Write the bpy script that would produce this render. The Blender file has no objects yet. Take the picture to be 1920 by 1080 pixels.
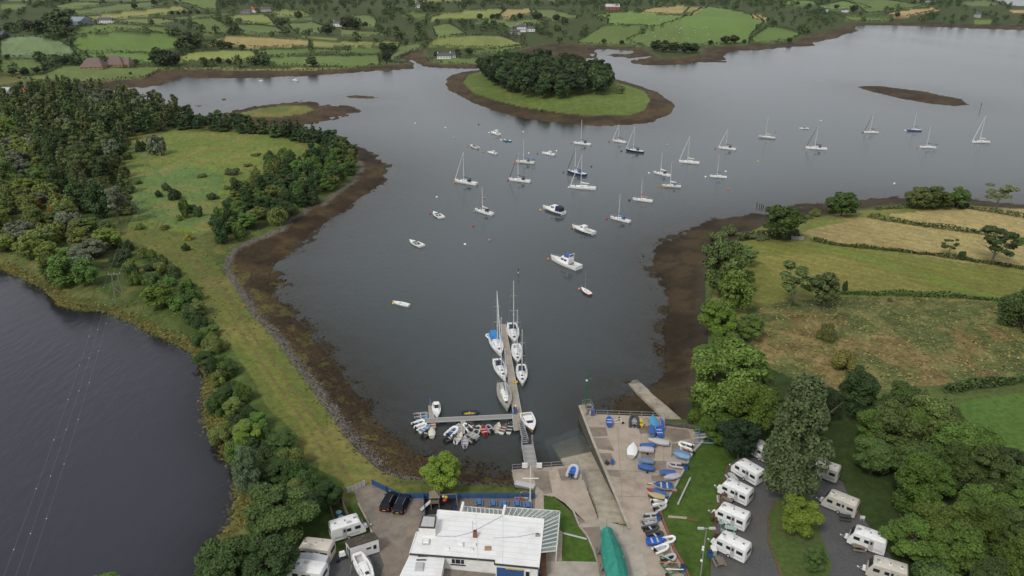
import bpy, math, random
import numpy as np
from mathutils import Vector
random.seed(7); RNG = np.random.default_rng(7)
scene = bpy.context.scene
# ------------------------------------------------------------------ camera
F = 1400.0; CX = 960.0; CY = 540.0; HC = 80.0
TH = math.atan(600.0 / F)
ST, CT = math.sin(TH), math.cos(TH)
cam_d = bpy.data.cameras.new('camera'); cam = bpy.data.objects.new('camera', cam_d)
scene.collection.objects.link(cam); scene.camera = cam
cam_d.lens = F / 1920 * 36; cam_d.sensor_width = 36; cam_d.clip_end = 30000; cam_d.clip_start = 1
cam.location = (0, 0, HC); cam.rotation_euler = (math.pi / 2 - TH, 0, 0)
# ------------------------------------------------------------------ sky, sun, exposure
SUN_EL, SUN_AZ = math.radians(48), math.radians(215)      # azimuth clockwise from +Y
world = bpy.data.worlds.new('World'); scene.world = world; world.use_nodes = True
wn = world.node_tree.nodes; wl = world.node_tree.links; wn.clear()
sky = wn.new('ShaderNodeTexSky'); sky.sky_type = 'NISHITA'; sky.sun_disc = False
sky.sun_elevation = SUN_EL; sky.sun_rotation = SUN_AZ; sky.air_density = 1.2; sky.dust_density = 4.0; sky.altitude = 50
hsv = wn.new('ShaderNodeHueSaturation'); hsv.inputs['Saturation'].default_value = 0.22
mixc = wn.new('ShaderNodeMix'); mixc.data_type = 'RGBA'
tc = wn.new('ShaderNodeTexCoord'); mp = wn.new('ShaderNodeMapping'); mp.inputs['Scale'].default_value = (1.5, 1.5, 5.0)
nz = wn.new('ShaderNodeTexNoise'); nz.inputs['Scale'].default_value = 1.6; nz.inputs['Detail'].default_value = 5
cr = wn.new('ShaderNodeMapRange'); cr.inputs['From Min'].default_value = .35; cr.inputs['From Max'].default_value = .65
cr.inputs['To Min'].default_value = 0.45; cr.inputs['To Max'].default_value = 0.8
bg = wn.new('ShaderNodeBackground'); bg.inputs['Strength'].default_value = 0.10
wo = wn.new('ShaderNodeOutputWorld')
wl.new(tc.outputs['Generated'], mp.inputs['Vector']); wl.new(mp.outputs['Vector'], nz.inputs['Vector'])
wl.new(nz.outputs['Fac'], cr.inputs['Value']); wl.new(sky.outputs['Color'], hsv.inputs['Color'])
wl.new(cr.outputs['Result'], mixc.inputs['Factor'])
wl.new(hsv.outputs['Color'], mixc.inputs[6]); mixc.inputs[7].default_value = (6.4, 6.65, 7.05, 1)
wl.new(mixc.outputs[2], bg.inputs['Color']); wl.new(bg.outputs['Background'], wo.inputs['Surface'])
sd = bpy.data.lights.new('sun', 'SUN'); sd.energy = 1.5; sd.angle = math.radians(10); sd.color = (1.0, .965, .91)
sun = bpy.data.objects.new('sun', sd); scene.collection.objects.link(sun)
_d = Vector((math.sin(SUN_AZ) * math.cos(SUN_EL), math.cos(SUN_AZ) * math.cos(SUN_EL), math.sin(SUN_EL)))
sun.rotation_euler = _d.to_track_quat('Z', 'Y').to_euler()
vs = scene.view_settings; vs.view_transform = 'Standard'; vs.look = 'None'; vs.gamma = 1; vs.exposure = 0.08
scene.cycles.max_bounces = 6; scene.cycles.transparent_max_bounces = 8; scene.cycles.diffuse_bounces = 2
scene.cycles.glossy_bounces = 3; scene.cycles.transmission_bounces = 3
# ------------------------------------------------------------------ pixel <-> world
def PX(u, v, z=0.0):
    """world point on the level plane z seen at photo pixel (u,v)"""
    u = np.asarray(u, float); v = np.asarray(v, float)
    a = (u - CX) / F; b = (v - CY) / F
    dz = -(ST + b * CT); dy = CT - b * ST
    t = (z - HC) / dz
    return np.stack([a * t, dy * t, np.zeros_like(t) + z], -1)
def proj(x, y, z):
    d = y * CT + (HC - z) * ST
    b = ((HC - z) * CT - y * ST) / d
    return CX + F * x / d, CY + F * b
def srgb(r, g, b):
    c = np.array([r, g, b], float) / 255
    return tuple(np.where(c <= .04045, c / 12.92, ((c + .055) / 1.055) ** 2.4))
# ------------------------------------------------------------------ numpy noise
def _hash(ix, iy, s):
    n = (ix.astype(np.int64) * 374761393 + iy.astype(np.int64) * 668265263 + s * 1442695041) & 0x7fffffff
    n = ((n ^ (n >> 13)) * 1274126177) & 0x7fffffff
    n = n ^ (n >> 16)
    return (n & 0xffff) / 65535.0
def vnoise(x, y, s=0):
    ix = np.floor(x); iy = np.floor(y); fx = x - ix; fy = y - iy
    fx = fx * fx * (3 - 2 * fx); fy = fy * fy * (3 - 2 * fy)
    a = _hash(ix, iy, s); b = _hash(ix + 1, iy, s); c = _hash(ix, iy + 1, s); d = _hash(ix + 1, iy + 1, s)
    return (a * (1 - fx) + b * fx) * (1 - fy) + (c * (1 - fx) + d * fx) * fy
def fbm(x, y, s=0, o=4):
    r = 0; a = .5; t = 0
    for k in range(o):
        r = r + a * vnoise(x * 2 ** k + 17 * k, y * 2 ** k - 9 * k, s + k); t += a; a *= .5
    return r / t
def inpoly(x, y, poly):
    poly = np.asarray(poly, float); x = np.asarray(x, float); y = np.asarray(y, float)
    r = np.zeros(x.shape, bool)
    bb = (x >= poly[:, 0].min()) & (x <= poly[:, 0].max()) & (y >= poly[:, 1].min()) & (y <= poly[:, 1].max())
    if not bb.any(): return r
    xs = x[bb]; ys = y[bb]; q = np.zeros(xs.shape, bool); n = len(poly)
    for i in range(n):
        x1, y1 = poly[i]; x2, y2 = poly[(i + 1) % n]
        if y1 == y2: continue
        c = ((y1 > ys) != (y2 > ys)) & (xs < (x2 - x1) * (ys - y1) / (y2 - y1) + x1)
        q ^= c
    r[bb] = q
    return r
def dpoly(x, y, pts, closed=True):
    pts = np.asarray(pts, float); n = len(pts); best = np.full(x.shape, 1e18)
    for i in range(n if closed else n - 1):
        ax, ay = pts[i]; bx, by = pts[(i + 1) % n]; ex = bx - ax; ey = by - ay; L = ex * ex + ey * ey
        if L < 1e-9: continue
        t = np.clip(((x - ax) * ex + (y - ay) * ey) / L, 0, 1)
        best = np.minimum(best, (x - ax - t * ex) ** 2 + (y - ay - t * ey) ** 2)
    return np.sqrt(best)
def sstep(a, b, x):
    t = np.clip((x - a) / (b - a), 0, 1); return t * t * (3 - 2 * t)
def off(pts, s=3.0, ox=0, oy=0): return [(x / s + ox, y / s + oy) for x, y in pts]
# ------------------------------------------------------------------ coastlines traced in the photograph
SEA = [(2900, 300), (2100, 372), (1920, 384), (1894, 382), (1837, 376), (1800, 372), (1687, 371), (1642, 371), (1609, 374), (1537, 382),
 (1492, 387), (1432, 399), (1380, 406), (1324, 414), (1275, 436), (1237, 459), (1215, 477), (1222, 496), (1228, 515), (1234, 534), (1249, 560),
 (1253, 575), (1249, 595), (1242, 624), (1245, 650), (1247, 678), (1249, 691), (1242, 706), (1233, 715), (1210, 724), (1196, 728), (1184, 733),
 (1170, 737), (1163, 745), (1158, 752), (1140, 769), (1136, 776), (1145, 800), (1140, 890), (1105, 895), (1060, 900), (1010, 900), (962, 898),
 (927, 894), (890, 886), (871, 880), (840, 872), (800, 858), (783, 849), (759, 834), (740, 817), (722, 803), (700, 778), (670, 738), (640, 700),
 (612, 662), (580, 625), (560, 600), (547, 587), (527, 563), (513, 543), (524, 536), (535, 533), (531, 526), (523, 520), (512, 503), (520, 492), (530, 483), (553, 473),
 (563, 470), (545, 462), (558, 457), (570, 453), (590, 433), (613, 417), (627, 400), (643, 398), (660, 383), (680, 368), (707, 350), (722, 337), (725, 320),
 (720, 307), (697, 290), (680, 280), (660, 271), (647, 267), (625, 255), (600, 248), (570, 240), (563, 234), (590, 231), (607, 228), (650, 217), (673, 211),
 (683, 204), (660, 200), (640, 198), (620, 197), (583, 190), (547, 190), (507, 197), (467, 200), (427, 210), (400, 218), (380, 220), (330, 214), (285, 202), (240, 186),
 (213, 170), (233, 166), (273, 164), (300, 160), (333, 152), (343, 143), (373, 147), (417, 147), (467, 147), (510, 145), (583, 142), (640, 138),
 (703, 133), (740, 132), (777, 129), (777, 121), (764, 113), (773, 112), (783, 120), (797, 125), (827, 128), (873, 129), (913, 128), (960, 122), (1060, 114),
 (1120, 108), (1118, 98), (1113, 94), (1135, 92), (1187, 96), (1180, 101), (1150, 101), (1137, 103), (1155, 107), (1180, 109), (1227, 105), (1215, 108), (1180, 115), (1182, 118),
 (1207, 122), (1240, 123), (1280, 121), (1313, 117), (1370, 118), (1357, 110), (1363, 97), (1407, 95), (1447, 92), (1487, 88), (1530, 87), (1527, 80), (1567, 73),
 (1580, 67), (1613, 57), (1600, 52), (1613, 48), (1680, 48), (1780, 52), (1847, 55), (1920, 57), (2100, 58), (2900, 60)]
GRS = [(2900, 318), (2100, 382), (1920, 392), (1894, 390), (1800, 383), (1687, 384), (1640, 388), (1590, 396), (1537, 404), (1480, 413), (1430, 424), (1395, 440),
 (1375, 455), (1350, 470), (1328, 495), (1322, 540), (1325, 590), (1328, 640), (1312, 690), (1303, 730), (1296, 768), (1283, 793), (1262, 786), (1240, 800), (1180, 900),
 (1140, 930), (1060, 935), (1003, 926), (962, 920), (900, 916), (850, 912), (790, 908), (745, 902), (716, 890), (690, 868), (660, 835), (630, 793), (600, 752), (570, 708), (540, 668), (513, 632),
 (480, 600), (463, 577), (447, 550), (427, 520), (418, 500), (423, 485), (435, 468), (460, 454), (483, 444), (520, 432), (537, 412), (567, 396), (573, 384), (603, 380),
 (620, 365), (643, 351), (657, 338), (675, 315), (668, 297), (655, 280), (637, 267), (610, 261), (590, 252), (560, 244), (520, 239), (480, 232), (430, 226), (380, 224), (325, 218), (275, 206), (225, 190),
 (185, 175), (130, 172), (80, 158), (127, 154), (200, 152), (267, 147), (287, 133), (327, 130), (367, 130), (433, 132), (533, 133), (633, 130), (680, 125), (720, 122), (771, 119), (757, 110),
 (740, 107), (763, 97), (793, 93), (793, 103), (800, 110), (812, 118), (827, 119), (873, 121), (920, 119), (960, 100), (1000, 88), (1027, 83), (1100, 84), (1187, 88), (1207, 92),
 (1227, 103), (1233, 108), (1250, 111), (1280, 108), (1320, 102), (1320, 90), (1380, 85), (1430, 83), (1487, 80), (1513, 67), (1550, 58), (1580, 52), (1590, 43), (1680, 42), (1780, 45),
 (1920, 48), (2100, 49), (2900, 50)]
ISLES = [([(833, 157), (840, 143), (867, 135), (907, 130), (960, 122), (1020, 119), (1080, 124), (1130, 142), (1190, 158), (1233, 173), (1267, 197), (1257, 213), (1223, 230), (1173, 235),
   (1123, 237), (1040, 230), (973, 220), (923, 207), (880, 190), (843, 170)],
  [(867, 155), (880, 140), (910, 133), (960, 127), (1020, 124), (1075, 129), (1110, 141), (1150, 152), (1207, 170), (1220, 188), (1207, 208), (1180, 217), (1073, 215), (973, 200), (923, 187), (887, 174)]),
 ([(1600, 161), (1647, 161), (1730, 171), (1803, 186), (1819, 197), (1793, 199), (1747, 195), (1680, 183), (1625, 170)], None),
 ([(645, 181), (668, 178), (700, 181), (712, 184), (690, 186), (660, 184)], None), ([(395, 187), (425, 185), (440, 187), (410, 189)], None), ([(362, 199), (380, 197), (378, 200)], None)]
SPIT_G = [(445, 212), (483, 203), (533, 196), (575, 197), (590, 206), (567, 213), (520, 219), (470, 219)]
FARSEA = [(1862, -3), (1885, 8), (1920, 13), (2100, 14), (3400, 14), (3400, -44), (1800, -44), (1830, -20)]
LAG = [(-900, 440), (-300, 470), (0, 505), (56, 530), (83, 543), (111, 574), (161, 584), (194, 584), (250, 608), (294, 630), (333, 647), (360, 664), (378, 690), (384, 715), (380, 740), (383, 791),
 (406, 824), (422, 858), (444, 880), (446, 902), (439, 980), (400, 1013), (383, 1069), (370, 1140), (120, 1200), (-900, 1200)]
ZG_V = lambda v: np.interp(v, [120, 300, 600], [1.0, 1.5, 2.2])
LAGZ = 1.2
def W(poly, z=0):
    p = np.array(poly, float)
    zz = z(p[:, 1]) if callable(z) else z
    return PX(p[:, 0], p[:, 1], zz)[:, :2]
wSEA, wGRS, wLAG, wFAR = W(SEA), W(GRS, ZG_V), W(LAG, LAGZ), W(FARSEA)
def Q(pts, s, ox, oy): return [(x / s + ox, y / s + oy) for x, y in pts]
YZ = 3.2
# concrete hard-standing (tops of raised slabs), photo pixels on z = YZ
QUAY = [(1086, 760), (1107, 756), (1117, 777), (1246, 782), (1246, 797), (1290, 803), (1340, 806), (1318, 826), (1300, 846), (1282, 880), (1263, 916), (1240, 956), (1236, 966), (1246, 990), (1262, 1028), (1280, 1062), (1300, 1100),
        (1340, 1180), (1150, 1180), (1215, 1075), (1195, 1010), (1181, 993), (1164, 951), (1134, 880), (1110, 820)]
JETTY = [(959, 881), (1084, 872), (1100, 917), (1122, 975), (1110, 985), (1085, 985), (1075, 960), (1058, 943), (1040, 932), (1020, 928), (1003, 928), (1003, 918), (966, 914)]
ROAD = [(1085, 985), (1122, 975), (1181, 993), (1195, 1010), (1215, 1075), (1250, 1180), (1020, 1180), (1020, 1052), (1120, 1054), (1112, 1030), (1100, 1003)]
FORE = [(662, 920), (697, 906), (755, 935), (1003, 930), (1020, 930), (1020, 1052), (1020, 1180), (560, 1180), (600, 1085), (640, 1052), (700, 1010), (690, 980), (672, 945)]
CARAV = [(1365, 872), (1400, 850), (1420, 838), (1520, 868), (1580, 905), (1600, 950), (1640, 1000), (1680, 1060), (1705, 1180), (1330, 1180), (1333, 1040), (1340, 990), (1345, 940)]
CISLE = [(1452, 940), (1480, 925), (1515, 930), (1525, 955), (1540, 1010), (1560, 1060), (1550, 1095), (1470, 1100), (1440, 1020), (1438, 970)]
CPADL = [(560, 1180), (555, 1090), (610, 1055), (655, 1030), (700, 1010), (720, 1060), (680, 1180)]
# ------------------------------------------------------------------ terrain grid
vrow = np.concatenate([np.linspace(-52, -20, 40), np.arange(-19, 1150, 2.5), np.linspace(1160, 2600, 40)])
zdep = HC / (ST + (vrow - CY) / F * CT)
yrow = zdep * (CT - (vrow - CY) / F * ST)
yrow = np.sort(yrow); yrow = np.concatenate([[-300, -120, -40], yrow[yrow > -20], []])
ucol = np.concatenate([np.linspace(-2600, -180, 60), np.arange(-170, 2100, 2.5), np.linspace(2110, 4600, 60)])
acol = (ucol - CX) / F
def gridx(y): return np.maximum(y * CT + HC * ST, 60.0)
GX = acol[None, :] * gridx(yrow)[:, None]; GY = np.repeat(yrow[:, None], len(acol), 1)
# gentle drumlins of the far shore: pixel of the crest, height m, half widths m
HILLS = [((235, 80), 13, 110, 90), ((70, 85), 9, 90, 80), ((60, 20), 14, 180, 160), ((300, 25), 12, 160, 160), ((520, 82), 9, 120, 60), ((600, 25), 13, 200, 140), ((420, 105), 4, 80, 40),
 ((820, 35), 12, 160, 110), ((940, 80), 5, 90, 40), ((850, 75), 6, 70, 40), ((1330, 55), 16, 150, 110), ((1130, 30), 12, 200, 160), ((1500, 30), 9, 200, 100), ((1680, 15), 8, 180, 100), ((400, 60), 8, 90, 70),
 ((1000, 5), 14, 300, 200), ((1400, 5), 10, 300, 200), ((200, -5), 18, 400, 250), ((700, -8), 16, 400, 250), ((1220, -12), 16, 400, 250)]
def height(x, y):
    x = np.asarray(x, float); y = np.asarray(y, float)
    insea = inpoly(x, y, wSEA); ingrs = inpoly(x, y, wGRS)
    dS = dpoly(x, y, wSEA); dG = dpoly(x, y, wGRS)
    _, vv = proj(x, y, 0 * x); zg = ZG_V(vv)
    n1 = fbm(x / 14, y / 14, 3, 4) - .5; n2 = fbm(x / 2.2, y / 2.2, 9, 3) - .5
    far = sstep(330, 620, y)
    inland = zg + (3.2 - zg) * sstep(0, 8, dG) * (1 - far) + far * np.minimum(dG * .03, 6) + n1 * sstep(4, 30, dG) * 1.0
    for (c, hh, wx, wy) in HILLS:
        p = PX(c[0], c[1], 6.0)
        inland = inland + hh * np.exp(-((x - p[0]) / wx) ** 2 - ((y - p[1]) / wy) ** 2) * sstep(5, 70, dG) * far
    shore = zg * dS / (dS + dG + 1e-6)
    h = np.where(insea, -np.minimum(.05 + dS * .05, 3.0), np.where(ingrs, shore, inland))
    zone = np.where(insea, 0, np.where(ingrs, 1, 2))        # 0 sea bed, 1 foreshore, 2 land
    for (outer, inner) in ISLES:
        wo_ = W(outer); io = inpoly(x, y, wo_)
        dO = dpoly(x, y, wo_); h = np.where(insea & ~io, np.maximum(h, -np.minimum(.05 + dO * .05, 3.0)), h)
        if inner is not None:
            wi = W(inner, 1.0); ii = inpoly(x, y, wi); dI = dpoly(x, y, wi)
            h = np.where(io & ~ii, 1.1 * dO / (dO + dI + 1e-6), np.where(ii, 1.1 + np.minimum(dI * .06, 2.5), h))
            zone = np.where(io & ~ii, 1, np.where(ii, 2, zone))
        else:
            h = np.where(io, np.minimum(dO * .08, .7) + n2 * .2, h); zone = np.where(io, 1, zone)
    isp = inpoly(x, y, W(SPIT_G, 1.0)); h = np.where(isp, np.maximum(h, 1.0), h); zone = np.where(isp, 2, zone)
    fs = inpoly(x, y, wFAR); dF = dpoly(x, y, wFAR)
    h = np.where(fs, -1.5, np.where(zone == 2, np.minimum(h, .5 + dF * .05), h)); zone = np.where(fs, 0, zone)
    il = inpoly(x, y, wLAG); dL = dpoly(x, y, wLAG)
    h = np.where(il, LAGZ - np.minimum(.05 + dL * .12, 2.5), h); zone = np.where(il, 3, zone)
    h = np.where((zone == 2) & (dL < 200) & (y < 600), np.minimum(h, LAGZ + .15 + dL * .22), h)
    amp = np.where(zone == 1, .34, np.where(zone == 0, .22, .10)) * (1 - .3 * far)
    h = h + n2 * amp + np.where(zone == 1, n1 * .5, 0) * sstep(0, 6, dS)
    edge = np.exp(-dS / 5.0) * ((zone == 1) | (zone == 0)); h = h + edge * ((fbm(x / 6, y / 6, 13, 4) - .5) * 1.1 + n2 * .35) * np.where(ingrs & ~insea, np.clip(dS / 1.0, 0, 1), 1)
    return h, zone, dS, dG, dL
H0, ZONE, DS, DG, DL = height(GX, GY)
pave_w = [W(p, YZ) for p in (QUAY, JETTY, ROAD, FORE, CARAV, CPADL)]
near = GY < 260
flat = np.full(GX.shape, 1e9)
for w_ in pave_w:
    dd = np.full(GX.shape, 1e9); dd[near] = dpoly(GX[near], GY[near], w_); ins = inpoly(GX, GY, w_); dd[ins] = 0
    flat = np.minimum(flat, dd)
k_ = 1 - sstep(2, 16, flat)
landm = (ZONE == 2) & (GY < 260)
H0 = np.where(landm, H0 * (1 - k_) + 3.2 * k_, H0)
H0 = np.where(flat == 0, np.minimum(H0, 3.05), H0)
ROW_I = np.arange(len(yrow)); COL_I = np.arange(len(acol))
def gz(x, y, G=None):
    """ground height by bilinear lookup"""
    G = H0 if G is None else G
    x = np.asarray(x, float); y = np.asarray(y, float)
    r = np.interp(y, yrow, ROW_I); c = np.interp(x / gridx(y), acol, COL_I)
    r0 = np.clip(r.astype(int), 0, len(yrow) - 2); c0 = np.clip(c.astype(int), 0, len(acol) - 2); fr = r - r0; fc = c - c0
    return (G[r0, c0] * (1 - fc) + G[r0, c0 + 1] * fc) * (1 - fr) + (G[r0 + 1, c0] * (1 - fc) + G[r0 + 1, c0 + 1] * fc) * fr
def gzone(x, y):
    r = np.rint(np.interp(y, yrow, ROW_I)).astype(int); c = np.rint(np.interp(np.asarray(x) / gridx(np.asarray(y, float)), acol, COL_I)).astype(int)
    return ZONE[r, c]
def hit(u, v):
    """where the sight line of photo pixel (u,v) meets the ground"""
    u = np.atleast_1d(np.asarray(u, float)); v = np.atleast_1d(np.asarray(v, float))
    a = (u - CX) / F; b = (v - CY) / F; dz = -(ST + b * CT); dy = CT - b * ST
    t0 = (0 - HC) / np.minimum(dz, -.004); res = None; done = np.zeros(u.shape, bool); tt = t0.copy()
    lo = t0 * 0 + 30
    for k in range(160):
        t = t0 * (.35 + .65 * (k + 1) / 160)
        z = HC + dz * t; g = np.maximum(gz(a * t, dy * t), 0)
        h_ = (~done) & (z <= g)
        tt = np.where(h_, t, tt); done |= h_
    return np.stack([a * tt, dy * tt, np.maximum(gz(a * tt, dy * tt), 0)], -1)
# small carves: the slipway trench
def carve(px, a, za, b, zb):
    w = W(px, 1.5); A = PX(*a, za)[:2]; B = PX(*b, zb)[:2]; d = B - A; m = inpoly(GX, GY, w)
    t = np.clip(((GX - A[0]) * d[0] + (GY - A[1]) * d[1]) / (d @ d), 0, 1); H0[m] = np.minimum(H0[m], (za + (zb - za) * t - .45)[m])
carve([(1078, 862), (1118, 975), (1124, 992), (1190, 1000), (1140, 880), (1112, 812), (1085, 790), (1020, 815), (1040, 870)], (1151, 984), 3.2, (1067, 823), -1.0)
carve([(1240, 800), (1294, 800), (1196, 706), (1164, 708)], (1266, 790), 2.2, (1180, 710), -.35)
# ------------------------------------------------------------------ node helpers
MATS = {}
def newmat(name):
    m = bpy.data.materials.new(name); m.use_nodes = True
    nt = m.node_tree; return m, nt, nt.nodes, nt.links, nt.nodes['Principled BSDF']
def mat(name, col, rough=.6, metal=0, noise=0.0, nscale=1.5, bump=0.0, bscale=8.0, spec=.5, coat=0, emis=None, alpha=1, dirt=None, dscale=.5):
    """painted / plain surface with real-scale noise in colour, grime and bump"""
    if name in MATS: return MATS[name]
    m, nt, N, L, P = newmat(name)
    P.inputs['Roughness'].default_value = rough; P.inputs['Metallic'].default_value = metal
    P.inputs['Specular IOR Level'].default_value = spec; P.inputs['Coat Weight'].default_value = coat; P.inputs['Alpha'].default_value = alpha
    tc = N.new('ShaderNodeTexCoord')
    base = N.new('ShaderNodeRGB'); base.outputs[0].default_value = (*col, 1); out = base.outputs[0]
    if noise:
        nz = N.new('ShaderNodeTexNoise'); nz.inputs['Scale'].default_value = nscale; nz.inputs['Detail'].default_value = 6; nz.inputs['Roughness'].default_value = .65
        L.new(tc.outputs['Object'], nz.inputs['Vector'])
        mr = N.new('ShaderNodeMapRange'); mr.inputs['From Min'].default_value = .3; mr.inputs['From Max'].default_value = .7
        mr.inputs['To Min'].default_value = 1 - noise; mr.inputs['To Max'].default_value = 1 + noise
        L.new(nz.outputs['Fac'], mr.inputs['Value'])
        mx = N.new('ShaderNodeMix'); mx.data_type = 'RGBA'; mx.blend_type = 'MULTIPLY'; mx.inputs['Factor'].default_value = 1
        L.new(out, mx.inputs[6]); L.new(mr.outputs['Result'], mx.inputs[7]); out = mx.outputs[2]
    if dirt:
        n2 = N.new('ShaderNodeTexNoise'); n2.inputs['Scale'].default_value = dscale; n2.inputs['Detail'].default_value = 8; n2.inputs['Roughness'].default_value = .7
        L.new(tc.outputs['Object'], n2.inputs['Vector'])
        m2 = N.new('ShaderNodeMapRange'); m2.inputs['From Min'].default_value = .48; m2.inputs['From Max'].default_value = .66; m2.inputs['To Max'].default_value = dirt[1]
        L.new(n2.outputs['Fac'], m2.inputs['Value'])
        mx = N.new('ShaderNodeMix'); mx.data_type = 'RGBA'; L.new(m2.outputs['Result'], mx.inputs['Factor'])
        L.new(out, mx.inputs[6]); mx.inputs[7].default_value = (*dirt[0], 1); out = mx.outputs[2]
    L.new(out, P.inputs['Base Color'])
    if bump:
        n3 = N.new('ShaderNodeTexNoise'); n3.inputs['Scale'].default_value = bscale; n3.inputs['Detail'].default_value = 4
        L.new(tc.outputs['Object'], n3.inputs['Vector'])
        bp = N.new('ShaderNodeBump'); bp.inputs['Strength'].default_value = bump; bp.inputs['Distance'].default_value = .05
        L.new(n3.outputs['Fac'], bp.inputs['Height']); L.new(bp.outputs['Normal'], P.inputs['Normal'])
    if emis: P.inputs['Emission Color'].default_value = (*emis, 1); P.inputs['Emission Strength'].default_value = 1
    MATS[name] = m; return m
C = scene.collection
def tag(o, label=None, cat=None, group=None, kind=None):
    if label: o['label'] = label
    if cat: o['category'] = cat
    if group: o['group'] = group
    if kind: o['kind'] = kind
    return o
def npmesh(name, V, Fc, mats=None, midx=None, smooth=False, attrs=None):
    V = np.asarray(V, np.float32); Fc = np.asarray(Fc, np.int32); k = Fc.shape[1]
    me = bpy.data.meshes.new(name); me.vertices.add(len(V)); me.vertices.foreach_set('co', V.ravel())
    me.loops.add(Fc.size); me.loops.foreach_set('vertex_index', Fc.ravel())
    me.polygons.add(len(Fc)); me.polygons.foreach_set('loop_start', np.arange(0, Fc.size, k, dtype=np.int32)); me.polygons.foreach_set('loop_total', np.full(len(Fc), k, np.int32))
    if midx is not None: me.polygons.foreach_set('material_index', np.asarray(midx, np.int32))
    if smooth: me.polygons.foreach_set('use_smooth', np.ones(len(Fc), bool))
    for m in (mats or []): me.materials.append(m)
    for nme, a in (attrs or {}).items():
        a = np.asarray(a, np.float32)
        if a.ndim == 2:
            at = me.attributes.new(nme, 'FLOAT_COLOR', 'POINT'); at.data.foreach_set('color', np.concatenate([a, np.ones((len(a), 1), np.float32)], 1).ravel())
        else:
            at = me.attributes.new(nme, 'FLOAT', 'POINT'); at.data.foreach_set('value', a)
    me.update(calc_edges=True); return me
def link(name, me, parent=None, loc=None, rz=None):
    o = bpy.data.objects.new(name, me); C.objects.link(o)
    if parent is not None: o.parent = parent
    if loc is not None: o.location = loc
    if rz is not None: o.rotation_euler = (0, 0, rz)
    return o
def empty(name, loc=(0, 0, 0), rz=0, label=None, cat=None, group=None):
    o = bpy.data.objects.new(name, None); C.objects.link(o); o.location = loc; o.rotation_euler = (0, 0, rz)
    return tag(o, label, cat, group)
class MB:
    """collects shapes into one mesh with material slots"""
    def __init__(s): s.v = []; s.f = []; s.m = []; s.mats = []
    def mi(s, m):
        if m not in s.mats: s.mats.append(m)
        return s.mats.index(m)
    def add(s, V, Fs, m):
        b = len(s.v); s.v += [tuple(map(float, p)) for p in V]; i = s.mi(m)
        for f in Fs: s.f.append(tuple(b + k for k in f)); s.m.append(i)
        return s
    def box(s, x0, x1, y0, y1, z0, z1, m, taper=0):
        t = taper
        V = [(x0, y0, z0), (x1, y0, z0), (x1, y1, z0), (x0, y1, z0), (x0 + t, y0 + t, z1), (x1 - t, y0 + t, z1), (x1 - t, y1 - t, z1), (x0 + t, y1 - t, z1)]
        return s.add(V, [(0, 3, 2, 1), (4, 5, 6, 7), (0, 1, 5, 4), (1, 2, 6, 5), (2, 3, 7, 6), (3, 0, 4, 7)], m)
    def obox(s, c, ax, l, w, z0, z1, m):
        """box centred at c (x,y) with long axis direction ax"""
        a = Vector((ax[0], ax[1])).normalized(); n = Vector((-a.y, a.x)); P_ = []
        for z in (z0, z1):
            for i, j in ((-1, -1), (1, -1), (1, 1), (-1, 1)): P_.append((c[0] + a.x * l / 2 * i + n.x * w / 2 * j, c[1] + a.y * l / 2 * i + n.y * w / 2 * j, z))
        return s.add(P_, [(0, 3, 2, 1), (4, 5, 6, 7), (0, 1, 5, 4), (1, 2, 6, 5), (2, 3, 7, 6), (3, 0, 4, 7)], m)
    def tube(s, p, q, r, m, r2=None, n=6):
        p = Vector(p); q = Vector(q); d = q - p
        if d.length < 1e-6: return s
        d.normalize(); a = d.orthogonal().normalized(); b = d.cross(a); r2 = r if r2 is None else r2; V = []
        for c, rr in ((p, r), (q, r2)):
            for k in range(n):
                t = 2 * math.pi * k / n; V.append(c + (a * math.cos(t) + b * math.sin(t)) * rr)
        return s.add(V, [(k, (k + 1) % n, n + (k + 1) % n, n + k) for k in range(n)] + [tuple(range(n - 1, -1, -1)), tuple(range(n, 2 * n))], m)
    def path(s, pts, r, m, n=6):
        for a, b in zip(pts[:-1], pts[1:]): s.tube(a, b, r, m, n=n)
        return s
    def beam(s, p, q, w, h, m):
        p = Vector(p); q = Vector(q); d = (q - p).normalized(); up = Vector((0, 0, 1))
        if abs(d.z) > .95: up = Vector((0, 1, 0))
        a = d.cross(up).normalized() * w / 2; b = a.cross(d).normalized() * h / 2; V = []
        for c in (p, q): V += [c - a - b, c + a - b, c + a + b, c - a + b]
        return s.add(V, [(0, 3, 2, 1), (4, 5, 6, 7), (0, 1, 5, 4), (1, 2, 6, 5), (2, 3, 7, 6), (3, 0, 4, 7)], m)
    def prism(s, poly, z0, z1, m, mside=None, top=None):
        n = len(poly); ar = sum(poly[i][0] * poly[(i + 1) % n][1] - poly[(i + 1) % n][0] * poly[i][1] for i in range(n))
        if ar < 0: poly = poly[::-1]; top = top[::-1] if top is not None else None
        V = [(p[0], p[1], z0) for p in poly] + [(p[0], p[1], (top[i] if top is not None else z1)) for i, p in enumerate(poly)]
        s.add(V, [tuple(range(n, 2 * n))], m)
        return s.add(V, [tuple(range(n - 1, -1, -1))] + [(i, (i + 1) % n, n + (i + 1) % n, n + i) for i in range(n)], mside or m)
    def ball(s, c, r, m, n=8, k=5, sz=1, squash=None):
        V = []; Fs = []
        for i in range(k + 1):
            ph = math.pi * i / k
            for j in range(n):
                t = 2 * math.pi * j / n; V.append((c[0] + r * math.sin(ph) * math.cos(t), c[1] + r * math.sin(ph) * math.sin(t), c[2] + r * sz * math.cos(ph)))
        for i in range(k):
            for j in range(n): Fs.append((i * n + j, (i + 1) * n + j, (i + 1) * n + (j + 1) % n, i * n + (j + 1) % n))
        return s.add(V, Fs, m)
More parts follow.
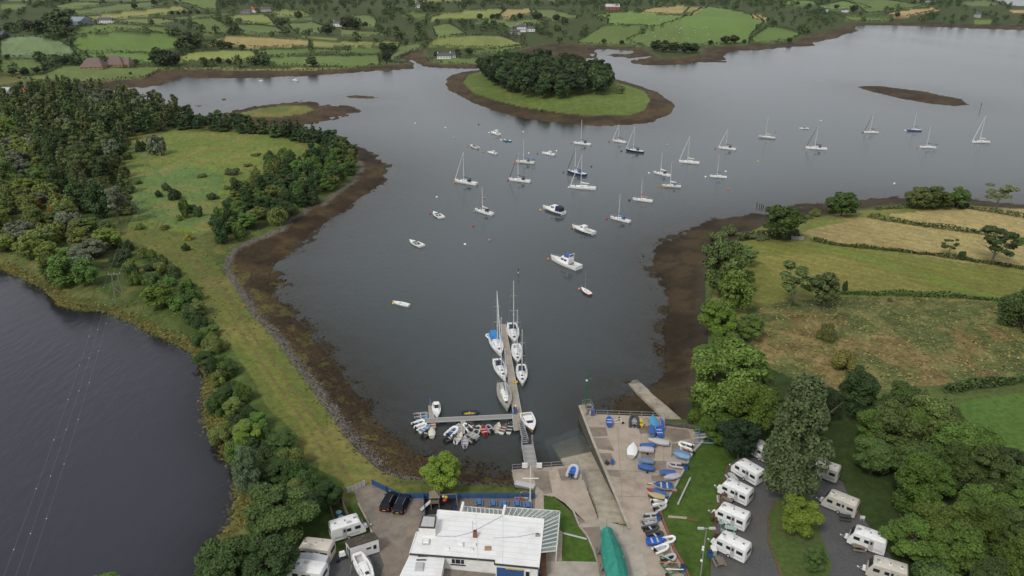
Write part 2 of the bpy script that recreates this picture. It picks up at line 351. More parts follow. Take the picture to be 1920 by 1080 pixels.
    def loft(s, secs, m, closed=False, cap=True, ring=False):
        """secs: list of point lists of equal length"""
        n = len(secs[0]); V = [p for sec in secs for p in sec]; Fs = []
        kk = n if ring else n - 1
        for i in range(len(secs) - 1):
            for j in range(kk): Fs.append((i * n + j, i * n + (j + 1) % n, (i + 1) * n + (j + 1) % n, (i + 1) * n + j))
        if cap: Fs += [tuple(range(n - 1, -1, -1)), tuple((len(secs) - 1) * n + j for j in range(n))]
        return s.add(V, Fs, m)
    def mesh(s, name, smooth=False):
        me = bpy.data.meshes.new(name); me.from_pydata(s.v, [], s.f)
        for m in s.mats: me.materials.append(m)
        me.polygons.foreach_set('material_index', s.m)
        if smooth: me.polygons.foreach_set('use_smooth', [True] * len(s.f)); 
        me.update(); me.validate()
        if smooth:
            try: me.set_sharp_from_angle(angle=math.radians(40))
            except Exception: pass
        return me
    def build(s, name, parent=None, loc=None, rz=None, smooth=False):
        return link(name, s.mesh(name, smooth), parent, loc, rz)
def copy_tree(o, parent=None):
    c = o.copy(); C.objects.link(c)
    if parent is not None: c.parent = parent
    for ch in list(o.children): copy_tree(ch, c)
    return c
# ------------------------------------------------------------------ painting the land
Z = lambda x: srgb(*x)
g1 = Z((98, 114, 62)); g1b = Z((98, 120, 62)); g2 = Z((102, 116, 70)); g3 = Z((108, 116, 70)); y1 = Z((132, 132, 78)); y2 = Z((122, 130, 72)); tn = Z((150, 136, 90)); pk = Z((168, 142, 100)); wd = Z((70, 80, 46)); gr_ = Z((106, 122, 84))
FIELDS = []
def fld(col, pts, ox=0, amp=.12, s=3.0): FIELDS.append((col, off(pts, s, ox), amp))
fld(g2, [(0, 28), (150, 30), (120, 45), (0, 55)])
fld(g2, [(300, 38), (400, 15), (600, 15), (560, 28), (430, 42), (330, 50)])
fld(g2, [(340, 70), (440, 60), (640, 30), (780, 18), (890, 5), (910, 20), (860, 40), (700, 62), (560, 78), (440, 82)])
fld(y1, [(480, 95), (700, 68), (900, 45), (1020, 40), (1060, 55), (860, 85), (700, 100), (600, 115), (520, 110)])
fld(g1, [(910, 0), (1220, 0), (1220, 50), (1160, 60), (1060, 25), (960, 5)])
fld(g2, [(920, 105), (1180, 80), (1310, 68), (1180, 95), (1060, 110), (920, 118)])
fld(g3, [(600, 120), (760, 110), (900, 100), (1000, 120), (900, 140), (700, 128)])
fld(g1, [(400, 175), (460, 150), (640, 135), (860, 150), (1000, 160), (960, 190), (880, 185), (700, 165), (520, 185), (440, 205)])
fld(g1b, [(390, 240), (470, 205), (700, 180), (950, 195), (1035, 235), (980, 280), (870, 300), (620, 300), (480, 305), (430, 280)])
fld(gr_, [(0, 215), (180, 205), (330, 225), (400, 270), (430, 310), (200, 318), (0, 320)], amp=.35)
fld(g1, [(0, 340), (190, 335), (270, 380), (180, 395), (60, 400), (0, 410)])
fld(g1b, [(410, 315), (620, 300), (885, 305), (860, 362), (700, 340), (560, 335), (410, 345)])
fld(g1, [(60, 435), (250, 420), (340, 375), (460, 370), (700, 385), (870, 378), (980, 382), (900, 400), (820, 435), (400, 468), (250, 462)], amp=.2)
fld(g1, [(1060, 115), (1190, 100), (1250, 130), (1305, 168), (1280, 190), (1140, 195), (1130, 150)])
fld(y2, [(1270, 95), (1340, 85), (1500, 85), (1545, 135), (1420, 130), (1300, 110)])
fld(g1, [(1330, 140), (1440, 138), (1560, 155), (1600, 185), (1500, 195), (1360, 180)])
fld(y2, [(1500, 65), (1600, 52), (1700, 62), (1745, 82), (1660, 92), (1560, 85)])
fld(g2, [(1610, 100), (1750, 98), (1760, 108), (1650, 117)])
fld(g2, [(1620, 135), (1760, 125), (1830, 150), (1800, 190), (1680, 190), (1640, 165)])
fld(tn, [(1165, 235), (1300, 202), (1500, 215), (1740, 230), (1745, 262), (1600, 262), (1440, 270), (1380, 270), (1300, 250), (1200, 255)], amp=.2)
fld(y1, [(1762, 225), (1925, 235), (1925, 262), (1765, 260)])
fld(g1, [(1440, 285), (1740, 275), (1920, 284), (1920, 293), (1500, 318), (1450, 305)])
fld(g1, [(1490, 325), (1920, 312), (1920, 375), (1720, 370), (1550, 370), (1490, 345)])
fld(y2, [(1005, 325), (1060, 300), (1200, 288), (1410, 285), (1440, 310), (1430, 340), (1200, 345), (1005, 350)], amp=.2)
fld(y1, [(1010, 382), (1530, 385), (1920, 380), (1925, 392), (1540, 398), (1010, 390)], amp=.2)
fld(y2, [(1700, 205), (1900, 215), (1900, 222), (1720, 215)])
fld(g2, [(20, 90), (100, 88), (180, 92), (215, 155), (120, 150), (100, 110)], 640)
fld(g3, [(0, 165), (100, 175), (250, 185), (260, 195), (200, 200), (0, 200)], 640)
fld(y1, [(0, 235), (340, 235), (330, 250), (60, 264), (0, 264)], 640)
fld(g1, [(0, 272), (230, 265), (215, 300), (0, 295)], 640)
fld(g1, [(0, 318), (210, 310), (220, 355), (370, 352), (100, 378), (0, 385)], 640)
fld(g2, [(330, 255), (420, 250), (480, 265), (400, 290), (330, 330), (240, 350), (300, 300)], 640, .3)
fld(g1, [(330, 80), (400, 65), (490, 88), (470, 105), (420, 108)], 640)
fld(y2, [(470, 115), (560, 82), (700, 62), (880, 48), (920, 60), (890, 80), (880, 105), (700, 112)], 640)
fld(tn, [(895, 85), (930, 52), (1060, 48), (1070, 75), (980, 95), (950, 108), (900, 100)], 640, .2)
fld(g2, [(1080, 55), (1200, 58), (1330, 90), (1320, 108), (1180, 115), (1130, 100)], 640)
fld(g1, [(510, 150), (600, 130), (640, 150), (700, 190), (600, 205), (540, 215)], 640)
fld(g2, [(640, 118), (870, 115), (980, 118), (1080, 112), (1180, 120), (1050, 132), (1000, 150), (950, 165), (900, 140), (700, 125)], 640)
fld(y2, [(470, 243), (600, 210), (780, 198), (900, 205), (1030, 255), (900, 270), (500, 262)], 640, .25)
fld(g1b, [(1410, 92), (1500, 75), (1640, 65), (1915, 90), (1905, 105), (1780, 150), (1500, 137), (1500, 105)], 640)
fld(g1, [(1330, 232), (1480, 145), (1760, 152), (1600, 225), (1700, 260), (1340, 244)], 640)
fld(g1, [(1605, 225), (1925, 100), (1925, 250), (1740, 262)], 640)
fld(tn, [(1680, 62), (1760, 45), (1920, 32), (1960, 45), (1920, 80), (1700, 70)], 640, .2)
fld(g1, [(470, 335), (560, 325), (760, 328), (830, 345), (820, 352), (700, 362), (560, 355)], 640, .2)
fld(g1, [(740, 285), (900, 272), (1040, 252), (1040, 262), (900, 292), (760, 300)], 640, .25)
fld(g1b, [(0, 100), (60, 70), (140, 35), (300, 60), (400, 85), (470, 122), (440, 140), (380, 200), (370, 245), (120, 252), (0, 245)], 1280)
fld(g1b, [(480, 150), (600, 165), (670, 195), (600, 225), (500, 240), (400, 243), (380, 220), (440, 180)], 1280)
fld(tn, [(380, 82), (440, 90), (480, 105), (470, 120), (400, 108)], 1280)
fld(y1, [(0, 35), (120, 40), (80, 78), (0, 72)], 1280)
fld(g1b, [(550, 20), (620, 0), (740, 10), (760, 30), (560, 28)], 1280)
fld(g1b, [(760, 35), (900, 5), (1020, 30), (1060, 45), (900, 60), (780, 50)], 1280)
fld(g1, [(900, 0), (1150, 0), (1370, 30), (1280, 45), (1040, 75), (1000, 40)], 1280)
fld(pk, [(1135, 80), (1240, 60), (1400, 42), (1440, 55), (1240, 95)], 1280)
fld(g1, [(830, 72), (940, 95), (1180, 110), (1180, 120), (950, 120), (900, 100)], 1280)
fld(g2, [(1560, 15), (1700, 5), (1780, 25), (1640, 40)], 1280)
fld(pk, [(1840, 60), (1925, 55), (1925, 72), (1860, 70)], 1280)
fld(g1b, [(1650, 112), (1740, 118), (1740, 142), (1640, 138)], 1280)
fld(g2, [(400, -12), (900, -14), (850, 8), (500, 8)], 0); fld(y2, [(60, -10), (300, -12), (280, 6), (40, 5)], 0); fld(y1, [(400, -8), (700, -12), (640, 10), (420, 12)], 640)
fld(g2, [(900, -14), (1300, -16), (1250, 2), (950, 4)], 640); fld(g2, [(1100, -20), (1500, -14), (1460, -2), (1150, -4)], 1280)
# near land, photo pixels
NEAR = []
def nr(col, pts, amp=.15): NEAR.append((Z(col), pts, amp))
nr((98, 104, 56), [(-300, 180), (60, 180), (200, 185), (440, 240), (620, 262), (640, 300), (560, 390), (430, 470), (400, 490), (200, 560), (-300, 520)], .3)       # peninsula
nr((112, 126, 58), [(225, 262), (300, 243), (400, 250), (470, 246), (545, 262), (590, 285), (560, 310), (500, 330), (440, 370), (420, 400), (385, 440), (300, 430), (230, 425), (250, 350), (235, 300)], .35)
nr((100, 122, 66), [(250, 330), (330, 300), (420, 330), (400, 400), (380, 430), (300, 420), (255, 400)], .3)
nr((106, 112, 54), [(215, 425), (300, 432), (380, 465), (412, 500), (450, 560), (500, 630), (560, 700), (640, 800), (712, 892), (700, 905), (660, 918), (610, 900), (560, 850), (500, 780), (450, 700), (400, 610), (340, 520), (270, 460), (215, 445)], .18)   # embankment
nr((118, 122, 58), [(395, 500), (425, 560), (480, 640), (560, 740), (620, 830), (600, 840), (540, 770), (450, 650), (400, 560)], .18)
nr((78, 92, 44), [(-300, 440), (0, 470), (100, 500), (230, 570), (330, 600), (385, 690), (380, 800), (450, 880), (445, 960), (600, 1000), (600, 850), (500, 760), (400, 600), (280, 470), (200, 440), (-300, 400)], .35)
nr((62, 82, 34), [(430, 900), (560, 860), (640, 900), (690, 980), (720, 1180), (300, 1180), (400, 1010)], .2)
nr((92, 104, 46), [(690, 895), (740, 905), (850, 915), (1004, 925), (1003, 935), (755, 935), (700, 912)], .25)
nr((118, 120, 62), [(1350, 470), (1400, 430), (1500, 410), (1650, 390), (1920, 385), (2300, 380), (2300, 620), (1500, 620), (1330, 600)], .2)
nr((152, 138, 90), [(1502, 436), (1560, 412), (1650, 406), (1700, 412), (1800, 425), (1920, 447), (2300, 500), (2300, 560), (1920, 502), (1800, 490), (1660, 466), (1540, 455)], .22)
nr((160, 144, 96), [(1660, 402), (1740, 394), (1850, 393), (1925, 408), (2300, 430), (2300, 500), (1920, 443), (1800, 428), (1700, 410)], .2)
nr((164, 148, 100), [(1795, 390), (1870, 388), (2300, 400), (2300, 425), (1920, 408), (1840, 396)], .2)
nr((116, 118, 56), [(1380, 455), (1440, 452), (1530, 456), (1660, 475), (1800, 498), (1925, 512), (2300, 560), (2300, 640), (1925, 556), (1780, 556), (1640, 552), (1590, 548), (1440, 560), (1400, 520)], .18)
nr((128, 124, 64), [(1420, 480), (1560, 478), (1700, 520), (1760, 550), (1600, 548), (1450, 520)], .18)
nr((98, 92, 56), [(1400, 580), (1480, 565), (1600, 555), (1800, 562), (1925, 570), (2300, 600), (2300, 760), (1925, 715), (1800, 722), (1700, 722), (1560, 740), (1430, 760), (1380, 660)], .5)
nr((82, 108, 48), [(1790, 757), (1925, 735), (2300, 690), (2300, 1000), (1925, 905), (1850, 850), (1790, 800)], .15)
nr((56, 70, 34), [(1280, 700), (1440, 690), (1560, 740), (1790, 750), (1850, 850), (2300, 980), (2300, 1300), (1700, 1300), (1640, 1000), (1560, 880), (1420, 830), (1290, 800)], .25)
nr((70, 92, 36), [(1290, 850), (1330, 822), (1420, 838), (1370, 870), (1345, 940), (1335, 1000), (1330, 1180), (1340, 1300), (1300, 1180), (1262, 1028), (1236, 966), (1240, 955)], .22)
nr((74, 94, 38), CISLE, .25)
nr((74, 100, 38), [(1020, 930), (1045, 935), (1085, 985), (1105, 1010), (1124, 1060), (1053, 1056), (1056, 1000), (1048, 955), (1022, 950)], .15)
nr((74, 84, 44), [(-60, 200), (10, 190), (90, 176), (260, 194), (345, 232), (300, 252), (250, 264), (225, 300), (238, 345), (250, 405), (225, 440), (212, 500), (165, 535), (110, 520), (55, 485), (0, 468), (-60, 460)], .3)
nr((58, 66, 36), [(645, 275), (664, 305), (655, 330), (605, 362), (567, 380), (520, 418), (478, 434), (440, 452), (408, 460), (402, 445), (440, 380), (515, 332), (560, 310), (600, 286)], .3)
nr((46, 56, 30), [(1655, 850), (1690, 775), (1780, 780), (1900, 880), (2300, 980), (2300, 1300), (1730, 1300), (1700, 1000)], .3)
# dark peaty bank, rushes and reed fringe of the lagoon
LINES = [((112, 98, 62), [(215, 430), (268, 445), (330, 462), (380, 492), (420, 540), (470, 620), (540, 720), (600, 800), (640, 868), (655, 900)], .35),
         ((112, 98, 62), [(222, 438), (262, 452), (320, 470), (368, 498), (408, 548), (455, 628), (524, 728), (583, 808), (622, 872), (640, 905)], .35),
         ((96, 92, 58), [(280, 440), (292, 428), (300, 415)], .3), ((96, 92, 58), [(287, 442), (300, 428), (308, 416)], .3),
         ((104, 122, 52), [(1536, 458), (1620, 478), (1700, 503), (1800, 538), (1860, 556)], 1.6), ((104, 122, 52), [(1500, 430), (1530, 420), (1580, 412)], 1.8)]
# ------------------------------------------------------------------ colours of the terrain vertices
x_ = GX.ravel(); y_ = GY.ravel(); z_ = H0.ravel(); zn = ZONE.ravel()
PU, PV = proj(x_, y_, z_)
okp = y_ > 40
# wobble the outlines a little so borders are not ruler-straight
wob = np.interp(PV, [0, 150, 500, 900], [1.0, 2.0, 5, 8])
fs_ = np.where(y_ > 430, .22, 1.0); wob = np.where(y_ > 430, 3.0, wob)
qu = PU + (fbm(x_ / 9 * fs_, y_ / 9 * fs_ * .4, 21, 2) - .5) * wob * 2; qv = PV + (fbm(x_ / 9 * fs_, y_ / 9 * fs_ * .4, 31, 2) - .5) * wob
far_m = okp & (y_ > 430)
COL = np.empty((len(x_), 3)); COL[:] = Z((84, 96, 50)); AMP = np.full(len(x_), .25); FID = np.zeros(len(x_), int)
COL[far_m] = wd
for k, (c, p, a) in enumerate(FIELDS):
    m = far_m & inpoly(qu, qv, p); COL[m] = np.array(c) * (1.1 + .08 * math.sin(k * 2.3)); AMP[m] = a; FID[m] = k + 1
nm = okp & (y_ <= 640)
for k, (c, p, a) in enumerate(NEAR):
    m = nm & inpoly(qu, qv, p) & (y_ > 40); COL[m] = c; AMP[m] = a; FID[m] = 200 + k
behind = ~okp; COL[behind] = Z((84, 96, 50))
# island meadow, spit
isl = inpoly(x_, y_, W(ISLES[0][1], 1.0)); COL[isl] = Z((98, 114, 54)); AMP[isl] = .3
spg = inpoly(x_, y_, W(SPIT_G, 1.0)); COL[spg] = Z((104, 112, 56)); AMP[spg] = .3
# patches: grass mottled with dry and rushy growth
nA = fbm(x_ / 11, y_ / 11, 41, 5); nB = fbm(x_ / 3.1, y_ / 3.1, 51, 4); nC = fbm(x_ / 45, y_ / 45, 61, 3); nD = fbm(x_ / 1.2, y_ / 1.2, 71, 2)
land = zn == 2
pen = land & (y_ < 620) & (x_ < 0)
dry = sstep(.52, .68, nA) * .55; COL[pen] = COL[pen] * (1 - dry[pen, None]) + np.array(Z((142, 130, 74))) * dry[pen, None]
gg = sstep(.55, .7, nB) * .5; COL[pen] = COL[pen] * (1 - gg[pen, None]) + np.array(Z((84, 106, 52))) * gg[pen, None]
COL[pen] *= .92
rough = (FID >= 200) & np.isin(FID - 200, [14])
s = fbm(x_ / 5 + nB * 1.5, y_ / 9, 81, 4); k1 = .8 * sstep(.47, .58, s * .6 + nC * .4); k2 = sstep(.5, .7, nB) * .6
br = np.array(Z((126, 104, 68))); gn = np.array(Z((92, 100, 56)))
cc = gn[None] * (1 - k1[:, None]) + br[None] * k1[:, None]; cc = cc * (1 - k2[:, None] * .5) + np.array(Z((140, 122, 80)))[None] * k2[:, None] * .5
COL[rough] = cc[rough]
COL *= (1 + (nC[:, None] - .5) * .35 * (land[:, None])) 
COL *= (1 + (nB[:, None] - .5) * AMP[:, None] * 1.6) * (1 + (nD[:, None] - .5) * AMP[:, None] * 1.2 * (y_[:, None] < 500))
# mowing stripes in hay fields
hay = np.isin(FID - 200, [8, 9, 10, 11, 12, 13]); ang = .9
st_ = np.sin((x_ * math.cos(ang) + y_ * math.sin(ang)) * 1.6 + nA * 3); COL[hay] *= (1 + .085 * st_[hay, None])
# tracks
for c, ln, wdt in LINES:
    p = W(ln, 3.0 if ln[0][0] < 1000 else 3.6); dd = np.full(len(x_), 99.); s_ = (y_ > 80) & (y_ < 520); dd[s_] = dpoly(x_[s_], y_[s_], p, False)
    a = (1 - sstep(wdt * .5, wdt * 1.3, dd)) * (.35 + .65 * sstep(.35, .55, nB)); a *= land; COL[:] = COL * (1 - a[:, None]) + np.array(Z(c)) * a[:, None]
# lagoon fringe
dl = DL.ravel(); fr_ = land & (dl < .8 + nA * 3.2) & (y_ < 520); tt = sstep(.4, .6, nB)[:, None]
COL[fr_] = (np.array(Z((104, 94, 46))) * (1 - tt) + np.array(Z((78, 84, 42))) * tt)[fr_]
# foreshore: brown weed, mud, green weed near the club, stones along the top
ds = DS.ravel(); dg = DG.ravel(); fsh = zn == 1
c1 = np.array(Z((70, 56, 37))); c2 = np.array(Z((90, 73, 47))); c3 = np.array(Z((104, 98, 88)))
t1 = sstep(.4, .62, nA)[:, None]; t2 = sstep(.5, .66, nB)[:, None]
fc = c1 * (1 - t1) + c2 * t1; fc = fc * (1 - t2 * .45) + np.array(Z((50, 42, 34))) * t2 * .3
gw = sstep(.58, .66, nB) * ((y_ < 200) & (x_ < 0)) * .5; fc = fc * (1 - gw[:, None]) + np.array(Z((128, 122, 56))) * gw[:, None]
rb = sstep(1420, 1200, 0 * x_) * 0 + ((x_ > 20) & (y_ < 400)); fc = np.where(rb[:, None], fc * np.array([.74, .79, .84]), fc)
stone = (1 - sstep(1.2, 2.8, dg + (nB - .5) * 2)) * ((x_ < 5) & (y_ < 330)); fc = fc * (1 - stone[:, None]) + (c3 * (.75 + .7 * nD[:, None])) * stone[:, None]
top_ = (1 - sstep(.5, 4, dg)) * ((x_ > 5) | (y_ > 330)) * .22; fc = fc * (1 - top_[:, None]) + np.array(Z((104, 98, 84))) * top_[:, None]
wet = (.72 + .28 * sstep(0, 7, ds + (nA - .5) * 9))[:, None] * (.85 + .3 * nC[:, None]); fc = fc * wet * .86
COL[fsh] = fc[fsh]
bed = zn == 0; sh = np.exp(-ds / 9)[:, None]
COL[bed] = (np.array(Z((62, 54, 42))) * sh + np.array(Z((58, 58, 50))) * (1 - sh))[bed]
COL[zn == 3] = Z((46, 40, 34))
sct = land & (dg < 2.5 + nB * 3) & (y_ > 330) & (y_ < 900); COL[sct] = COL[sct] * .7 + np.array(Z((110, 106, 72))) * .3
lum = COL.mean(1, keepdims=True); COL = np.clip((lum + (COL - lum) * .97) * .99, .004, .9)
def terrain_mat(name, rough, bump, sc):
    m, nt, N, L, P = newmat(name); P.inputs['Roughness'].default_value = rough; P.inputs['Specular IOR Level'].default_value = .15 if rough > .7 else .5
    at = N.new('ShaderNodeAttribute'); at.attribute_name = 'Col'; tc = N.new('ShaderNodeTexCoord')
    n = N.new('ShaderNodeTexNoise'); n.inputs['Scale'].default_value = sc; n.inputs['Detail'].default_value = 7; n.inputs['Roughness'].default_value = .7; L.new(tc.outputs['Object'], n.inputs['Vector'])
    mr = N.new('ShaderNodeMapRange'); mr.inputs['From Min'].default_value = .28; mr.inputs['From Max'].default_value = .72; mr.inputs['To Min'].default_value = .62; mr.inputs['To Max'].default_value = 1.38
    L.new(n.outputs['Fac'], mr.inputs['Value']); mx = N.new('ShaderNodeMix'); mx.data_type = 'RGBA'; mx.blend_type = 'MULTIPLY'; mx.inputs['Factor'].default_value = 1
    L.new(at.outputs['Color'], mx.inputs[6]); L.new(mr.outputs['Result'], mx.inputs[7]); L.new(mx.outputs[2], P.inputs['Base Color'])
    bp = N.new('ShaderNodeBump'); bp.inputs['Strength'].default_value = bump; bp.inputs['Distance'].default_value = .25; L.new(n.outputs['Fac'], bp.inputs['Height']); L.new(bp.outputs['Normal'], P.inputs['Normal'])
    return m
M_land = terrain_mat('grass_land', .9, .6, 1.1); M_shore = terrain_mat('weed_mud', .74, .55, 1.6)
nr_, nc_ = GX.shape; idx = np.arange(nr_ * nc_).reshape(nr_, nc_)
quads = np.stack([idx[:-1, :-1], idx[:-1, 1:], idx[1:, 1:], idx[1:, :-1]], -1).reshape(-1, 4)
zq = zn[quads].max(1) * 0 + np.where((zn[quads] == 2).any(1), 2, np.where((zn[quads] == 1).any(1), 1, 0))
V = np.stack([x_, y_, z_], -1)
def sub(name, m, mt, att):
    q = quads[m]; used = np.unique(q); rm = np.full(len(V), -1); rm[used] = np.arange(len(used))
    return link(name, npmesh(name, V[used], rm[q], [mt], smooth=True, attrs={'Col': COL[used]}))
fieldv = (FID > 0) & (FID < 200) | np.isin(FID - 200, [8, 9, 10, 11, 12, 13, 15])
fq = fieldv[quads].all(1) & (zq == 2)
tag(sub('ground', (zq == 2) & ~fq, M_land, 0), 'grassy land with woods, banks and lawns around the bay', kind='structure')
tag(sub('fields', fq, M_land, 0), 'green and straw coloured pasture fields', kind='structure')
tag(sub('foreshore', zq == 1, M_shore, 0), 'brown seaweed covered mud and stones at low tide', kind='structure')
tag(sub('seabed', zq == 0, M_shore, 0), 'muddy bed under the water', kind='structure')
# ------------------------------------------------------------------ water
def water_mat(name, deep, turb, wscale, bstr, wang, rough, tint, dist=.12):
    m, nt, N, L, P = newmat(name); N.remove(P); out = N['Material Output']
    tc = N.new('ShaderNodeTexCoord'); mp = N.new('ShaderNodeMapping'); mp.inputs['Rotation'].default_value = (0, 0, wang); mp.inputs['Scale'].default_value = (1, .35, 1)
    L.new(tc.outputs['Object'], mp.inputs['Vector'])
    n = N.new('ShaderNodeTexNoise'); n.inputs['Scale'].default_value = wscale; n.inputs['Detail'].default_value = 5; n.inputs['Roughness'].default_value = .6; L.new(mp.outputs['Vector'], n.inputs['Vector'])
    big = N.new('ShaderNodeTexNoise'); big.inputs['Scale'].default_value = .012; big.inputs['Detail'].default_value = 4; L.new(mp.outputs['Vector'], big.inputs['Vector'])
    mr = N.new('ShaderNodeMapRange'); mr.inputs['From Min'].default_value = .35; mr.inputs['From Max'].default_value = .68; mr.inputs['To Min'].default_value = bstr * .35; mr.inputs['To Max'].default_value = bstr
    L.new(big.outputs['Fac'], mr.inputs['Value'])
    bp = N.new('ShaderNodeBump'); bp.inputs['Distance'].default_value = dist; L.new(mr.outputs['Result'], bp.inputs['Strength']); L.new(n.outputs['Fac'], bp.inputs['Height'])
    gl = N.new('ShaderNodeBsdfGlossy'); gl.inputs['Roughness'].default_value = rough; gl.inputs['Color'].default_value = (*tint, 1); L.new(bp.outputs['Normal'], gl.inputs['Normal'])
    df = N.new('ShaderNodeBsdfDiffuse'); df.inputs['Color'].default_value = (*deep, 1)
    tr = N.new('ShaderNodeBsdfTransparent'); tr.inputs['Color'].default_value = (.88, .9, .84, 1)
    at = N.new('ShaderNodeAttribute'); at.attribute_name = 'depth'
    e = N.new('ShaderNodeMath'); e.operation = 'MULTIPLY'; e.inputs[1].default_value = -turb; L.new(at.outputs['Fac'], e.inputs[0])
    ex = N.new('ShaderNodeMath'); ex.operation = 'EXPONENT'; L.new(e.outputs[0], ex.inputs[0])
    m1 = N.new('ShaderNodeMixShader'); L.new(ex.outputs[0], m1.inputs[0]); L.new(df.outputs[0], m1.inputs[1]); L.new(tr.outputs[0], m1.inputs[2])
    fr = N.new('ShaderNodeFresnel'); fr.inputs['IOR'].default_value = 1.33; L.new(bp.outputs['Normal'], fr.inputs['Normal'])
    m2 = N.new('ShaderNodeMixShader'); L.new(fr.outputs[0], m2.inputs[0]); L.new(m1.outputs[0], m2.inputs[1]); L.new(gl.outputs[0], m2.inputs[2]); L.new(m2.outputs[0], out.inputs['Surface'])
    return m
M_sea = water_mat('sea_water', Z((78, 86, 88)), .8, 1.1, .6, .5, .1, (1, 1, 1.0), .16)
M_lag = water_mat('lagoon_water', Z((54, 55, 63)), 2.2, .62, .95, -.45, .06, (.98, .98, 1.0), .26)
cs = 2
gx2 = GX[::cs, ::cs].ravel(); gy2 = GY[::cs, ::cs].ravel(); n0, n1_ = GX[::cs, ::cs].shape; ii = np.arange(n0 * n1_).reshape(n0, n1_)
q2 = np.stack([ii[:-1, :-1], ii[:-1, 1:], ii[1:, 1:], ii[1:, :-1]], -1).reshape(-1, 4); h2 = H0[::cs, ::cs].ravel(); z2 = ZONE[::cs, ::cs].ravel()
def wsheet(name, mask, z, mt, lab):
    from functools import reduce
    q = q2[mask[q2].any(1)]; used = np.unique(q); rm = np.full(len(gx2), -1); rm[used] = np.arange(len(used))
    # grow two cells so the sheet runs under the shore
    o = link(name, npmesh(name, np.stack([gx2[used], gy2[used], np.full(len(used), z)], -1), rm[q], [mt], attrs={'depth': np.maximum(z - h2[used], 0)}))
    return tag(o, lab, kind='structure')
def grow(m, n=3):
    a = m.reshape(n0, n1_).copy()
    for _ in range(n):
        b = a.copy(); b[1:] |= a[:-1]; b[:-1] |= a[1:]; b[:, 1:] |= a[:, :-1]; b[:, :-1] |= a[:, 1:]; a = b
    return a.ravel()
wsheet('sea', grow((z2 == 0)), 0.0, M_sea, 'calm grey sea lough water filling the bay')
wsheet('lagoon', grow(z2 == 3, 1) & (gy2 < 700), LAGZ, M_lag, 'dark rippled fresh water lagoon behind the embankment')
# ------------------------------------------------------------------ haze
# ------------------------------------------------------------------ plants
def leaf_mat(name, sat=1.0, trans=.25):
    m, nt, N, L, P = newmat(name)
    at = N.new('ShaderNodeAttribute'); at.attribute_type = 'OBJECT'; at.attribute_name = 'leaf'
    lc = N.new('ShaderNodeAttribute'); lc.attribute_name = 'lc'
    oi = N.new('ShaderNodeObjectInfo')
    h = N.new('ShaderNodeHueSaturation')
    mr = N.new('ShaderNodeMapRange'); mr.inputs['To Min'].default_value = .495; mr.inputs['To Max'].default_value = .522; L.new(oi.outputs['Random'], mr.inputs['Value']); L.new(mr.outputs['Result'], h.inputs['Hue'])
    ml = N.new('ShaderNodeMath'); ml.operation = 'MULTIPLY'; m2 = N.new('ShaderNodeMapRange'); m2.inputs['To Min'].default_value = .88; m2.inputs['To Max'].default_value = 1.3
    L.new(oi.outputs['Random'], m2.inputs['Value']); L.new(m2.outputs['Result'], ml.inputs[0]); L.new(lc.outputs['Fac'], ml.inputs[1]); L.new(ml.outputs[0], h.inputs['Value'])
    h.inputs['Saturation'].default_value = sat
    L.new(at.outputs['Color'], h.inputs['Color'])
    L.new(h.outputs['Color'], P.inputs['Base Color']); P.inputs['Roughness'].default_value = .65; P.inputs['Specular IOR Level'].default_value = .25
    return m
M_leaf = leaf_mat('foliage', 1.0); M_bark = mat('bark', (.11, .085, .06), .9, noise=.4, nscale=4, bump=.5)
M_barkp = mat('grey_bark', (.2, .18, .15), .9, noise=.4, nscale=4)
def leaves(P, N_, size, lc, rng, jit=.9, asp=.7):
    n = len(P); nn = N_ + rng.normal(0, jit, (n, 3)) ; nn /= np.linalg.norm(nn, axis=1, keepdims=True) + 1e-9
    a = np.cross(nn, rng.normal(0, 1, (n, 3))); a /= np.linalg.norm(a, axis=1, keepdims=True) + 1e-9; b = np.cross(nn, a)
    sz = size * rng.uniform(.6, 1.35, (n, 1)); a = a * sz; b = b * sz * asp
    V = np.stack([P - a - b * .6, P + a * .2 - b, P + a + b * .5, P - a * .2 + b], 1).reshape(-1, 3)
    return V, np.arange(n * 4).reshape(n, 4), np.repeat(lc, 4)
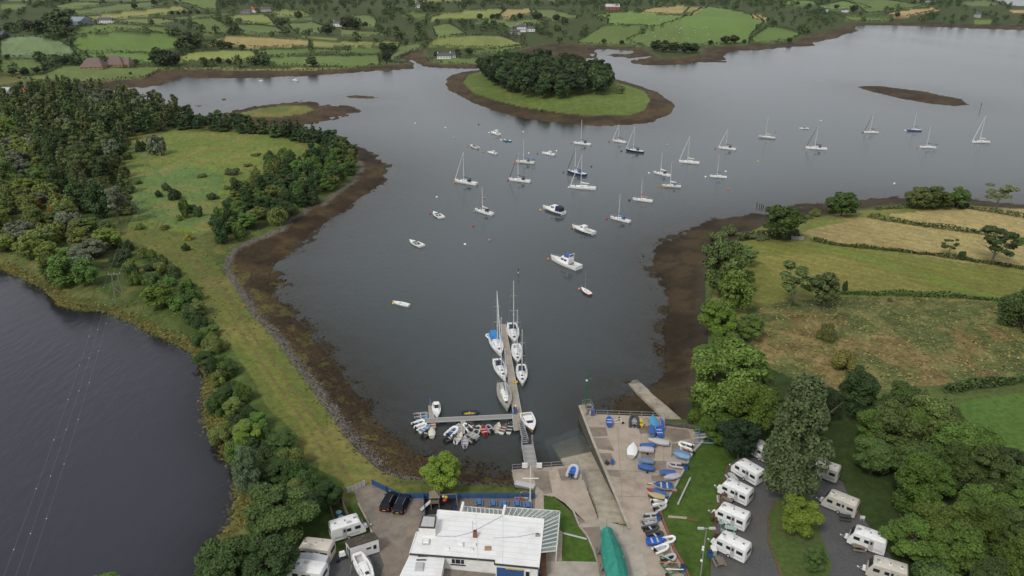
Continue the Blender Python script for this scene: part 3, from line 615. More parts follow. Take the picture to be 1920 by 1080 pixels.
def crown(kind, n, size, seed, H=10.0, R=3.6):
    rng = np.random.default_rng(seed); lobes = []
    if kind == 'round':
        K = 58
        for k in range(K):
            d = rng.normal(0, 1, 3); d /= np.linalg.norm(d); rr = rng.uniform(.45, .82)
            c = np.array([d[0] * R * rr, d[1] * R * rr, H * .51 + d[2] * H * .44 * rr]); lobes.append((c, R * rng.uniform(.11, .38), .9))
    elif kind == 'tall':
        for k in range(56):
            t = rng.uniform(.1, .97); w = R * (1 - abs(t - .45) * 1.1) * .75; a = rng.uniform(0, 6.28); rr = rng.uniform(.3, .9)
            lobes.append((np.array([math.cos(a) * w * rr, math.sin(a) * w * rr, H * t]), R * rng.uniform(.13, .34), 1.4))
    elif kind == 'pine':
        lv = 9
        for i in range(lv):
            t = .16 + .8 * i / (lv - 1); w = R * (1.02 - t) ** .75 * .95
            for k in range(max(3, int(8 * (1.1 - t)))):
                a = rng.uniform(0, 6.28); lobes.append((np.array([math.cos(a) * w * rng.uniform(.45, .8), math.sin(a) * w * rng.uniform(.45, .8), H * (t + rng.uniform(-.04, .04))]), w * rng.uniform(.38, .55) + .15, .5))
        lobes.append((np.array([0, 0, H * .95]), R * .13, 1.8))
    elif kind == 'scots':
        for k in range(20):
            a = rng.uniform(0, 6.28); rr = rng.uniform(.1, .8) ** .6; t = rng.uniform(.42, .95)
            lobes.append((np.array([math.cos(a) * R * rr * (1.1 - .4 * t), math.sin(a) * R * rr * (1.1 - .4 * t), H * t]), R * rng.uniform(.26, .44), .55))
    elif kind == 'bush':
        for k in range(16):
            a = rng.uniform(0, 6.28); rr = rng.uniform(0, .75); lobes.append((np.array([math.cos(a) * R * rr, math.sin(a) * R * rr, H * rng.uniform(.15, .75) * (1 - .35 * rr)]), R * rng.uniform(.28, .45), .9))
    elif kind == 'sparse':
        for k in range(15):
            a = rng.uniform(0, 6.28); rr = rng.uniform(.35, .95); lobes.append((np.array([math.cos(a) * R * rr, math.sin(a) * R * rr, H * rng.uniform(.45, .95)]), R * rng.uniform(.18, .32), .6))
    wts = np.array([l[1] ** 2 for l in lobes]); wts /= wts.sum(); ch = rng.choice(len(lobes), n, p=wts)
    Cn = np.array([l[0] for l in lobes])[ch]; Rr = np.array([l[1] for l in lobes])[ch]; Sq = np.array([l[2] for l in lobes])[ch]
    d = rng.normal(0, 1, (n, 3)); d /= np.linalg.norm(d, axis=1, keepdims=True); d[:, 2] = np.where(rng.random(n) < .6, np.abs(d[:, 2]), d[:, 2])
    rad = rng.uniform(.25, 1, n) ** .4
    P = Cn + d * (Rr * rad)[:, None] * np.stack([np.ones(n), np.ones(n), Sq], -1); P[:, 2] = np.maximum(P[:, 2], .05 * H)
    lt = rng.uniform(.86, 1.14, len(lobes))[ch] * rng.uniform(.7, 1.3, n)
    return leaves(P, d * 1.1 + np.array([0, 0, .6]), size, lt, rng, .7)
def trunk_mesh(kind, seed, H=10.0, R=3.6, m=None):
    b = MB(); rnd = random.Random(seed); m = m or M_bark
    top = {'round': .7, 'tall': .85, 'pine': .93, 'scots': .8, 'bush': .4, 'sparse': .62}[kind]; pts = [Vector((0, 0, -.6))]
    for i in range(1, 5): pts.append(Vector((rnd.uniform(-.2, .2) * i * .4, rnd.uniform(-.2, .2) * i * .4, H * top * i / 4)))
    r = .26 if kind != 'bush' else .12
    for i in range(4): b.tube(pts[i], pts[i + 1], r * (1 - i * .2), m, r * (1 - (i + 1) * .2), n=6)
    nb = {'pine': 5, 'bush': 4}.get(kind, 8)
    for k in range(nb):
        t = rnd.uniform(.3, .95); p = pts[0].lerp(pts[4], t); a = rnd.uniform(0, 6.28); L_ = R * rnd.uniform(.5, .85); q = p + Vector((math.cos(a) * L_, math.sin(a) * L_, L_ * (.15 if kind == 'pine' else .75)))
        mid = p.lerp(q, .5) + Vector((0, 0, -.1 * L_)); b.tube(p, mid, .1, m, .07, n=4); b.tube(mid, q, .07, m, .02, n=4)
    return b.mesh('trunk')
CR = {}
def crown_mesh(kind, lod, var):
    k = (kind, lod, var)
    if k not in CR:
        n, sz = {'near': (24000, .135), 'mid': (6500, .25), 'far': (1800, .46)}[lod]
        if kind == 'bush': n = int(n * .6)
        if kind == 'sparse': n = int(n * .42)
        if kind == 'pine': n = int(n * .9)
        H_, R_ = (4.0, 3.6) if kind == 'bush' else (10.0, 3.6)
        V, Fc, lc = crown(kind, n, sz, hash((len(kind) * 7 + ord(kind[0]), var, len(lod))) % 9999, H_, R_)
        CR[k] = (npmesh('crown', V, Fc, [M_leaf], attrs={'lc': lc}), trunk_mesh(kind, var * 31 + len(kind), H_, R_, M_barkp if kind == 'sparse' else M_bark))
    return CR[k]
def tree(name, kind, p, h, w, col, label, cat, group=None, lod=None, var=None, tk=True):
    dep = p[1] * CT + (HC - p[2]) * ST
    lod = lod or ('near' if dep < 175 else 'mid' if dep < 330 else 'far')
    var = random.randrange(4) if var is None else var
    cm, tm = crown_mesh(kind, lod, var); H_ = 4.0 if kind == 'bush' else 10.0
    root = empty(name, (p[0], p[1], p[2] - .1), random.uniform(0, 6.28), label, cat, group); root.scale = (w / 7.6, w / 7.6, h / H_)
    c = link('crown', cm, root); c['leaf'] = [float(a) for a in col]
    if tk: link('trunk', tm, root)
    return root
def px_tree(name, kind, u, vb, hpx, wpx, col, label, cat, group=None, **k):
    p = hit(u, vb)[0]; s = F / (p[1] * CT + (HC - p[2]) * ST)
    return tree(name, kind, p, max((hpx - .25 * wpx * ST) / (s * CT), 1.0), wpx / s, Z(col), label, cat, group, **k)
def scatter(poly, spacing, z=2.5, maxn=999, seed=1, inset=0):
    """blue-noise points inside a photo-traced ground outline, in metres"""
    rng = np.random.default_rng(seed); w = W(poly, z); lo = w.min(0); hi = w.max(0); out = []
    tries = int(6 * (hi - lo).prod() / spacing ** 2) + 50; cand = rng.uniform(lo, hi, (tries, 2)); cand = cand[inpoly(cand[:, 0], cand[:, 1], w)]
    cell = {}
    for p in cand:
        k = (int(p[0] // spacing), int(p[1] // spacing))
        if all((p[0] - q[0]) ** 2 + (p[1] - q[1]) ** 2 > spacing ** 2 for i in (-1, 0, 1) for j in (-1, 0, 1) for q in cell.get((k[0] + i, k[1] + j), [])):
            cell.setdefault(k, []).append(p); out.append(p)
            if len(out) >= maxn: break
    out = np.array(out); return np.concatenate([out, gz(out[:, 0], out[:, 1])[:, None]], 1)
# greens (leaf colour of the species)
DK = (60, 76, 40); PN = (72, 88, 46); OL = (104, 112, 56); MG = (88, 110, 48); BG = (108, 132, 42); YG = (132, 136, 52); GY_ = (102, 108, 84); SP = (88, 98, 52)
# island wood
WOOD_I = [(903, 139), (927, 165), (973, 180), (1023, 191), (1073, 186), (1138, 179), (1143, 160), (1110, 143), (1060, 133), (960, 129)]
for k, p in enumerate(scatter(WOOD_I, 6.2, 2.0, 190, 3)):
    kind = ['scots', 'round', 'round', 'scots'][k % 4]
    tree('island_tree', kind, p, random.uniform(12.5, 16.5), random.uniform(9.5, 12.5), Z([DK, (48, 60, 38), PN, (64, 78, 48)][random.randrange(4)]),
         'dark green tree crowded in the wood on the round grassy island', 'tree', 'trees of the island wood', lod='far' if k % 3 else 'mid')
px_tree('hawthorn_bush', 'bush', 1162, 176, 18, 22, (96, 100, 64), 'small scraggy bush on the right side of the island meadow', 'shrub')
px_tree('hawthorn_bush', 'bush', 1016, 210, 6, 6, DK, 'tiny lone bush on the island grass near the shore', 'shrub')
# conifer wood on the left peninsula
PA = [(10, 205), (40, 182), (90, 178), (150, 176), (260, 196), (330, 222), (345, 235), (300, 250), (250, 262), (222, 300), (235, 345), (250, 405), (225, 425), (185, 422), (150, 400), (110, 370), (70, 310), (40, 260)]
for k, p in enumerate(scatter(PA, 6.9, 2.8, 260, 5)):
    r = random.random()
    tree('pine_tree', 'pine' if r < .62 else 'tall' if r < .8 else 'scots', p, random.uniform(9, 14), random.uniform(7.5, 10.5), Z(random.choice([DK, PN, SP, SP, (94, 102, 60)]) if r < .9 else GY_),
         'dark conifer packed in the tall wood on the left peninsula', 'pine tree', 'conifers of the left peninsula wood')
PB = [(330, 224), (440, 240), (520, 254), (600, 262), (650, 276), (640, 292), (600, 284), (560, 270), (480, 256), (400, 250), (345, 246)]
for k, p in enumerate(scatter(PB, 4.8, 2.0, 80, 8)):
    tree('pine_tree', 'pine' if k % 3 else 'scots', p, random.uniform(5, 8.5), random.uniform(6, 8.5), Z(random.choice([DK, PN, DK, (56, 74, 40)])),
         'low dark pine in the belt along the north shore of the peninsula', 'pine tree', 'shore pines of the peninsula')
PC = [(645, 282), (668, 305), (664, 325), (640, 345), (605, 370), (567, 388), (520, 425), (478, 438), (440, 460), (408, 466), (400, 445), (425, 410), (440, 380), (470, 352), (515, 332), (500, 312), (530, 304), (560, 318), (580, 305), (600, 288)]
for k, p in enumerate(scatter(PC, 4.7, 2.2, 150, 9)):
    kind = ['round', 'pine', 'bush', 'tall', 'round'][k % 5]
    tree('shore_tree', kind, p, random.uniform(4.5, 8), random.uniform(5, 8), Z(random.choice([DK, MG, (72, 88, 44), (60, 78, 40), OL])),
         'bushy green tree in the thicket above the brown shore of the peninsula', 'broadleaf tree', 'thicket trees on the east side of the peninsula')
PD = [(-60, 200), (10, 215), (45, 270), (75, 320), (115, 380), (165, 430), (215, 440), (212, 490), (170, 545), (110, 535), (55, 492), (0, 470), (-60, 460)]
for k, p in enumerate(scatter(PD, 6.6, 2.6, 170, 12)):
    kind = ['round', 'bush', 'round', 'tall'][k % 4]
    tree('mixed_tree', kind, p, random.uniform(5, 9), random.uniform(7, 10.5), Z(random.choice([OL, MG, (112, 122, 52), (88, 102, 50), (110, 118, 56), GY_])),
         'bushy olive green tree in the mixed wood beside the lagoon', 'broadleaf tree', 'mixed wood by the lagoon')
for (u, v, c, h) in [(70, 395, (190, 134, 44), 18), (105, 405, (184, 108, 48), 16), (120, 425, (176, 150, 50), 18), (155, 432, (196, 112, 52), 16)]:
    px_tree('autumn_tree', 'round', u, v, h + 8, 24, c, 'small tree turning orange and yellow at the edge of the lagoon wood', 'broadleaf tree', 'autumn coloured trees')
PE = [(215, 500), (215, 460), (260, 478), (310, 500), (345, 545), (375, 600), (350, 600), (330, 585), (300, 560), (230, 535)]
for k, p in enumerate(scatter(PE, 4.3, 2.6, 60, 14)):
    tree('shrub', 'bush', p, random.uniform(2.5, 4.5), random.uniform(4.0, 6), Z(random.choice([OL, MG, DK, (76, 88, 48)])), 'tangled shrub on the slope between the lagoon and the grass bank', 'shrub', 'shrubs on the lagoon slope')
px_tree('willow_tree', 'round', 302, 580, 62, 62, (94, 116, 44), 'bright rounded tree beside the lagoon north of the embankment', 'broadleaf tree')
px_tree('holly_tree', 'bush', 355, 450, 18, 20, (138, 132, 64), 'small yellowish bush alone on the embankment grass', 'shrub')
px_tree('holly_tree', 'bush', 350, 472, 18, 18, DK, 'small dark bush just below the yellowish one on the embankment', 'shrub')
MEAD = [(265, 285, 26, 24, DK), (297, 290, 42, 40, GY_), (312, 358, 18, 20, (80, 92, 54)), (327, 376, 28, 28, (64, 78, 48)), (298, 370, 16, 16, DK), (345, 408, 40, 24, MG), (372, 408, 24, 22, (70, 86, 46)), (358, 400, 22, 30, DK),
        (335, 415, 14, 16, OL), (310, 430, 12, 20, OL), (437, 328, 16, 34, (86, 94, 60)), (398, 375, 16, 28, (78, 88, 54)), (380, 333, 9, 22, OL), (463, 312, 8, 20, (94, 86, 60)), (480, 292, 7, 24, OL), (425, 355, 10, 16, OL), (258, 345, 12, 18, OL), (262, 430, 14, 22, OL), (240, 300, 18, 20, MG)]
for (u, v, h, w, c) in MEAD: px_tree('gorse_bush', 'bush', u, v, h, w, c, 'low gorse or bramble bush scattered on the peninsula meadow', 'shrub', 'bushes of the peninsula meadow')
# shrubs down the lagoon side of the embankment
line = [(352, 548), (365, 565), (352, 575), (372, 592), (360, 605), (380, 618), (395, 635), (378, 650), (404, 662), (388, 680), (402, 700), (418, 690), (432, 708), (410, 722), (440, 738), (425, 755), (455, 752), (408, 775), (440, 780), (470, 790), (450, 815), (484, 810), (505, 832), (420, 830), (470, 850), (500, 865), (448, 860), (530, 850), (545, 880), (560, 905), (520, 900), (480, 890), (580, 925), (560, 945)]
for k, (u, v) in enumerate(line):
    p = hit(u, v)[0]
    tree('embankment_shrub', 'bush' if k % 3 else 'round', p, random.uniform(2.6, 4.6), random.uniform(4, 6.5), Z([DK, MG, (70, 90, 44), OL, (64, 84, 40)][k % 5]) , 'leafy shrub in the row along the lagoon side of the embankment', 'shrub', 'shrub row on the embankment')
px_tree('alder_tree', 'round', 466, 842, 66, 62, (112, 124, 52), 'yellow green rounded tree halfway down the embankment shrub row', 'broadleaf tree')
px_tree('alder_tree', 'tall', 470, 925, 95, 80, (84, 96, 66), 'tall greyish green tree leaning over the lagoon near the caravans', 'broadleaf tree')
px_tree('sycamore_tree', 'round', 530, 1010, 130, 150, (72, 86, 42), 'large dark sycamore beside the lagoon next to the caravan with the awning', 'broadleaf tree', var=0)
px_tree('sycamore_tree', 'round', 430, 1120, 140, 130, (66, 84, 42), 'dark sycamore at the lagoon corner, lowest of the left hand trees', 'broadleaf tree', var=1)
px_tree('sycamore_tree', 'round', 510, 1110, 130, 120, (58, 74, 38), 'dark sycamore squeezed between the lagoon tree and the awning caravan', 'broadleaf tree', var=2)
px_tree('holly_tree', 'round', 620, 950, 62, 58, (54, 72, 36), 'round dark evergreen beside the timber enclosure and field gate', 'broadleaf tree', var=3)
px_tree('holly_tree', 'round', 575, 975, 70, 70, (60, 76, 38), 'dark evergreen bush between the sycamore and the timber enclosure', 'broadleaf tree', var=1)
px_tree('willow_tree', 'round', 205, 1125, 66, 66, (92, 110, 42), 'treetop poking up at the bottom edge of the lagoon', 'broadleaf tree')
px_tree('lime_tree', 'round', 828, 924, 92, 84, (112, 130, 46), 'bright green lime tree standing alone behind the blue fence', 'broadleaf tree', var=2)
# right shore
B = 'broadleaf tree'
for k, (u, v, h, w, c) in enumerate([(1395, 500, 46, 50, (88, 104, 54)), (1390, 552, 56, 52, (94, 112, 52)), (1330, 615, 60, 50, (84, 102, 46)), (1400, 640, 60, 64, (92, 108, 50)), (1325, 690, 56, 54, (84, 104, 42)), (1405, 735, 90, 84, (84, 104, 44)), (1430, 790, 86, 76, (80, 98, 42)), (1312, 772, 56, 50, (80, 100, 38)), (1350, 830, 70, 80, (76, 96, 38)), (1338, 512, 50, 40, (78, 92, 48))]):
    px_tree('shoreline_tree', 'round', u, v, h, w, c, 'leafy tree filling the belt between the right foreshore and the fields', B, 'belt of trees above the right foreshore')
px_tree('poplar_tree', 'round', 1348, 560, 132, 88, (86, 100, 52), 'tall pale green tree at the head of the right shoreline row', B)
px_tree('ash_tree', 'round', 1375, 590, 95, 70, (100, 118, 50), 'light green tree just below the head of the shoreline row', B)
px_tree('ash_tree', 'round', 1345, 640, 90, 78, (98, 118, 44), 'yellowish green tree midway along the right shoreline row', B)
px_tree('ash_tree', 'bush', 1360, 660, 50, 70, (92, 110, 44), 'low light green tree above the big bright one', B)
px_tree('sycamore_tree', 'round', 1358, 790, 185, 160, (96, 112, 48), 'largest bright green tree spreading over the right foreshore', B, var=3)
px_tree('sycamore_tree', 'round', 1400, 830, 140, 110, (86, 106, 38), 'mid green tree between the biggest tree and the silvery poplar', B, var=1)
px_tree('hawthorn_bush', 'bush', 1322, 805, 48, 70, (84, 106, 36), 'low green bush beside the end of the old slipway', 'shrub')
px_tree('oak_tree', 'round', 1462, 450, 78, 80, (70, 86, 38), 'full dark green oak by the field gate', B, var=0)
px_tree('oak_tree', 'round', 1577, 405, 52, 64, (72, 90, 40), 'round dark tree on the point beyond the straw field', B, var=1)
for (u, w, c) in ((1718, 50, (96, 104, 54)), (1752, 56, (84, 98, 46)), (1794, 40, (80, 96, 44))): px_tree('ash_tree', 'round', u, 393, 48, w, c, 'tree in the clump of three on the shore beyond the straw fields', B, 'shoreline clump of three')
px_tree('ash_tree', 'sparse', 1868, 392, 48, 62, (110, 118, 74), 'thin see-through tree on the shore near the right edge', B)
px_tree('hawthorn_bush', 'bush', 1802, 391, 14, 30, (60, 66, 42), 'dark low bush between the clump of three and the thin tree', 'shrub')
px_tree('ash_tree', 'sparse', 1858, 496, 76, 84, (62, 76, 40), 'leaning dark tree in the hedge below the straw field', B)
px_tree('ash_tree', 'sparse', 1778, 480, 36, 30, (70, 86, 44), 'small slim tree in the hedge left of the leaning one', B)
px_tree('hawthorn_bush', 'bush', 1800, 488, 20, 18, DK, 'little dark bush in the hedge between the slim and the leaning tree', 'shrub')
px_tree('ash_tree', 'sparse', 1482, 570, 84, 78, (92, 104, 56), 'open crowned tree with a bare trunk on the meadow edge', B)
px_tree('ash_tree', 'round', 1540, 576, 80, 62, (84, 92, 52), 'brownish upright tree right of the open crowned one', B)
px_tree('hawthorn_bush', 'bush', 1583, 548, 26, 12, DK, 'small upright bush alone in the green field', 'shrub')
px_tree('hawthorn_bush', 'bush', 1668, 566, 10, 12, (100, 96, 60), 'tiny dry bush in the hedge above the rough meadow', 'shrub')
px_tree('oak_tree', 'bush', 1912, 615, 88, 100, (72, 86, 42), 'broad dark tree cut by the right edge of the rough meadow', B)
px_tree('hawthorn_bush', 'bush', 1550, 640, 40, 40, (104, 108, 60), 'pale green bush at the left side of the rough meadow', 'shrub')
px_tree('hawthorn_bush', 'bush', 1580, 690, 40, 60, (122, 118, 62), 'yellowish bush above the dark thicket on the rough meadow', 'shrub')
px_tree('hawthorn_bush', 'bush', 1560, 400, 14, 24, OL, 'olive bush at the foot of the round tree on the point', 'shrub'); px_tree('hawthorn_bush', 'bush', 1528, 405, 18, 26, (106, 112, 58), 'light bush left of the round tree on the point', 'shrub')
for (u, v, h, w) in [(1345, 455, 26, 44), (1370, 440, 22, 40), (1395, 446, 16, 40), (1425, 448, 14, 40), (1510, 412, 12, 30), (1490, 440, 16, 26)]: px_tree('hawthorn_bush', 'bush', u, v, h, w, (88, 94, 56), 'low grey green bush fringing the shore above the gate field', 'shrub', 'shore fringe bushes')
px_tree('holm_oak', 'round', 1508, 800, 100, 84, (34, 42, 28), 'near black evergreen behind the silvery poplar', B, var=2)
px_tree('elder_tree', 'round', 1598, 790, 125, 80, (56, 72, 36), 'dark upright tree beside the near black evergreen', B)
px_tree('elder_tree', 'round', 1548, 790, 80, 60, (48, 60, 32), 'dark tree wedged between the black evergreen and the upright one', B)
px_tree('poplar_tree', 'tall', 1474, 945, 248, 168, (84, 97, 60), 'big silvery grey poplar shading the caravans', B, var=1)
px_tree('holm_oak', 'round', 1384, 862, 98, 84, (42, 58, 36), 'round dark evergreen at the corner of the boat yard', B, var=0)
px_tree('maple_tree', 'round', 1492, 1006, 98, 80, (104, 118, 42), 'yellow green maple on the grass island in the caravan park', B, var=0)
px_tree('maple_tree', 'round', 1521, 1074, 66, 48, (74, 90, 44), 'small dark green tree below the maple in the caravan park', B, var=1)
for k, (u, v, c) in enumerate([(1362, 930, (120, 92, 70)), (1357, 948, (110, 80, 60)), (1340, 975, (100, 76, 56)), (1346, 1012, (96, 70, 52))]): px_tree('garden_shrub', 'bush', u - 3, v + 4, 22, 18, c, 'reddish brown shrub between two caravan pitches and the lawn', 'shrub', 'reddish shrubs by the pitches')
WR = [(1620, 870), (1640, 820), (1690, 790), (1760, 800), (1830, 850), (1900, 910), (1960, 980), (1990, 1150), (1760, 1180), (1720, 1080), (1690, 1010), (1660, 950), (1630, 920)]
for k, p in enumerate(scatter(WR, 4.6, 3.2, 110, 21)):
    kind = ['round', 'round', 'tall', 'bush', 'round'][k % 5]
    tree('woodland_tree', kind, p, random.uniform(6.5, 10) * (.6 if kind == 'bush' else 1), random.uniform(7, 10), Z(random.choice([(86, 102, 42), (70, 84, 38), (66, 80, 40), (80, 96, 48), (76, 94, 36), (84, 104, 42)])),
         'bushy tree in the dark wood behind the caravan park', B, 'wood behind the caravans')
for k, (u, v, h, w, c) in enumerate([(1668, 860, 130, 110, (86, 100, 50)), (1730, 850, 140, 120, (94, 104, 52)), (1780, 900, 130, 110, (84, 100, 42)), (1845, 930, 120, 100, (78, 92, 46)), (1640, 800, 60, 60, (70, 84, 40)), (1700, 780, 60, 90, (88, 96, 52)), (1885, 900, 80, 70, (60, 72, 40))]):
    px_tree('ash_tree', 'round', u, v, h, w, c, 'large pale topped tree along the upper edge of the caravan park wood', B, 'upper edge of the caravan park wood')
# ------------------------------------------------------------------ hedges, far trees and woods
def strip_leaves(pts, wdt, hgt, size, dens, seed, gap=0.0):
    rng = np.random.default_rng(seed); P = []; lc = []
    for a, b in zip(pts[:-1], pts[1:]):
        a = np.array(a[:2]); b = np.array(b[:2]); L_ = np.linalg.norm(b - a); n = int(L_ * dens)
        if n < 1: continue
        t = rng.random(n); c = a + (b - a) * t[:, None]
        blob = vnoise(c[:, 0] / 5.5, c[:, 1] / 5.5, seed); keep = blob > gap; c = c[keep]; blob = blob[keep]
        hh = hgt * (.45 + 1.25 * blob ** 1.5); d = rng.normal(0, 1, (len(c), 3)); d /= np.linalg.norm(d, axis=1, keepdims=True)
        z = gz(c[:, 0], c[:, 1]) + np.abs(d[:, 2]) * hh * .95 + .1
        P.append(np.stack([c[:, 0] + d[:, 0] * wdt * (.4 + .5 * blob), c[:, 1] + d[:, 1] * wdt * (.4 + .5 * blob), z], -1)); lc.append(.7 + .6 * rng.random(len(c)))
    if not P: return None
    P = np.concatenate(P); lc = np.concatenate(lc); return leaves(P, np.tile([0, 0, .8], (len(P), 1)), size, lc, rng, .8)
def hedge(ptspx, wdt, hgt, size, dens, col, label, group=None, gap=0.1, name='hedge', seed=1, ground=True):
    if ground:
        up = []
        for (a, b) in zip(ptspx[:-1], ptspx[1:]):
            n = max(2, int(math.hypot(a[0] - b[0], a[1] - b[1]) / 8)); up += [(a[0] + (b[0] - a[0]) * i / n, a[1] + (b[1] - a[1]) * i / n) for i in range(n)]
        up.append(ptspx[-1]); up = np.array(up); pts = hit(up[:, 0], up[:, 1])
        pts = pts[np.concatenate([[True], np.linalg.norm(np.diff(pts[:, :2], axis=0), axis=1) < 120])]
    r = strip_leaves(pts, wdt, hgt, size, dens, seed, gap)
    if r is None: return
    o = link(name, npmesh(name, r[0], r[1], [M_leaf], attrs={'lc': r[2]})); o['leaf'] = list(Z(col)); return tag(o, label, 'hedge', group)
hedge([(1629, 408), (1660, 414), (1700, 420), (1760, 430), (1840, 440), (1925, 456)], 1.0, 1.4, .3, 34, (80, 92, 50), 'dark clumpy hedge between the two upper straw fields', seed=2)
hedge([(1522, 453), (1560, 460), (1620, 466), (1700, 474), (1760, 482), (1840, 494), (1925, 506)], 1.0, 1.2, .3, 34, (80, 94, 50), 'long hedge below the straw field starting at the field gate', seed=3)
hedge([(1560, 552), (1620, 554), (1700, 556), (1800, 560), (1880, 566)], 1.0, 1.3, .3, 34, (78, 94, 48), 'hedge between the green field and the rough meadow', seed=4)
hedge([(1775, 735), (1820, 728), (1880, 720), (1960, 712)], 1.6, 1.8, .3, 60, (70, 82, 44), 'hedge between the rough meadow and the bright green field', seed=5, gap=0)
hedge([(1640, 394), (1720, 390), (1790, 388), (1850, 398), (1925, 410)], .9, 1.3, .4, 22, (92, 98, 58), 'thin hedge along the top straw field by the shore', seed=6)
hedge([(1385, 452), (1425, 446), (1470, 450), (1500, 446)], 1.6, 1.6, .38, 30, (70, 80, 44), 'dark hedge bank left of the field gate', seed=7, gap=0)
hk = 0
for k, (c, p, a) in enumerate(FIELDS):
    pts = [(max(min(q[0], 1960), -60), q[1]) for q in p]
    cy_ = sum(q[1] for q in pts) / len(pts)
    if len(pts) < 5 or cy_ < -30: continue
    # two or three runs of hedge round each field, gates left open
    n = len(pts); run = pts + [pts[0]]; st = 0
    for i in range(n):
        a_, b_ = run[i], run[i + 1]
        if abs(a_[0] - b_[0]) < 14 and (abs(a_[0] - 1280) < 12 or abs(a_[0] - 641) < 12): st = i + 1; break
    run = (pts[st:] + pts[:st]) if st else run
    o = hedge(run, 1.6, 2.4 if k % 3 else 1.7, .7, 2.0, (58, 66, 42) if k % 2 else (64, 72, 44), 'dark hedgerow dividing the hilly fields across the water', 'far hedgerows', gap=.08, seed=30 + k, name='hedgerow')
# woods of the far shore: each stretch that reads as one mass
rng = np.random.default_rng(77)
cu = rng.uniform(-40, 1960, 3900); cv = np.concatenate([rng.uniform(-18, 12, 2000), rng.uniform(5, 150, 1900)])
hp = hit(cu, cv); r_ = np.rint(np.interp(hp[:, 1], yrow, ROW_I)).astype(int); c_ = np.rint(np.interp(hp[:, 0] / gridx(hp[:, 1]), acol, COL_I)).astype(int)
fid2 = FID.reshape(GX.shape)[r_, c_]; zo = ZONE[r_, c_]; dgg = DG[r_, c_]
okk = (zo == 2) & (fid2 == 0) & (hp[:, 1] > 560) & (dgg > 5) & ~((cu < 280) & (cv > 140)) & ~inpoly(hp[:, 0], hp[:, 1], W(ISLES[0][0]))
okk &= ~((cu > 780) & (cu < 920) & (cv > 88)) & ~((cu > 1040) & (cu < 1320) & (cv > 84)) & ~((cu < 100) & (cv > 150))
infl = np.zeros(len(cu), bool)
for (c, p, a) in FIELDS: infl |= inpoly(cu, cv - 7, p) | inpoly(cu + 4, cv - 3, p) | inpoly(cu - 4, cv - 3, p)
okk &= ~(infl & (rng.random(len(cu)) < .78))
hp = hp[okk]; cu = cu[okk]; cv = cv[okk]; print('far trees', len(hp))
def far_wood(P, seed, size=(8, 15)):
    rng = np.random.default_rng(seed); Vs = []; Fs = []; Ls = []; b = 0
    for p in P:
        n = 90; h = rng.uniform(*size) * .72; w = h * rng.uniform(.8, 1.15); d = rng.normal(0, 1, (n, 3)); d /= np.linalg.norm(d, axis=1, keepdims=True); d[:, 2] = np.abs(d[:, 2]) * np.where(rng.random(n) < .2, -1, 1)
        lob = rng.normal(0, .24, (7, 3))[rng.integers(0, 7, n)]; q = (d * .75 + lob) * np.array([w / 2, w / 2, h / 2]); c = p + np.array([0, 0, h * .45])
        V_, F_, l_ = leaves(c + q, d + np.array([0, 0, .6]), w * .12, np.full(n, rng.uniform(.75, 1.25)) * rng.uniform(.85, 1.15, n), rng); Vs.append(V_); Fs.append(F_ + b); Ls.append(l_); b += len(V_)
    return np.concatenate(Vs), np.concatenate(Fs), np.concatenate(Ls)
for i, (a, b_) in enumerate([(-60, 330), (330, 700), (700, 1060), (1060, 1420), (1420, 1980)]):
    s_ = (cu >= a) & (cu < b_)
    if not s_.any(): continue
    V_, F_, l_ = far_wood(hp[s_], 90 + i); o = link('woodland', npmesh('woodland', V_, F_, [M_leaf], attrs={'lc': l_})); o['leaf'] = list(Z((70, 84, 46)))
    tag(o, 'far-off dark woods and copses among the fields of the opposite shore', kind='stuff')
FT = [(20, 62, 22), (55, 60, 24), (75, 62, 26), (115, 70, 26), (135, 30, 14), (107, 28, 14), (253, 17, 12), (289, 10, 12), (118, 60, 40), (95, 45, 24), (323, 28, 8), (335, 28, 8), (346, 27, 9), (358, 27, 8), (372, 27, 8), (586, 126, 22), (310, 122, 34), (325, 124, 28), (296, 122, 30), (350, 92, 34), (365, 90, 26), (340, 96, 24),
      (415, 92, 20), (430, 92, 16), (455, 94, 12), (410, 120, 14), (430, 122, 12), (480, 122, 16), (495, 124, 14), (560, 36, 16), (615, 66, 22), (530, 50, 18), (720, 97, 20), (735, 96, 18), (725, 115, 20), (650, 55, 26), (662, 56, 24), (685, 50, 10), (900, 36, 12), (932, 36, 12), (923, 36, 11), (975, 36, 13), (1003, 35, 14), (1010, 36, 14),
      (1043, 40, 14), (1056, 40, 10), (1132, 82, 10), (1165, 84, 10), (880, 104, 16), (860, 106, 10), (858, 102, 12), (820, 108, 14), (1360, 82, 18), (1376, 82, 18), (1332, 84, 10), (1395, 82, 9), (1480, 80, 10), (1230, 96, 22), (1245, 98, 24), (1262, 98, 22), (1285, 100, 24), (1300, 100, 20), (1600, 24, 16), (1568, 17, 10), (1517, 15, 10), (1682, 32, 10), (1495, 10, 8),
      (85, 125, 14), (105, 120, 20), (120, 122, 20), (135, 118, 16), (25, 142, 16), (47, 142, 18), (70, 138, 14), (85, 135, 12), (150, 118, 12), (245, 140, 6), (255, 122, 12), (15, 110, 10)]
for k, (u, v, h) in enumerate(FT):
    px_tree('field_tree', 'round', u, v, h, h * 1.15, random.choice([(60, 72, 42), (66, 78, 44), (56, 66, 40), (74, 84, 50)]), 'dark rounded tree standing by the far shore fields', B, 'field trees of the far shore', lod='far')
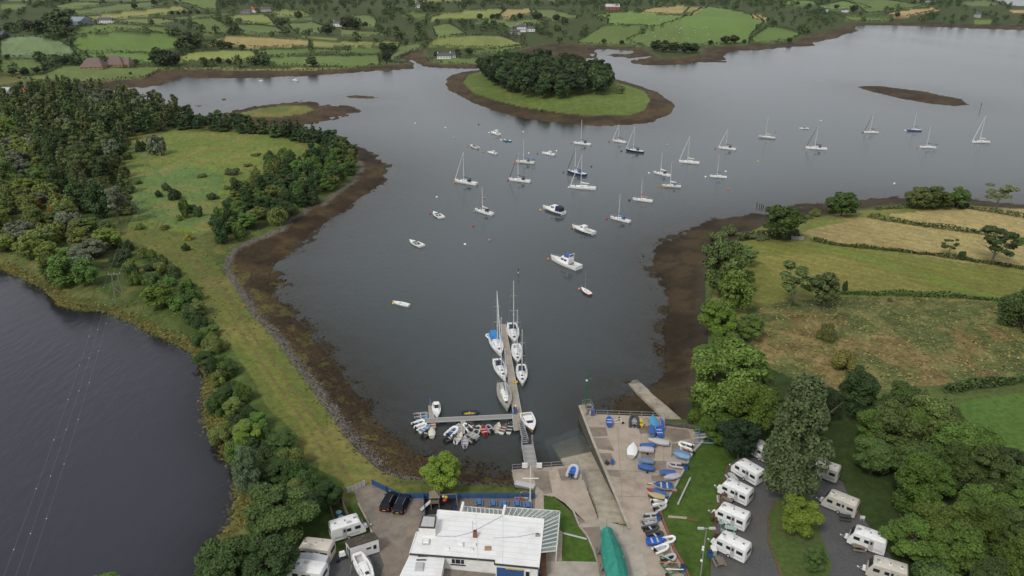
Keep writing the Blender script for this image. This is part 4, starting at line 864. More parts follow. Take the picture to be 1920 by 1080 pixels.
# ------------------------------------------------------------------ materials of built things
WHT = mat('white_gelcoat', (.82, .82, .80), .3, noise=.06, nscale=3, dirt=((.5, .5, .46), .35), dscale=1.2)
WH2 = mat('white_paint', (.80, .80, .77), .5, noise=.07, nscale=1.2, dirt=((.58, .56, .5), .4), dscale=.7)
CREAM = mat('cream_gelcoat', (.62, .58, .48), .4, noise=.08); DECK = mat('deck_grey', (.52, .51, .48), .6, noise=.1, nscale=4); TEAK = mat('weathered_teak', (.36, .33, .28), .8, noise=.2, nscale=5)
NAVY = mat('navy', (.012, .02, .06), .45, noise=.1); BLUE = mat('mid_blue', (.035, .10, .30), .55, noise=.15, nscale=3, dirt=((.1, .16, .3), .4)); SKYB = mat('light_blue', (.18, .33, .48), .55, noise=.12)
ROYAL = mat('royal_blue', (.03, .14, .55), .5, noise=.12); GREYB = mat('faded_blue_cover', (.14, .20, .30), .8, noise=.18, nscale=3); LILAC = mat('lilac_grey', (.42, .39, .44), .7, noise=.1)
RED = mat('red', (.42, .03, .02), .5, noise=.15); ORG = mat('orange', (.62, .16, .02), .5, noise=.1); YEL = mat('yellow', (.62, .42, .03), .5, noise=.1); TAN = mat('tan_wood', (.34, .22, .12), .55, noise=.2, nscale=4)
BLK = mat('black', (.012, .012, .014), .5); DGR = mat('dark_grey', (.05, .052, .056), .7, noise=.15); GRY = mat('grey', (.26, .26, .26), .7, noise=.12, nscale=3); LGR = mat('light_grey', (.45, .45, .44), .6, noise=.1, nscale=3)
ALU = mat('aluminium', (.50, .51, .52), .38, metal=.6, noise=.08); GLS = mat('dark_glass', (.02, .025, .03), .3, spec=.4); RUB = mat('rubber', (.02, .02, .02), .85)
CONC = mat('concrete', (.38, .315, .25), .85, noise=.16, nscale=.5, bump=.3, bscale=6, dirt=((.17, .13, .095), .9), dscale=.09)
CONC2 = mat('pale_concrete', (.40, .36, .30), .85, noise=.15, nscale=.8, bump=.2, dirt=((.24, .21, .17), .7), dscale=.14)
FCONC = mat('forecourt_concrete', (.22, .185, .15), .85, noise=.22, nscale=.8, bump=.3, dirt=((.12, .095, .075), .85), dscale=.13)
ASPH = mat('gravel_tarmac', (.085, .085, .088), .9, noise=.22, nscale=2.5, bump=.6, bscale=14, dirt=((.13, .115, .09), .6), dscale=.18)
WALLM = mat('quay_stone', (.09, .082, .068), .9, noise=.4, nscale=1.4, bump=.8, bscale=3, dirt=((.04, .045, .03), .8), dscale=.4)
PONT = mat('pontoon_deck', (.36, .31, .25), .85, noise=.2, nscale=2, dirt=((.22, .19, .15), .6), dscale=.5); PONG = mat('pontoon_grating', (.25, .245, .235), .8, noise=.3, nscale=6)
ROOF = mat('white_roof_membrane', (.80, .80, .79), .55, noise=.05, nscale=.35, bump=.1, bscale=3, dirt=((.60, .58, .53), .6), dscale=.3); GAL = mat('galvanised', (.34, .35, .35), .5, metal=.4, noise=.15)
BFEN = mat('blue_fence_paint', (.03, .09, .24), .7, noise=.15, nscale=2, dirt=((.05, .10, .18), .5)); BTAB = mat('blue_table_paint', (.07, .17, .36), .7, noise=.15, nscale=3)
GWOOD = mat('weathered_wood', (.20, .16, .12), .9, noise=.3, nscale=4); BRICK = mat('brick', (.22, .09, .06), .9, noise=.3, nscale=6); DROOF = mat('mossy_dark_roof', (.055, .045, .035), .95, noise=.4, nscale=2, dirt=((.16, .14, .11), .5), dscale=1.5)
GTARP = mat('green_tarpaulin', (.018, .23, .17), .55, noise=.15, nscale=1.2, bump=.5, bscale=1.2, dirt=((.05, .3, .24), .4), dscale=.6); GREENM = mat('green_paint', (.03, .13, .06), .6, noise=.2); MINT = mat('mint_paint', (.32, .45, .38), .7, noise=.1)
SLAB = mat('paving_slabs', (.36, .30, .24), .9, noise=.2, nscale=2.5); SOIL = mat('dark_play_surface', (.02, .022, .02), .95, noise=.3); BROWN = mat('rusty_brown', (.14, .07, .04), .9, noise=.3); SILV = mat('silver_awning', (.42, .44, .46), .6, noise=.1, nscale=1)
gl_, _nt, _N, _L, _P = newmat('clear_glass'); _P.inputs['Base Color'].default_value = (.55, .68, .66, 1); _P.inputs['Roughness'].default_value = .08; _P.inputs['Alpha'].default_value = .34
MAST = mat('mast_paint', (.70, .71, .72), .45)
def P3(u, v, z=YZ): return Vector(PX(u, v, z))
def axis(a, b, z):
    """bow pixel, stern pixel -> centre, heading, length"""
    A = P3(*a, z); B_ = P3(*b, z); d = A - B_; return (A + B_) / 2, math.atan2(d.y, d.x), d.length
# ------------------------------------------------------------------ slabs and ramps
def carve(quad, ztop, zbot, marg=.25):
    """lower the ground under a ramp given by its four corners (top left, top right, bottom right, bottom left)"""
    pass
def slab(name, px, z1, z0, m, ms, label, z=YZ):
    b = MB(); b.prism([tuple(p[:2]) for p in PX([q[0] for q in px], [q[1] for q in px], z)], z0, z1, m, ms); return tag(b.build(name), label, kind='structure')
slab('quay', QUAY, 3.26, -2.5, CONC, WALLM, 'stained concrete boat yard on top of the stone quay')
slab('jetty', JETTY, 3.264, -2.5, CONC, WALLM, 'concrete landing platform above the pontoon bridge')
slab('road', ROAD, 3.252, 1.5, CONC2, CONC2, 'pale concrete lane leading up from the slipway')
slab('forecourt', FORE, 3.248, 2.2, FCONC, FCONC, 'worn brown concrete forecourt beside the clubhouse')
slab('caravan_park_drive', CARAV, 3.256, 2.2, ASPH, ASPH, 'dark gravel drive of the caravan park')
slab('gravel_pitch', CPADL, 3.268, 2.2, ASPH, ASPH, 'dark gravel pitch around the awning caravan')
b = MB(); pl = [tuple(p[:2]) for p in PX([q[0] for q in CISLE], [q[1] for q in CISLE], YZ)]; GRL = mat('lawn_island', Z((74, 92, 38)), .95, noise=.35, nscale=1.5, bump=.6, bscale=8, dirt=((.12, .075, .04), .5), dscale=.25); b.prism(pl, 2.6, 3.36, GRL); tag(b.build('lawn'), 'grass island in the middle of the caravan park', kind='structure')
b = MB()
A, B_, Cc, D = P3(1122, 975), P3(1181, 993), P3(1097, 812, -1.0), P3(1038, 834, -1.0); pts = []
for t in (0, .25, .5, .75, 1): pts.append([tuple(A.lerp(D, t) + Vector((-.3, 0, .05))), tuple(B_.lerp(Cc, t) + Vector((.3, 0, .05))), tuple(B_.lerp(Cc, t) + Vector((.3, 0, -2.5))), tuple(A.lerp(D, t) + Vector((-.3, 0, -2.5)))])
SLIPM = mat('slipway_concrete', (.38, .33, .25), .7, noise=.2, nscale=.8, bump=.3, dirt=((.17, .14, .10), .8), dscale=.22)
b.loft(pts, SLIPM, ring=True); tag(b.build('slipway'), 'concrete slipway running down into the water beside the quay wall', kind='structure')
b = MB(); A, B_, Cc, D = P3(1246, 784, 2.2), P3(1286, 793, 2.2), P3(1192, 709, -.35), P3(1168, 710, -.35); pts = []
for t in (0, .5, 1): pts.append([tuple(A.lerp(D, t)), tuple(B_.lerp(Cc, t)), tuple(B_.lerp(Cc, t) + Vector((0, 0, -1.5))), tuple(A.lerp(D, t) + Vector((0, 0, -1.5)))])
b.loft(pts, SLIPM, ring=True); tag(b.build('old_slipway'), 'narrow older concrete slipway crossing the dark foreshore', kind='structure')
def patch(name, px, z, m, label, th=.05):
    b = MB(); b.prism([tuple(p[:2]) for p in PX([q[0] for q in px], [q[1] for q in px], YZ)], z - th, z, m); return tag(b.build(name), label, kind='structure')
patch('terrace', [(857, 934), (1003, 934), (1003, 962), (855, 962)], 3.275, mat('terrace_gravel', (.17, .14, .11), .95, noise=.25, nscale=6, bump=.4), 'brown gravel terrace with the picnic tables')
patch('path', [(1003, 923), (1019, 923), (1020, 960), (1003, 960)], 3.29, SLAB, 'paved path from the terrace to the landing platform')
patch('patio', [(1048, 994), (1055, 999), (1053, 1052), (1012, 1052), (1012, 1020), (1046, 1020)], 3.30, SLAB, 'paved strip along the conservatory')
patch('stepping_stones', [(1056, 999), (1100, 1010), (1100, 1013), (1056, 1002)], 3.31, LGR, 'row of pale stepping stones over the lawn')
for px in ([(1253, 967), (1288, 970), (1287, 974), (1252, 971)], [(1288, 971), (1309, 976), (1308, 979), (1287, 975)]): patch('paving', px, 3.29 + .01 * (px[0][0] > 1260), SLAB if px[0][0] < 1260 else BROWN, 'short strip of old paving slabs in the yard lawn')
patch('play_surface', [(796, 936), (858, 935), (852, 962), (797, 966)], 3.285, SOIL, 'black rubber surface of the play area')
CONC3 = mat('damp_concrete', (.20, .16, .125), .75, noise=.25, nscale=.7, dirt=((.30, .25, .19), .7), dscale=.2)
for k, px in enumerate([[(1104, 801), (1136, 802), (1140, 818), (1112, 819)], [(1113, 822), (1140, 822), (1152, 846), (1121, 842)], [(1122, 850), (1146, 850), (1152, 866), (1129, 868)], [(1200, 842), (1228, 843), (1228, 860), (1202, 859)], [(1203, 864), (1249, 865), (1249, 880), (1228, 884), (1204, 872)],
   [(1139, 882), (1160, 882), (1164, 896), (1144, 893)], [(1220, 892), (1246, 892), (1244, 906), (1222, 902)], [(1246, 802), (1290, 806), (1296, 822), (1262, 830), (1248, 818)], [(1260, 832), (1292, 830), (1286, 850), (1258, 858)], [(1196, 800), (1240, 800), (1243, 812), (1200, 814)], [(1222, 926), (1238, 928), (1232, 950), (1220, 948)], [(1226, 1006), (1244, 1004), (1276, 1070), (1262, 1076)]]):
    patch('concrete_patch', px, 3.268, CONC3, 'darker damp bay in the boat yard concrete', .03)
for px in ([(1000, 884), (1028, 884), (1036, 925), (1022, 927), (1004, 910)], [(1046, 880), (1076, 876), (1084, 900), (1052, 902)], [(1040, 932), (1064, 948), (1098, 980), (1086, 984), (1068, 950)], [(1086, 990), (1124, 988), (1140, 1060), (1126, 1090), (1116, 1030)]):
    patch('concrete_patch', px, 3.272, CONC3, 'darker damp patch on the landing platform and lane', .03)
for px in ([(720, 1020), (770, 1035), (745, 1085), (690, 1090)], [(770, 970), (786, 972), (772, 1030), (758, 1028)]):
    patch('concrete_patch', px, 3.262, CONC3, 'oily dark patch on the clubhouse forecourt', .03)
# expansion joints / rails of the yard
def strip(a, b_, w, z, m, name, label):
    A = P3(*a, z); B_ = P3(*b_, z); mb = MB(); mb.beam(A, B_, w, .02, m); return tag(mb.build(name), label, kind='structure')
for k, (a, b_) in enumerate([((1158, 800), (1170, 1000)), ((1246, 800), (1244, 870)), ((1100, 838), (1150, 838)), ((1118, 880), (1240, 886)), ((1140, 930), (1236, 932)), ((1202, 800), (1204, 880)), ((1043, 873), (1060, 940)), ((1060, 940), (1098, 978)), ((1061, 939), (1092, 915)), ((1124, 806), (1150, 835)), ((1104, 778), (1110, 800))]):
    strip(a, b_, .05, 3.27, GWOOD if k < 6 else SLAB, 'joint_line', 'thin joint line in the concrete')
for (a, b_) in [((1181, 993), (1134, 880)), ((1134, 880), (1110, 822)), ((1110, 822), (1087, 762))]:
    mb = MB(); A = P3(*a); B_ = P3(*b_); mb.beam(A + Vector((-.05, 0, .12)), B_ + Vector((-.05, 0, .12)), .4, .2, CONC2); tag(mb.build('kerb'), 'pale coping kerb along the quay edge', kind='structure')
for (a, b_) in [((1318, 828), (1300, 848)), ((1300, 848), (1263, 918)), ((1263, 918), (1238, 960)), ((1238, 962), (1262, 1026)), ((1262, 1028), (1282, 1062)), ((1282, 1062), (1300, 1100))]:
    mb = MB(); mb.beam(P3(*a) + Vector((0, 0, .1)), P3(*b_) + Vector((0, 0, .1)), .35, .35, BRICK if a[1] > 950 else CONC2); tag(mb.build('kerb'), 'low edging kerb between boat yard and lawn', kind='structure')
for pts_ in ([(1020, 929), (1040, 931), (1058, 942), (1075, 959), (1085, 984)], [(1085, 986), (1100, 1003), (1112, 1030), (1120, 1054)], [(1452, 940), (1440, 970), (1442, 1020), (1470, 1098)], [(1365, 873), (1346, 940), (1334, 1040)], [(672, 945), (690, 980), (700, 1008)]):
    for a, b_ in zip(pts_[:-1], pts_[1:]):
        mb = MB(); mb.beam(P3(*a) + Vector((0, 0, .08)), P3(*b_) + Vector((0, 0, .08)), .22, .22, CONC2 if a[0] < 1200 else BROWN); tag(mb.build('kerb'), 'narrow kerb edging the paved ground', kind='structure')
mb = MB(); mb.beam(P3(1246, 796) + Vector((0, 0, .2)), P3(1322, 806) + Vector((0, 0, .2)), .9, .7, WALLM); tag(mb.build('stone_wall'), 'low dark stone wall joining the quay railing to the shoreline trees', 'wall')
def railing(name, pts, h, m, label, posts=2.0, mids=(.5,), r=.035, extra=None):
    root = empty(name, pts[0], 0, label, 'railing'); b = MB(); o = Vector(pts[0])
    for a, c in zip(pts[:-1], pts[1:]):
        a = Vector(a) - o; c = Vector(c) - o
        for f in (1,) + tuple(mids): b.tube(a + Vector((0, 0, h * f)), c + Vector((0, 0, h * f)), r, m, n=5)
    b.build('rail', root)
    for a, c in zip(pts[:-1], pts[1:]):
        a = Vector(a) - o; c = Vector(c) - o; n = max(1, int((c - a).length / posts))
        for i in range(n + 1):
            p = a.lerp(c, i / n); pb = MB(); pb.tube(p, p + Vector((0, 0, h)), r * 1.3, m, n=5); pb.build('post', root)
    return root
railing('quay_railing', [P3(1118, 778.5, 3.26), P3(1245.5, 783, 3.26), P3(1245.5, 806, 3.26)], 1.1, GAL, 'galvanised railing along the far edge of the boat yard')
railing('corner_railing', [P3(1092, 760, 3.26), P3(1106, 757.5, 3.26), P3(1112, 768, 3.26)], 1.1, GAL, 'short grey railing round the quay corner by the green pole')
railing('jetty_railing', [P3(961, 895, 3.26), P3(960.5, 881.5, 3.26), P3(983, 880, 3.26)], 1.1, GAL, 'short railing left of the pontoon bridge'); railing('jetty_railing', [P3(1009, 878.5, 3.26), P3(1083, 873.5, 3.26), P3(1092, 900, 3.26), P3(1100, 919, 3.26)], 1.1, GAL, 'long grey railing right of the pontoon bridge')
for (u, lab) in ((984, 'white notice box at the left post of the bridge'), (1011, 'white notice box at the right post of the bridge')):
    mb = MB(); p = P3(u, 880, 3.27); mb.box(-.45, .45, -.12, .12, .35, 1.25, WH2).box(-.4, -.3, -.05, .05, 0, .35, GAL).box(.3, .4, -.05, .05, 0, .35, GAL); tag(mb.build('notice_box', None, p), lab, 'sign')
mb = MB(); A = P3(966, 912, 3.27); B_ = P3(1002, 920, 3.27); mb.beam(A + Vector((0, .3, .55)), B_ + Vector((0, .3, .55)), 1.1, .12, LGR); mb.beam(A + Vector((0, 0, .25)), B_ + Vector((0, 0, .25)), .08, .45, GRY); mb.beam(A + Vector((0, .7, .25)), B_ + Vector((0, .7, .25)), .08, .45, GRY); tag(mb.build('gangplank'), 'pale grey gangplank lying on the landing platform', 'gangplank')
mb = MB(); c = P3(985, 929, 3.27)
mb.ball((0, 0, .1), 1.0, LGR, sz=.25); mb.ball((0, 0, .22), .8, BROWN, sz=.25); tag(mb.build('flower_bed', None, c), 'round stone rimmed flower bed beside the flagpole', 'flower bed')
# ------------------------------------------------------------------ pontoons
def deck_piece(name, px, z, m, label, fl=True, z0=.02, planks=True):
    w = [tuple(p[:2]) for p in PX([q[0] for q in px], [q[1] for q in px], z)]; o = Vector((w[0][0], w[0][1], 0)); root = empty(name, o, 0, label, 'pontoon')
    b = MB(); b.prism([(x - o.x, y - o.y) for x, y in w], z - .14, z, m); b.build('deck', root)
    if fl:
        a = (Vector(w[0]) + Vector(w[1])) / 2; c = (Vector(w[2]) + Vector(w[3])) / 2; wd_ = (Vector(w[0]) - Vector(w[1])).length; d = c - a; n = max(2, int(d.length / 3.2))
        for i in range(n):
            t = (i + .5) / n; p = a + d * t - Vector((o.x, o.y)); f = MB(); f.obox(p, d, d.length / n * .55, wd_ * .92, -.3, z - .145, DGR); f.build('float', root)
        e = MB(); s1 = [(Vector(w[0]), Vector(w[3])), (Vector(w[1]), Vector(w[2]))]
        for (q, r) in s1: e.beam((q.x - o.x, q.y - o.y, z + .03), (r.x - o.x, r.y - o.y, z + .03), .12, .1, LGR)
        e.build('edge_board', root)
    return root
deck_piece('walkway_pontoon', [(938.5, 608), (947.4, 608), (978.5, 777), (962.2, 777)], .5, PONT, 'long straight wooden pontoon with yachts on both sides')
deck_piece('cross_pontoon', [(798, 785), (798, 792.5), (961, 784.5), (961, 777)], .5, PONG, 'cross pontoon with the small dinghies tied alongside')
deck_piece('finger_pontoon', [(804, 760.6), (809.8, 760.6), (814, 784), (804.7, 785)], .48, PONT, 'short finger pontoon pointing away beside the white cabin boat')
deck_piece('finger_pontoon', [(863.8, 789.5), (872, 789), (871, 813), (866.6, 813)], .48, PONT, 'short finger pontoon pointing towards the shore among dinghies')
deck_piece('landing_pontoon', [(960.5, 777.2), (980.5, 776.4), (985, 804), (964, 807.5)], .53, PONT, 'square landing pontoon where the walkways meet')
def bridge(name, a0, a1, b0, b1, za, zb, m, label, planks, h=1.0):
    A0, A1, B0, B1 = P3(*a0, za), P3(*a1, za), P3(*b0, zb), P3(*b1, zb); o = A0.copy(); root = empty(name, o, 0, label, 'gangway')
    b = MB(); b.loft([[A0 - o, A1 - o, A1 - o - Vector((0, 0, .12)), A0 - o - Vector((0, 0, .12))], [B0 - o, B1 - o, B1 - o - Vector((0, 0, .12)), B0 - o - Vector((0, 0, .12))]], m, ring=True)
    b.build('deck', root); tr = MB()
    for k in range(planks): t = (k + .5) / planks; p = A0.lerp(B0, t) - o; q = A1.lerp(B1, t) - o; tr.beam(p + Vector((0, 0, .03)), q + Vector((0, 0, .03)), .12, .05, LGR if m is not PONG else DGR)
    tr.build('treads', root)
    for (p, q) in ((A0, B0), (A1, B1)):
        r = MB(); p = p - o; q = q - o; r.tube(p + Vector((0, 0, h)), q + Vector((0, 0, h)), .05, ALU, n=5); r.tube(p + Vector((0, 0, h * .5)), q + Vector((0, 0, h * .5)), .035, ALU, n=5)
        n = max(3, int((p - q).length / 1.6))
        for i in range(n + 1): c = p.lerp(q, i / n); r.tube(c, c + Vector((0, 0, h)), .04, ALU, n=5)
        r.build('handrail', root)
    return root
bridge('gangway', (971, 791), (978, 790), (980, 832), (990.5, 831), .65, 1.9, DGR, 'dark gangway with aluminium handrails rising from the pontoon', 12)
bridge('bridge', (978, 834), (998.5, 833), (984.5, 880), (1007, 878.5), 1.9, 3.26, mat('bridge_grating', (.30, .29, .27), .6, noise=.2, nscale=4), 'wide ribbed bridge between the gangway and the landing platform', 5, .8)
for k, (u, v) in enumerate([(979, 840), (998, 839)]):
    p = P3(u, v, 0); mb = MB(); mb.tube((0, 0, -3), (0, 0, 2.6), .2, GRY, n=8); tag(mb.build('pile', None, p), ['left', 'right'][k] + ' grey steel pile under the end of the bridge', 'post')
mb = MB(); p = P3(807, 762, .5); mb.tube((0, 0, 0), (0, 0, 1.5), .07, GRY, n=6).ball((0, 0, 1.55), .22, BLUE); tag(mb.build('mooring_post', None, p), 'thin post with a blue top at the end of the finger pontoon', 'post')
mb = MB(); p = P3(965.5, 775, .55); mb.box(-.3, .3, -.3, .3, 0, 1.1, BLUE, taper=.03).box(-.35, .05, -.2, .35, 1.1, 1.25, DGR); tag(mb.build('dock_locker', None, p), 'blue locker where the long pontoon meets the cross pontoon', 'locker')
mb = MB(); p = P3(967, 771, .55); mb.box(-.25, .25, -.25, .25, 0, 1.0, RED, taper=.05).tube((0, 0, 1), (0, 0, 1.35), .15, WH2); tag(mb.build('lifebuoy_stand', None, p), 'red lifebuoy stand beside the blue locker on the pontoon', 'lifebuoy stand')
mb = MB(); p = P3(966, 717, .52)
for k in range(10): a = k * .628; mb.tube((math.cos(a) * .45, math.sin(a) * .45, .12), (math.cos(a + .628) * .45, math.sin(a + .628) * .45, .12), .13, YEL, n=6)
tag(mb.build('lifebuoy', None, p), 'yellow ring lying on the long pontoon', 'lifebuoy')
# ------------------------------------------------------------------ boats
def beamf(t, B_, tr=.66, mx=.42, pw=2.1):
    return B_ / 2 * ((1 - abs((t - mx) / (1 - mx)) ** pw) if t > mx else (tr + (1 - tr) * (1 - ((mx - t) / mx) ** 2)))
def sheer(t, fb, rise=.3): return fb * (1 + rise * t * t - .06 * math.sin(math.pi * t))
def hull_mb(b, L, B_, fb, m, m2=None, tr=.66, mx=.42, dr=.35, rise=.3, n=13, pw=2.1):
    secs = []; lo = []
    for i in range(n):
        t = i / (n - 1); w = max(beamf(t, B_, tr, mx, pw), .02); z = sheer(t, fb, rise); x = -L / 2 + L * t; rk = .05 * L * (t ** 6); k = 1 - .25 * t
        up = [(x + rk, w, z), (x + rk * .6, w * .97, z * .55), (x, w * .86 * k, .06)]; dn = [(x, w * .86 * k, .06), (x - .02 * L * t, w * .5 * k, -dr * .6), (x - .04 * L * t, .0, -dr)]
        secs.append(up + [(p[0], -p[1], p[2]) for p in reversed(up)]); lo.append(dn + [(p[0], -p[1], p[2]) for p in reversed(dn[:-1])])
    V = [p for s in secs for p in s]; Fs = []
    for i in range(n - 1):
        for j in (0, 1, 3, 4): Fs.append((i * 6 + j, i * 6 + j + 1, (i + 1) * 6 + j + 1, (i + 1) * 6 + j))
    Fs.append((0, 5, 4, 3, 2, 1)); b.add(V, Fs, m); b.loft(lo, m2 or m, cap=True)
def deck_mb(b, L, B_, fb, m, mf, ck=(.08, .36), cw=.5, dep=.45, tr=.66, mx=.42, rise=.3, n=25, inset=.0, pw=2.1):
    """deck with a sunken cockpit between the fractions ck of the length"""
    ts = sorted(set([i / (n - 1) for i in range(n)] + [ck[0], ck[0] + 1e-4, ck[1], ck[1] + 1e-4])); secs = []
    for t in ts:
        w = max(beamf(t, B_, tr, mx, pw) - inset, .015); z = sheer(t, fb, rise) + .012; x = -L / 2 + L * t + .05 * L * (t ** 6); inn = ck[0] < t <= ck[1]; c = min(w * .9, B_ / 2 * cw)
        d = dep if inn else -.03
        secs.append([(x, w, z), (x, c, z), (x, c, z - d), (x, -c, z - d), (x, -c, z), (x, -w, z)])
    V = [p for s in secs for p in s]
    for i in range(len(ts) - 1):
        inn = ck[0] < (ts[i] + ts[i + 1]) / 2 <= ck[1]
        for j in range(5): b.add([V[i * 6 + j], V[i * 6 + j + 1], V[(i + 1) * 6 + j + 1], V[(i + 1) * 6 + j]], [(0, 1, 2, 3)], mf if (inn and j == 2) else m)
def outboard(parent, x, z, s=1.0, m=None):
    b = MB(); b.box(x - .28 * s, x + .02, -.14 * s, .14 * s, z + .05, z + .55 * s, m or BLK, taper=.04).box(x - .2 * s, x - .08 * s, -.05, .05, z - .7 * s, z + .1, DGR); return b.build('outboard_motor', parent)
def yacht(bow, stern, mast_top, hull=None, cover=None, jib=None, label='', buoyant=0.0, hood=None, ketch=None, deckm=None, boot=None, name='sailing_yacht', group='sailing yachts', hgt=None, Lf=1.06, tent=None):
    c, hd, L = axis(bow, stern, .5 + buoyant); L *= Lf; L = max(L, 5.5); B_ = L * .30; fb = .085 * L + .1; hull = hull or WHT
    root = empty(name, (c.x, c.y, buoyant), hd, label, 'sailing yacht', group)
    b = MB(); hull_mb(b, L, B_, fb, hull, boot or NAVY); b.build('hull', root, smooth=True)
    b = MB(); deck_mb(b, L, B_, fb, deckm or WHT, DECK, ck=(.07, .33), cw=.5); b.build('deck', root)
    cb = MB(); secs = []
    for t, f, h in ((.33, .50, .40), (.42, .54, .42), (.58, .48, .36), (.70, .34, .22), (.76, .2, .04)):
        w = B_ / 2 * f; x = -L / 2 + L * t; z = sheer(t, fb) + .02; s = L / 10; secs.append([(x, w, z - .02), (x, w * .86, z + h * s), (x, 0, z + h * s + .05), (x, -w * .86, z + h * s), (x, -w, z - .02)])
    cb.loft(secs, WHT); ca = cb.build('cabin', root)
    for sd in (1, -1):
        wb = MB()
        for (t0, t1) in ((.37, .46), (.48, .55), (.57, .63)):
            q = []
            for t, k in ((t0, .25), (t1, .25), (t1, .75), (t0, .75)):
                f = np.interp(t, [.33, .42, .58, .7], [.50, .54, .48, .34]); h = np.interp(t, [.33, .42, .58, .7], [.4, .42, .36, .22]) * L / 10; w = B_ / 2 * f * (1 - .14 * k) + .012
                q.append((-L / 2 + L * t, sd * w, sheer(t, fb) + h * k))
            wb.add(q, [(0, 1, 2, 3)], GLS)
        wb.build('window', ca)
    hb = MB()
    for t in (.66, .82): hb.box(-L / 2 + L * t - .25, -L / 2 + L * t + .25, -.25, .25, sheer(t, fb) + (.12 if t < .8 else .03), sheer(t, fb) + (.22 if t < .8 else .12) + .1, GLS)
    hb.build('hatch', root)
    xm = -L / 2 + L * .60; zd = sheer(.6, fb) + .3
    # mast height from its own pixel
    if hgt is None:
        w0 = root.location; best = 10; mxy = (w0.x + math.cos(hd) * xm, w0.y + math.sin(hd) * xm)
        hs = np.linspace(3, 22, 200); uu, vv = proj(mxy[0], mxy[1], hs + buoyant); hgt = float(hs[np.argmin(abs(vv - mast_top[1]))])
    Hm = hgt
    def rig(xm, Hm, nm='mast', sp=(.5, .75)):
        r = .10 * (L / 10) ** .5 + (.02 if c.y > 230 else .0); mb = MB(); mb.tube((xm, 0, zd - .3), (xm, 0, Hm), r, MAST, r * .75, n=6); m_ = mb.build(nm, root); s_ = MB()
        for f in sp: s_.beam((xm, -B_ * .28, Hm * f), (xm, B_ * .28, Hm * f), .09, .05, ALU)
        s_.ball((xm, 0, Hm * .38 + .4), .16, WH2, n=6, k=4); s_.build('spreaders', m_); return m_
    rig(xm, Hm, sp=(.48, .74) if Hm > 10 else (.6,))
    bl = L * .33; bb = MB(); bb.tube((xm, 0, zd + .75), (xm - bl, 0, zd + .8), .06, ALU); bb.build('boom', root)
    if cover is not None:
        sc = MB(); sc.loft([[(xm - bl * t, .17 * (1.15 - t * .6) * math.cos(a), zd + 1.0 + (.22 - .08 * t) * math.sin(a) + .35 * (1 - t) ** 3) for a in [k * math.pi / 3 for k in range(6)]] for t in (0, .15, .4, .75, 1)], cover, ring=True); sc.build('sail_cover', root)
    if jib is not None:
        j = MB(); p = Vector((L / 2 * 1.0, 0, sheer(1, fb) + .25)); q = Vector((xm + .15, 0, Hm * .96)); j.tube(p, p.lerp(q, .5), .12, jib, .10, n=6); j.tube(p.lerp(q, .5), q, .10, jib, .05, n=6); j.build('furled_jib', root)
    st = MB(); q = Vector((xm, 0, Hm * .98)); st.tube((-L / 2 + .1, 0, fb), q, .022, GRY, n=4)
    for sd in (1, -1): st.tube((xm - .2, sd * B_ * .47, fb * 1.05), (xm, sd * B_ * .27, Hm * .74), .022, GRY, n=4); st.tube((xm, sd * B_ * .27, Hm * .74), q, .022, GRY, n=4)
    if jib is None: st.tube((L / 2, 0, fb * 1.25), q, .02, GRY, n=4)
    st.build('rigging', root)
    rl = MB()
    for sd in (1, -1):
        pts_ = [(-L / 2 + L * t, sd * beamf(t, B_) * .97, sheer(t, fb) + .6) for t in (0.02, .2, .4, .6, .8, .93)] + [(L / 2, 0, sheer(1, fb) + .65)]; rl.path(pts_, .022, ALU, n=4)
        for p in pts_[:-1]: rl.tube((p[0], p[1], p[2] - .6), p, .025, ALU, n=4)
    rl.build('guard_rail', root)
    if hood is not None:
        h = MB(); x = -L / 2 + L * .33; w = B_ * .30; z = sheer(.33, fb) + .3; h.loft([[(x - .25 * L / 10, w, z - .2), (x - .25 * L / 10, w * .85, z + .75), (x - .25 * L / 10, -w * .85, z + .75), (x - .25 * L / 10, -w, z - .2)], [(x + .5 * L / 10, w, z), (x + .4 * L / 10, w * .85, z + .7), (x + .4 * L / 10, -w * .85, z + .7), (x + .5 * L / 10, -w, z)], [(x + 1.1 * L / 10, w * .95, z), (x + 1.05 * L / 10, w * .8, z + .1), (x + 1.05 * L / 10, -w * .8, z + .1), (x + 1.1 * L / 10, -w * .95, z)]], hood); h.build('spray_hood', root)
    if tent is not None:
        h = MB(); x0 = -L / 2 + L * .06; x1 = -L / 2 + L * .36; w = B_ * .36; z = fb + .1; h.loft([[(x, w, z + .1), (x, w * .6, z + 1.2), (x, -w * .6, z + 1.2), (x, -w, z + .1)] for x in (x0, (x0 + x1) / 2, x1)], tent); h.build('cockpit_tent', root)
    if ketch:
        xk = -L / 2 + L * .14; mb = MB(); mb.tube((xk, 0, fb), (xk, 0, Hm * .72), .07, ALU, .05); mm = mb.build('mizzen_mast', root); s_ = MB(); s_.beam((xk, -.5, Hm * .5), (xk, .5, Hm * .5), .06, .05, ALU); s_.build('spreaders', mm)
        sc = MB(); sc.tube((xk, 0, fb + 1.2), (xk - 1.8, 0, fb + 1.25), .16, ketch, n=6); sc.build('mizzen_cover', root)
    return root
N_ = None
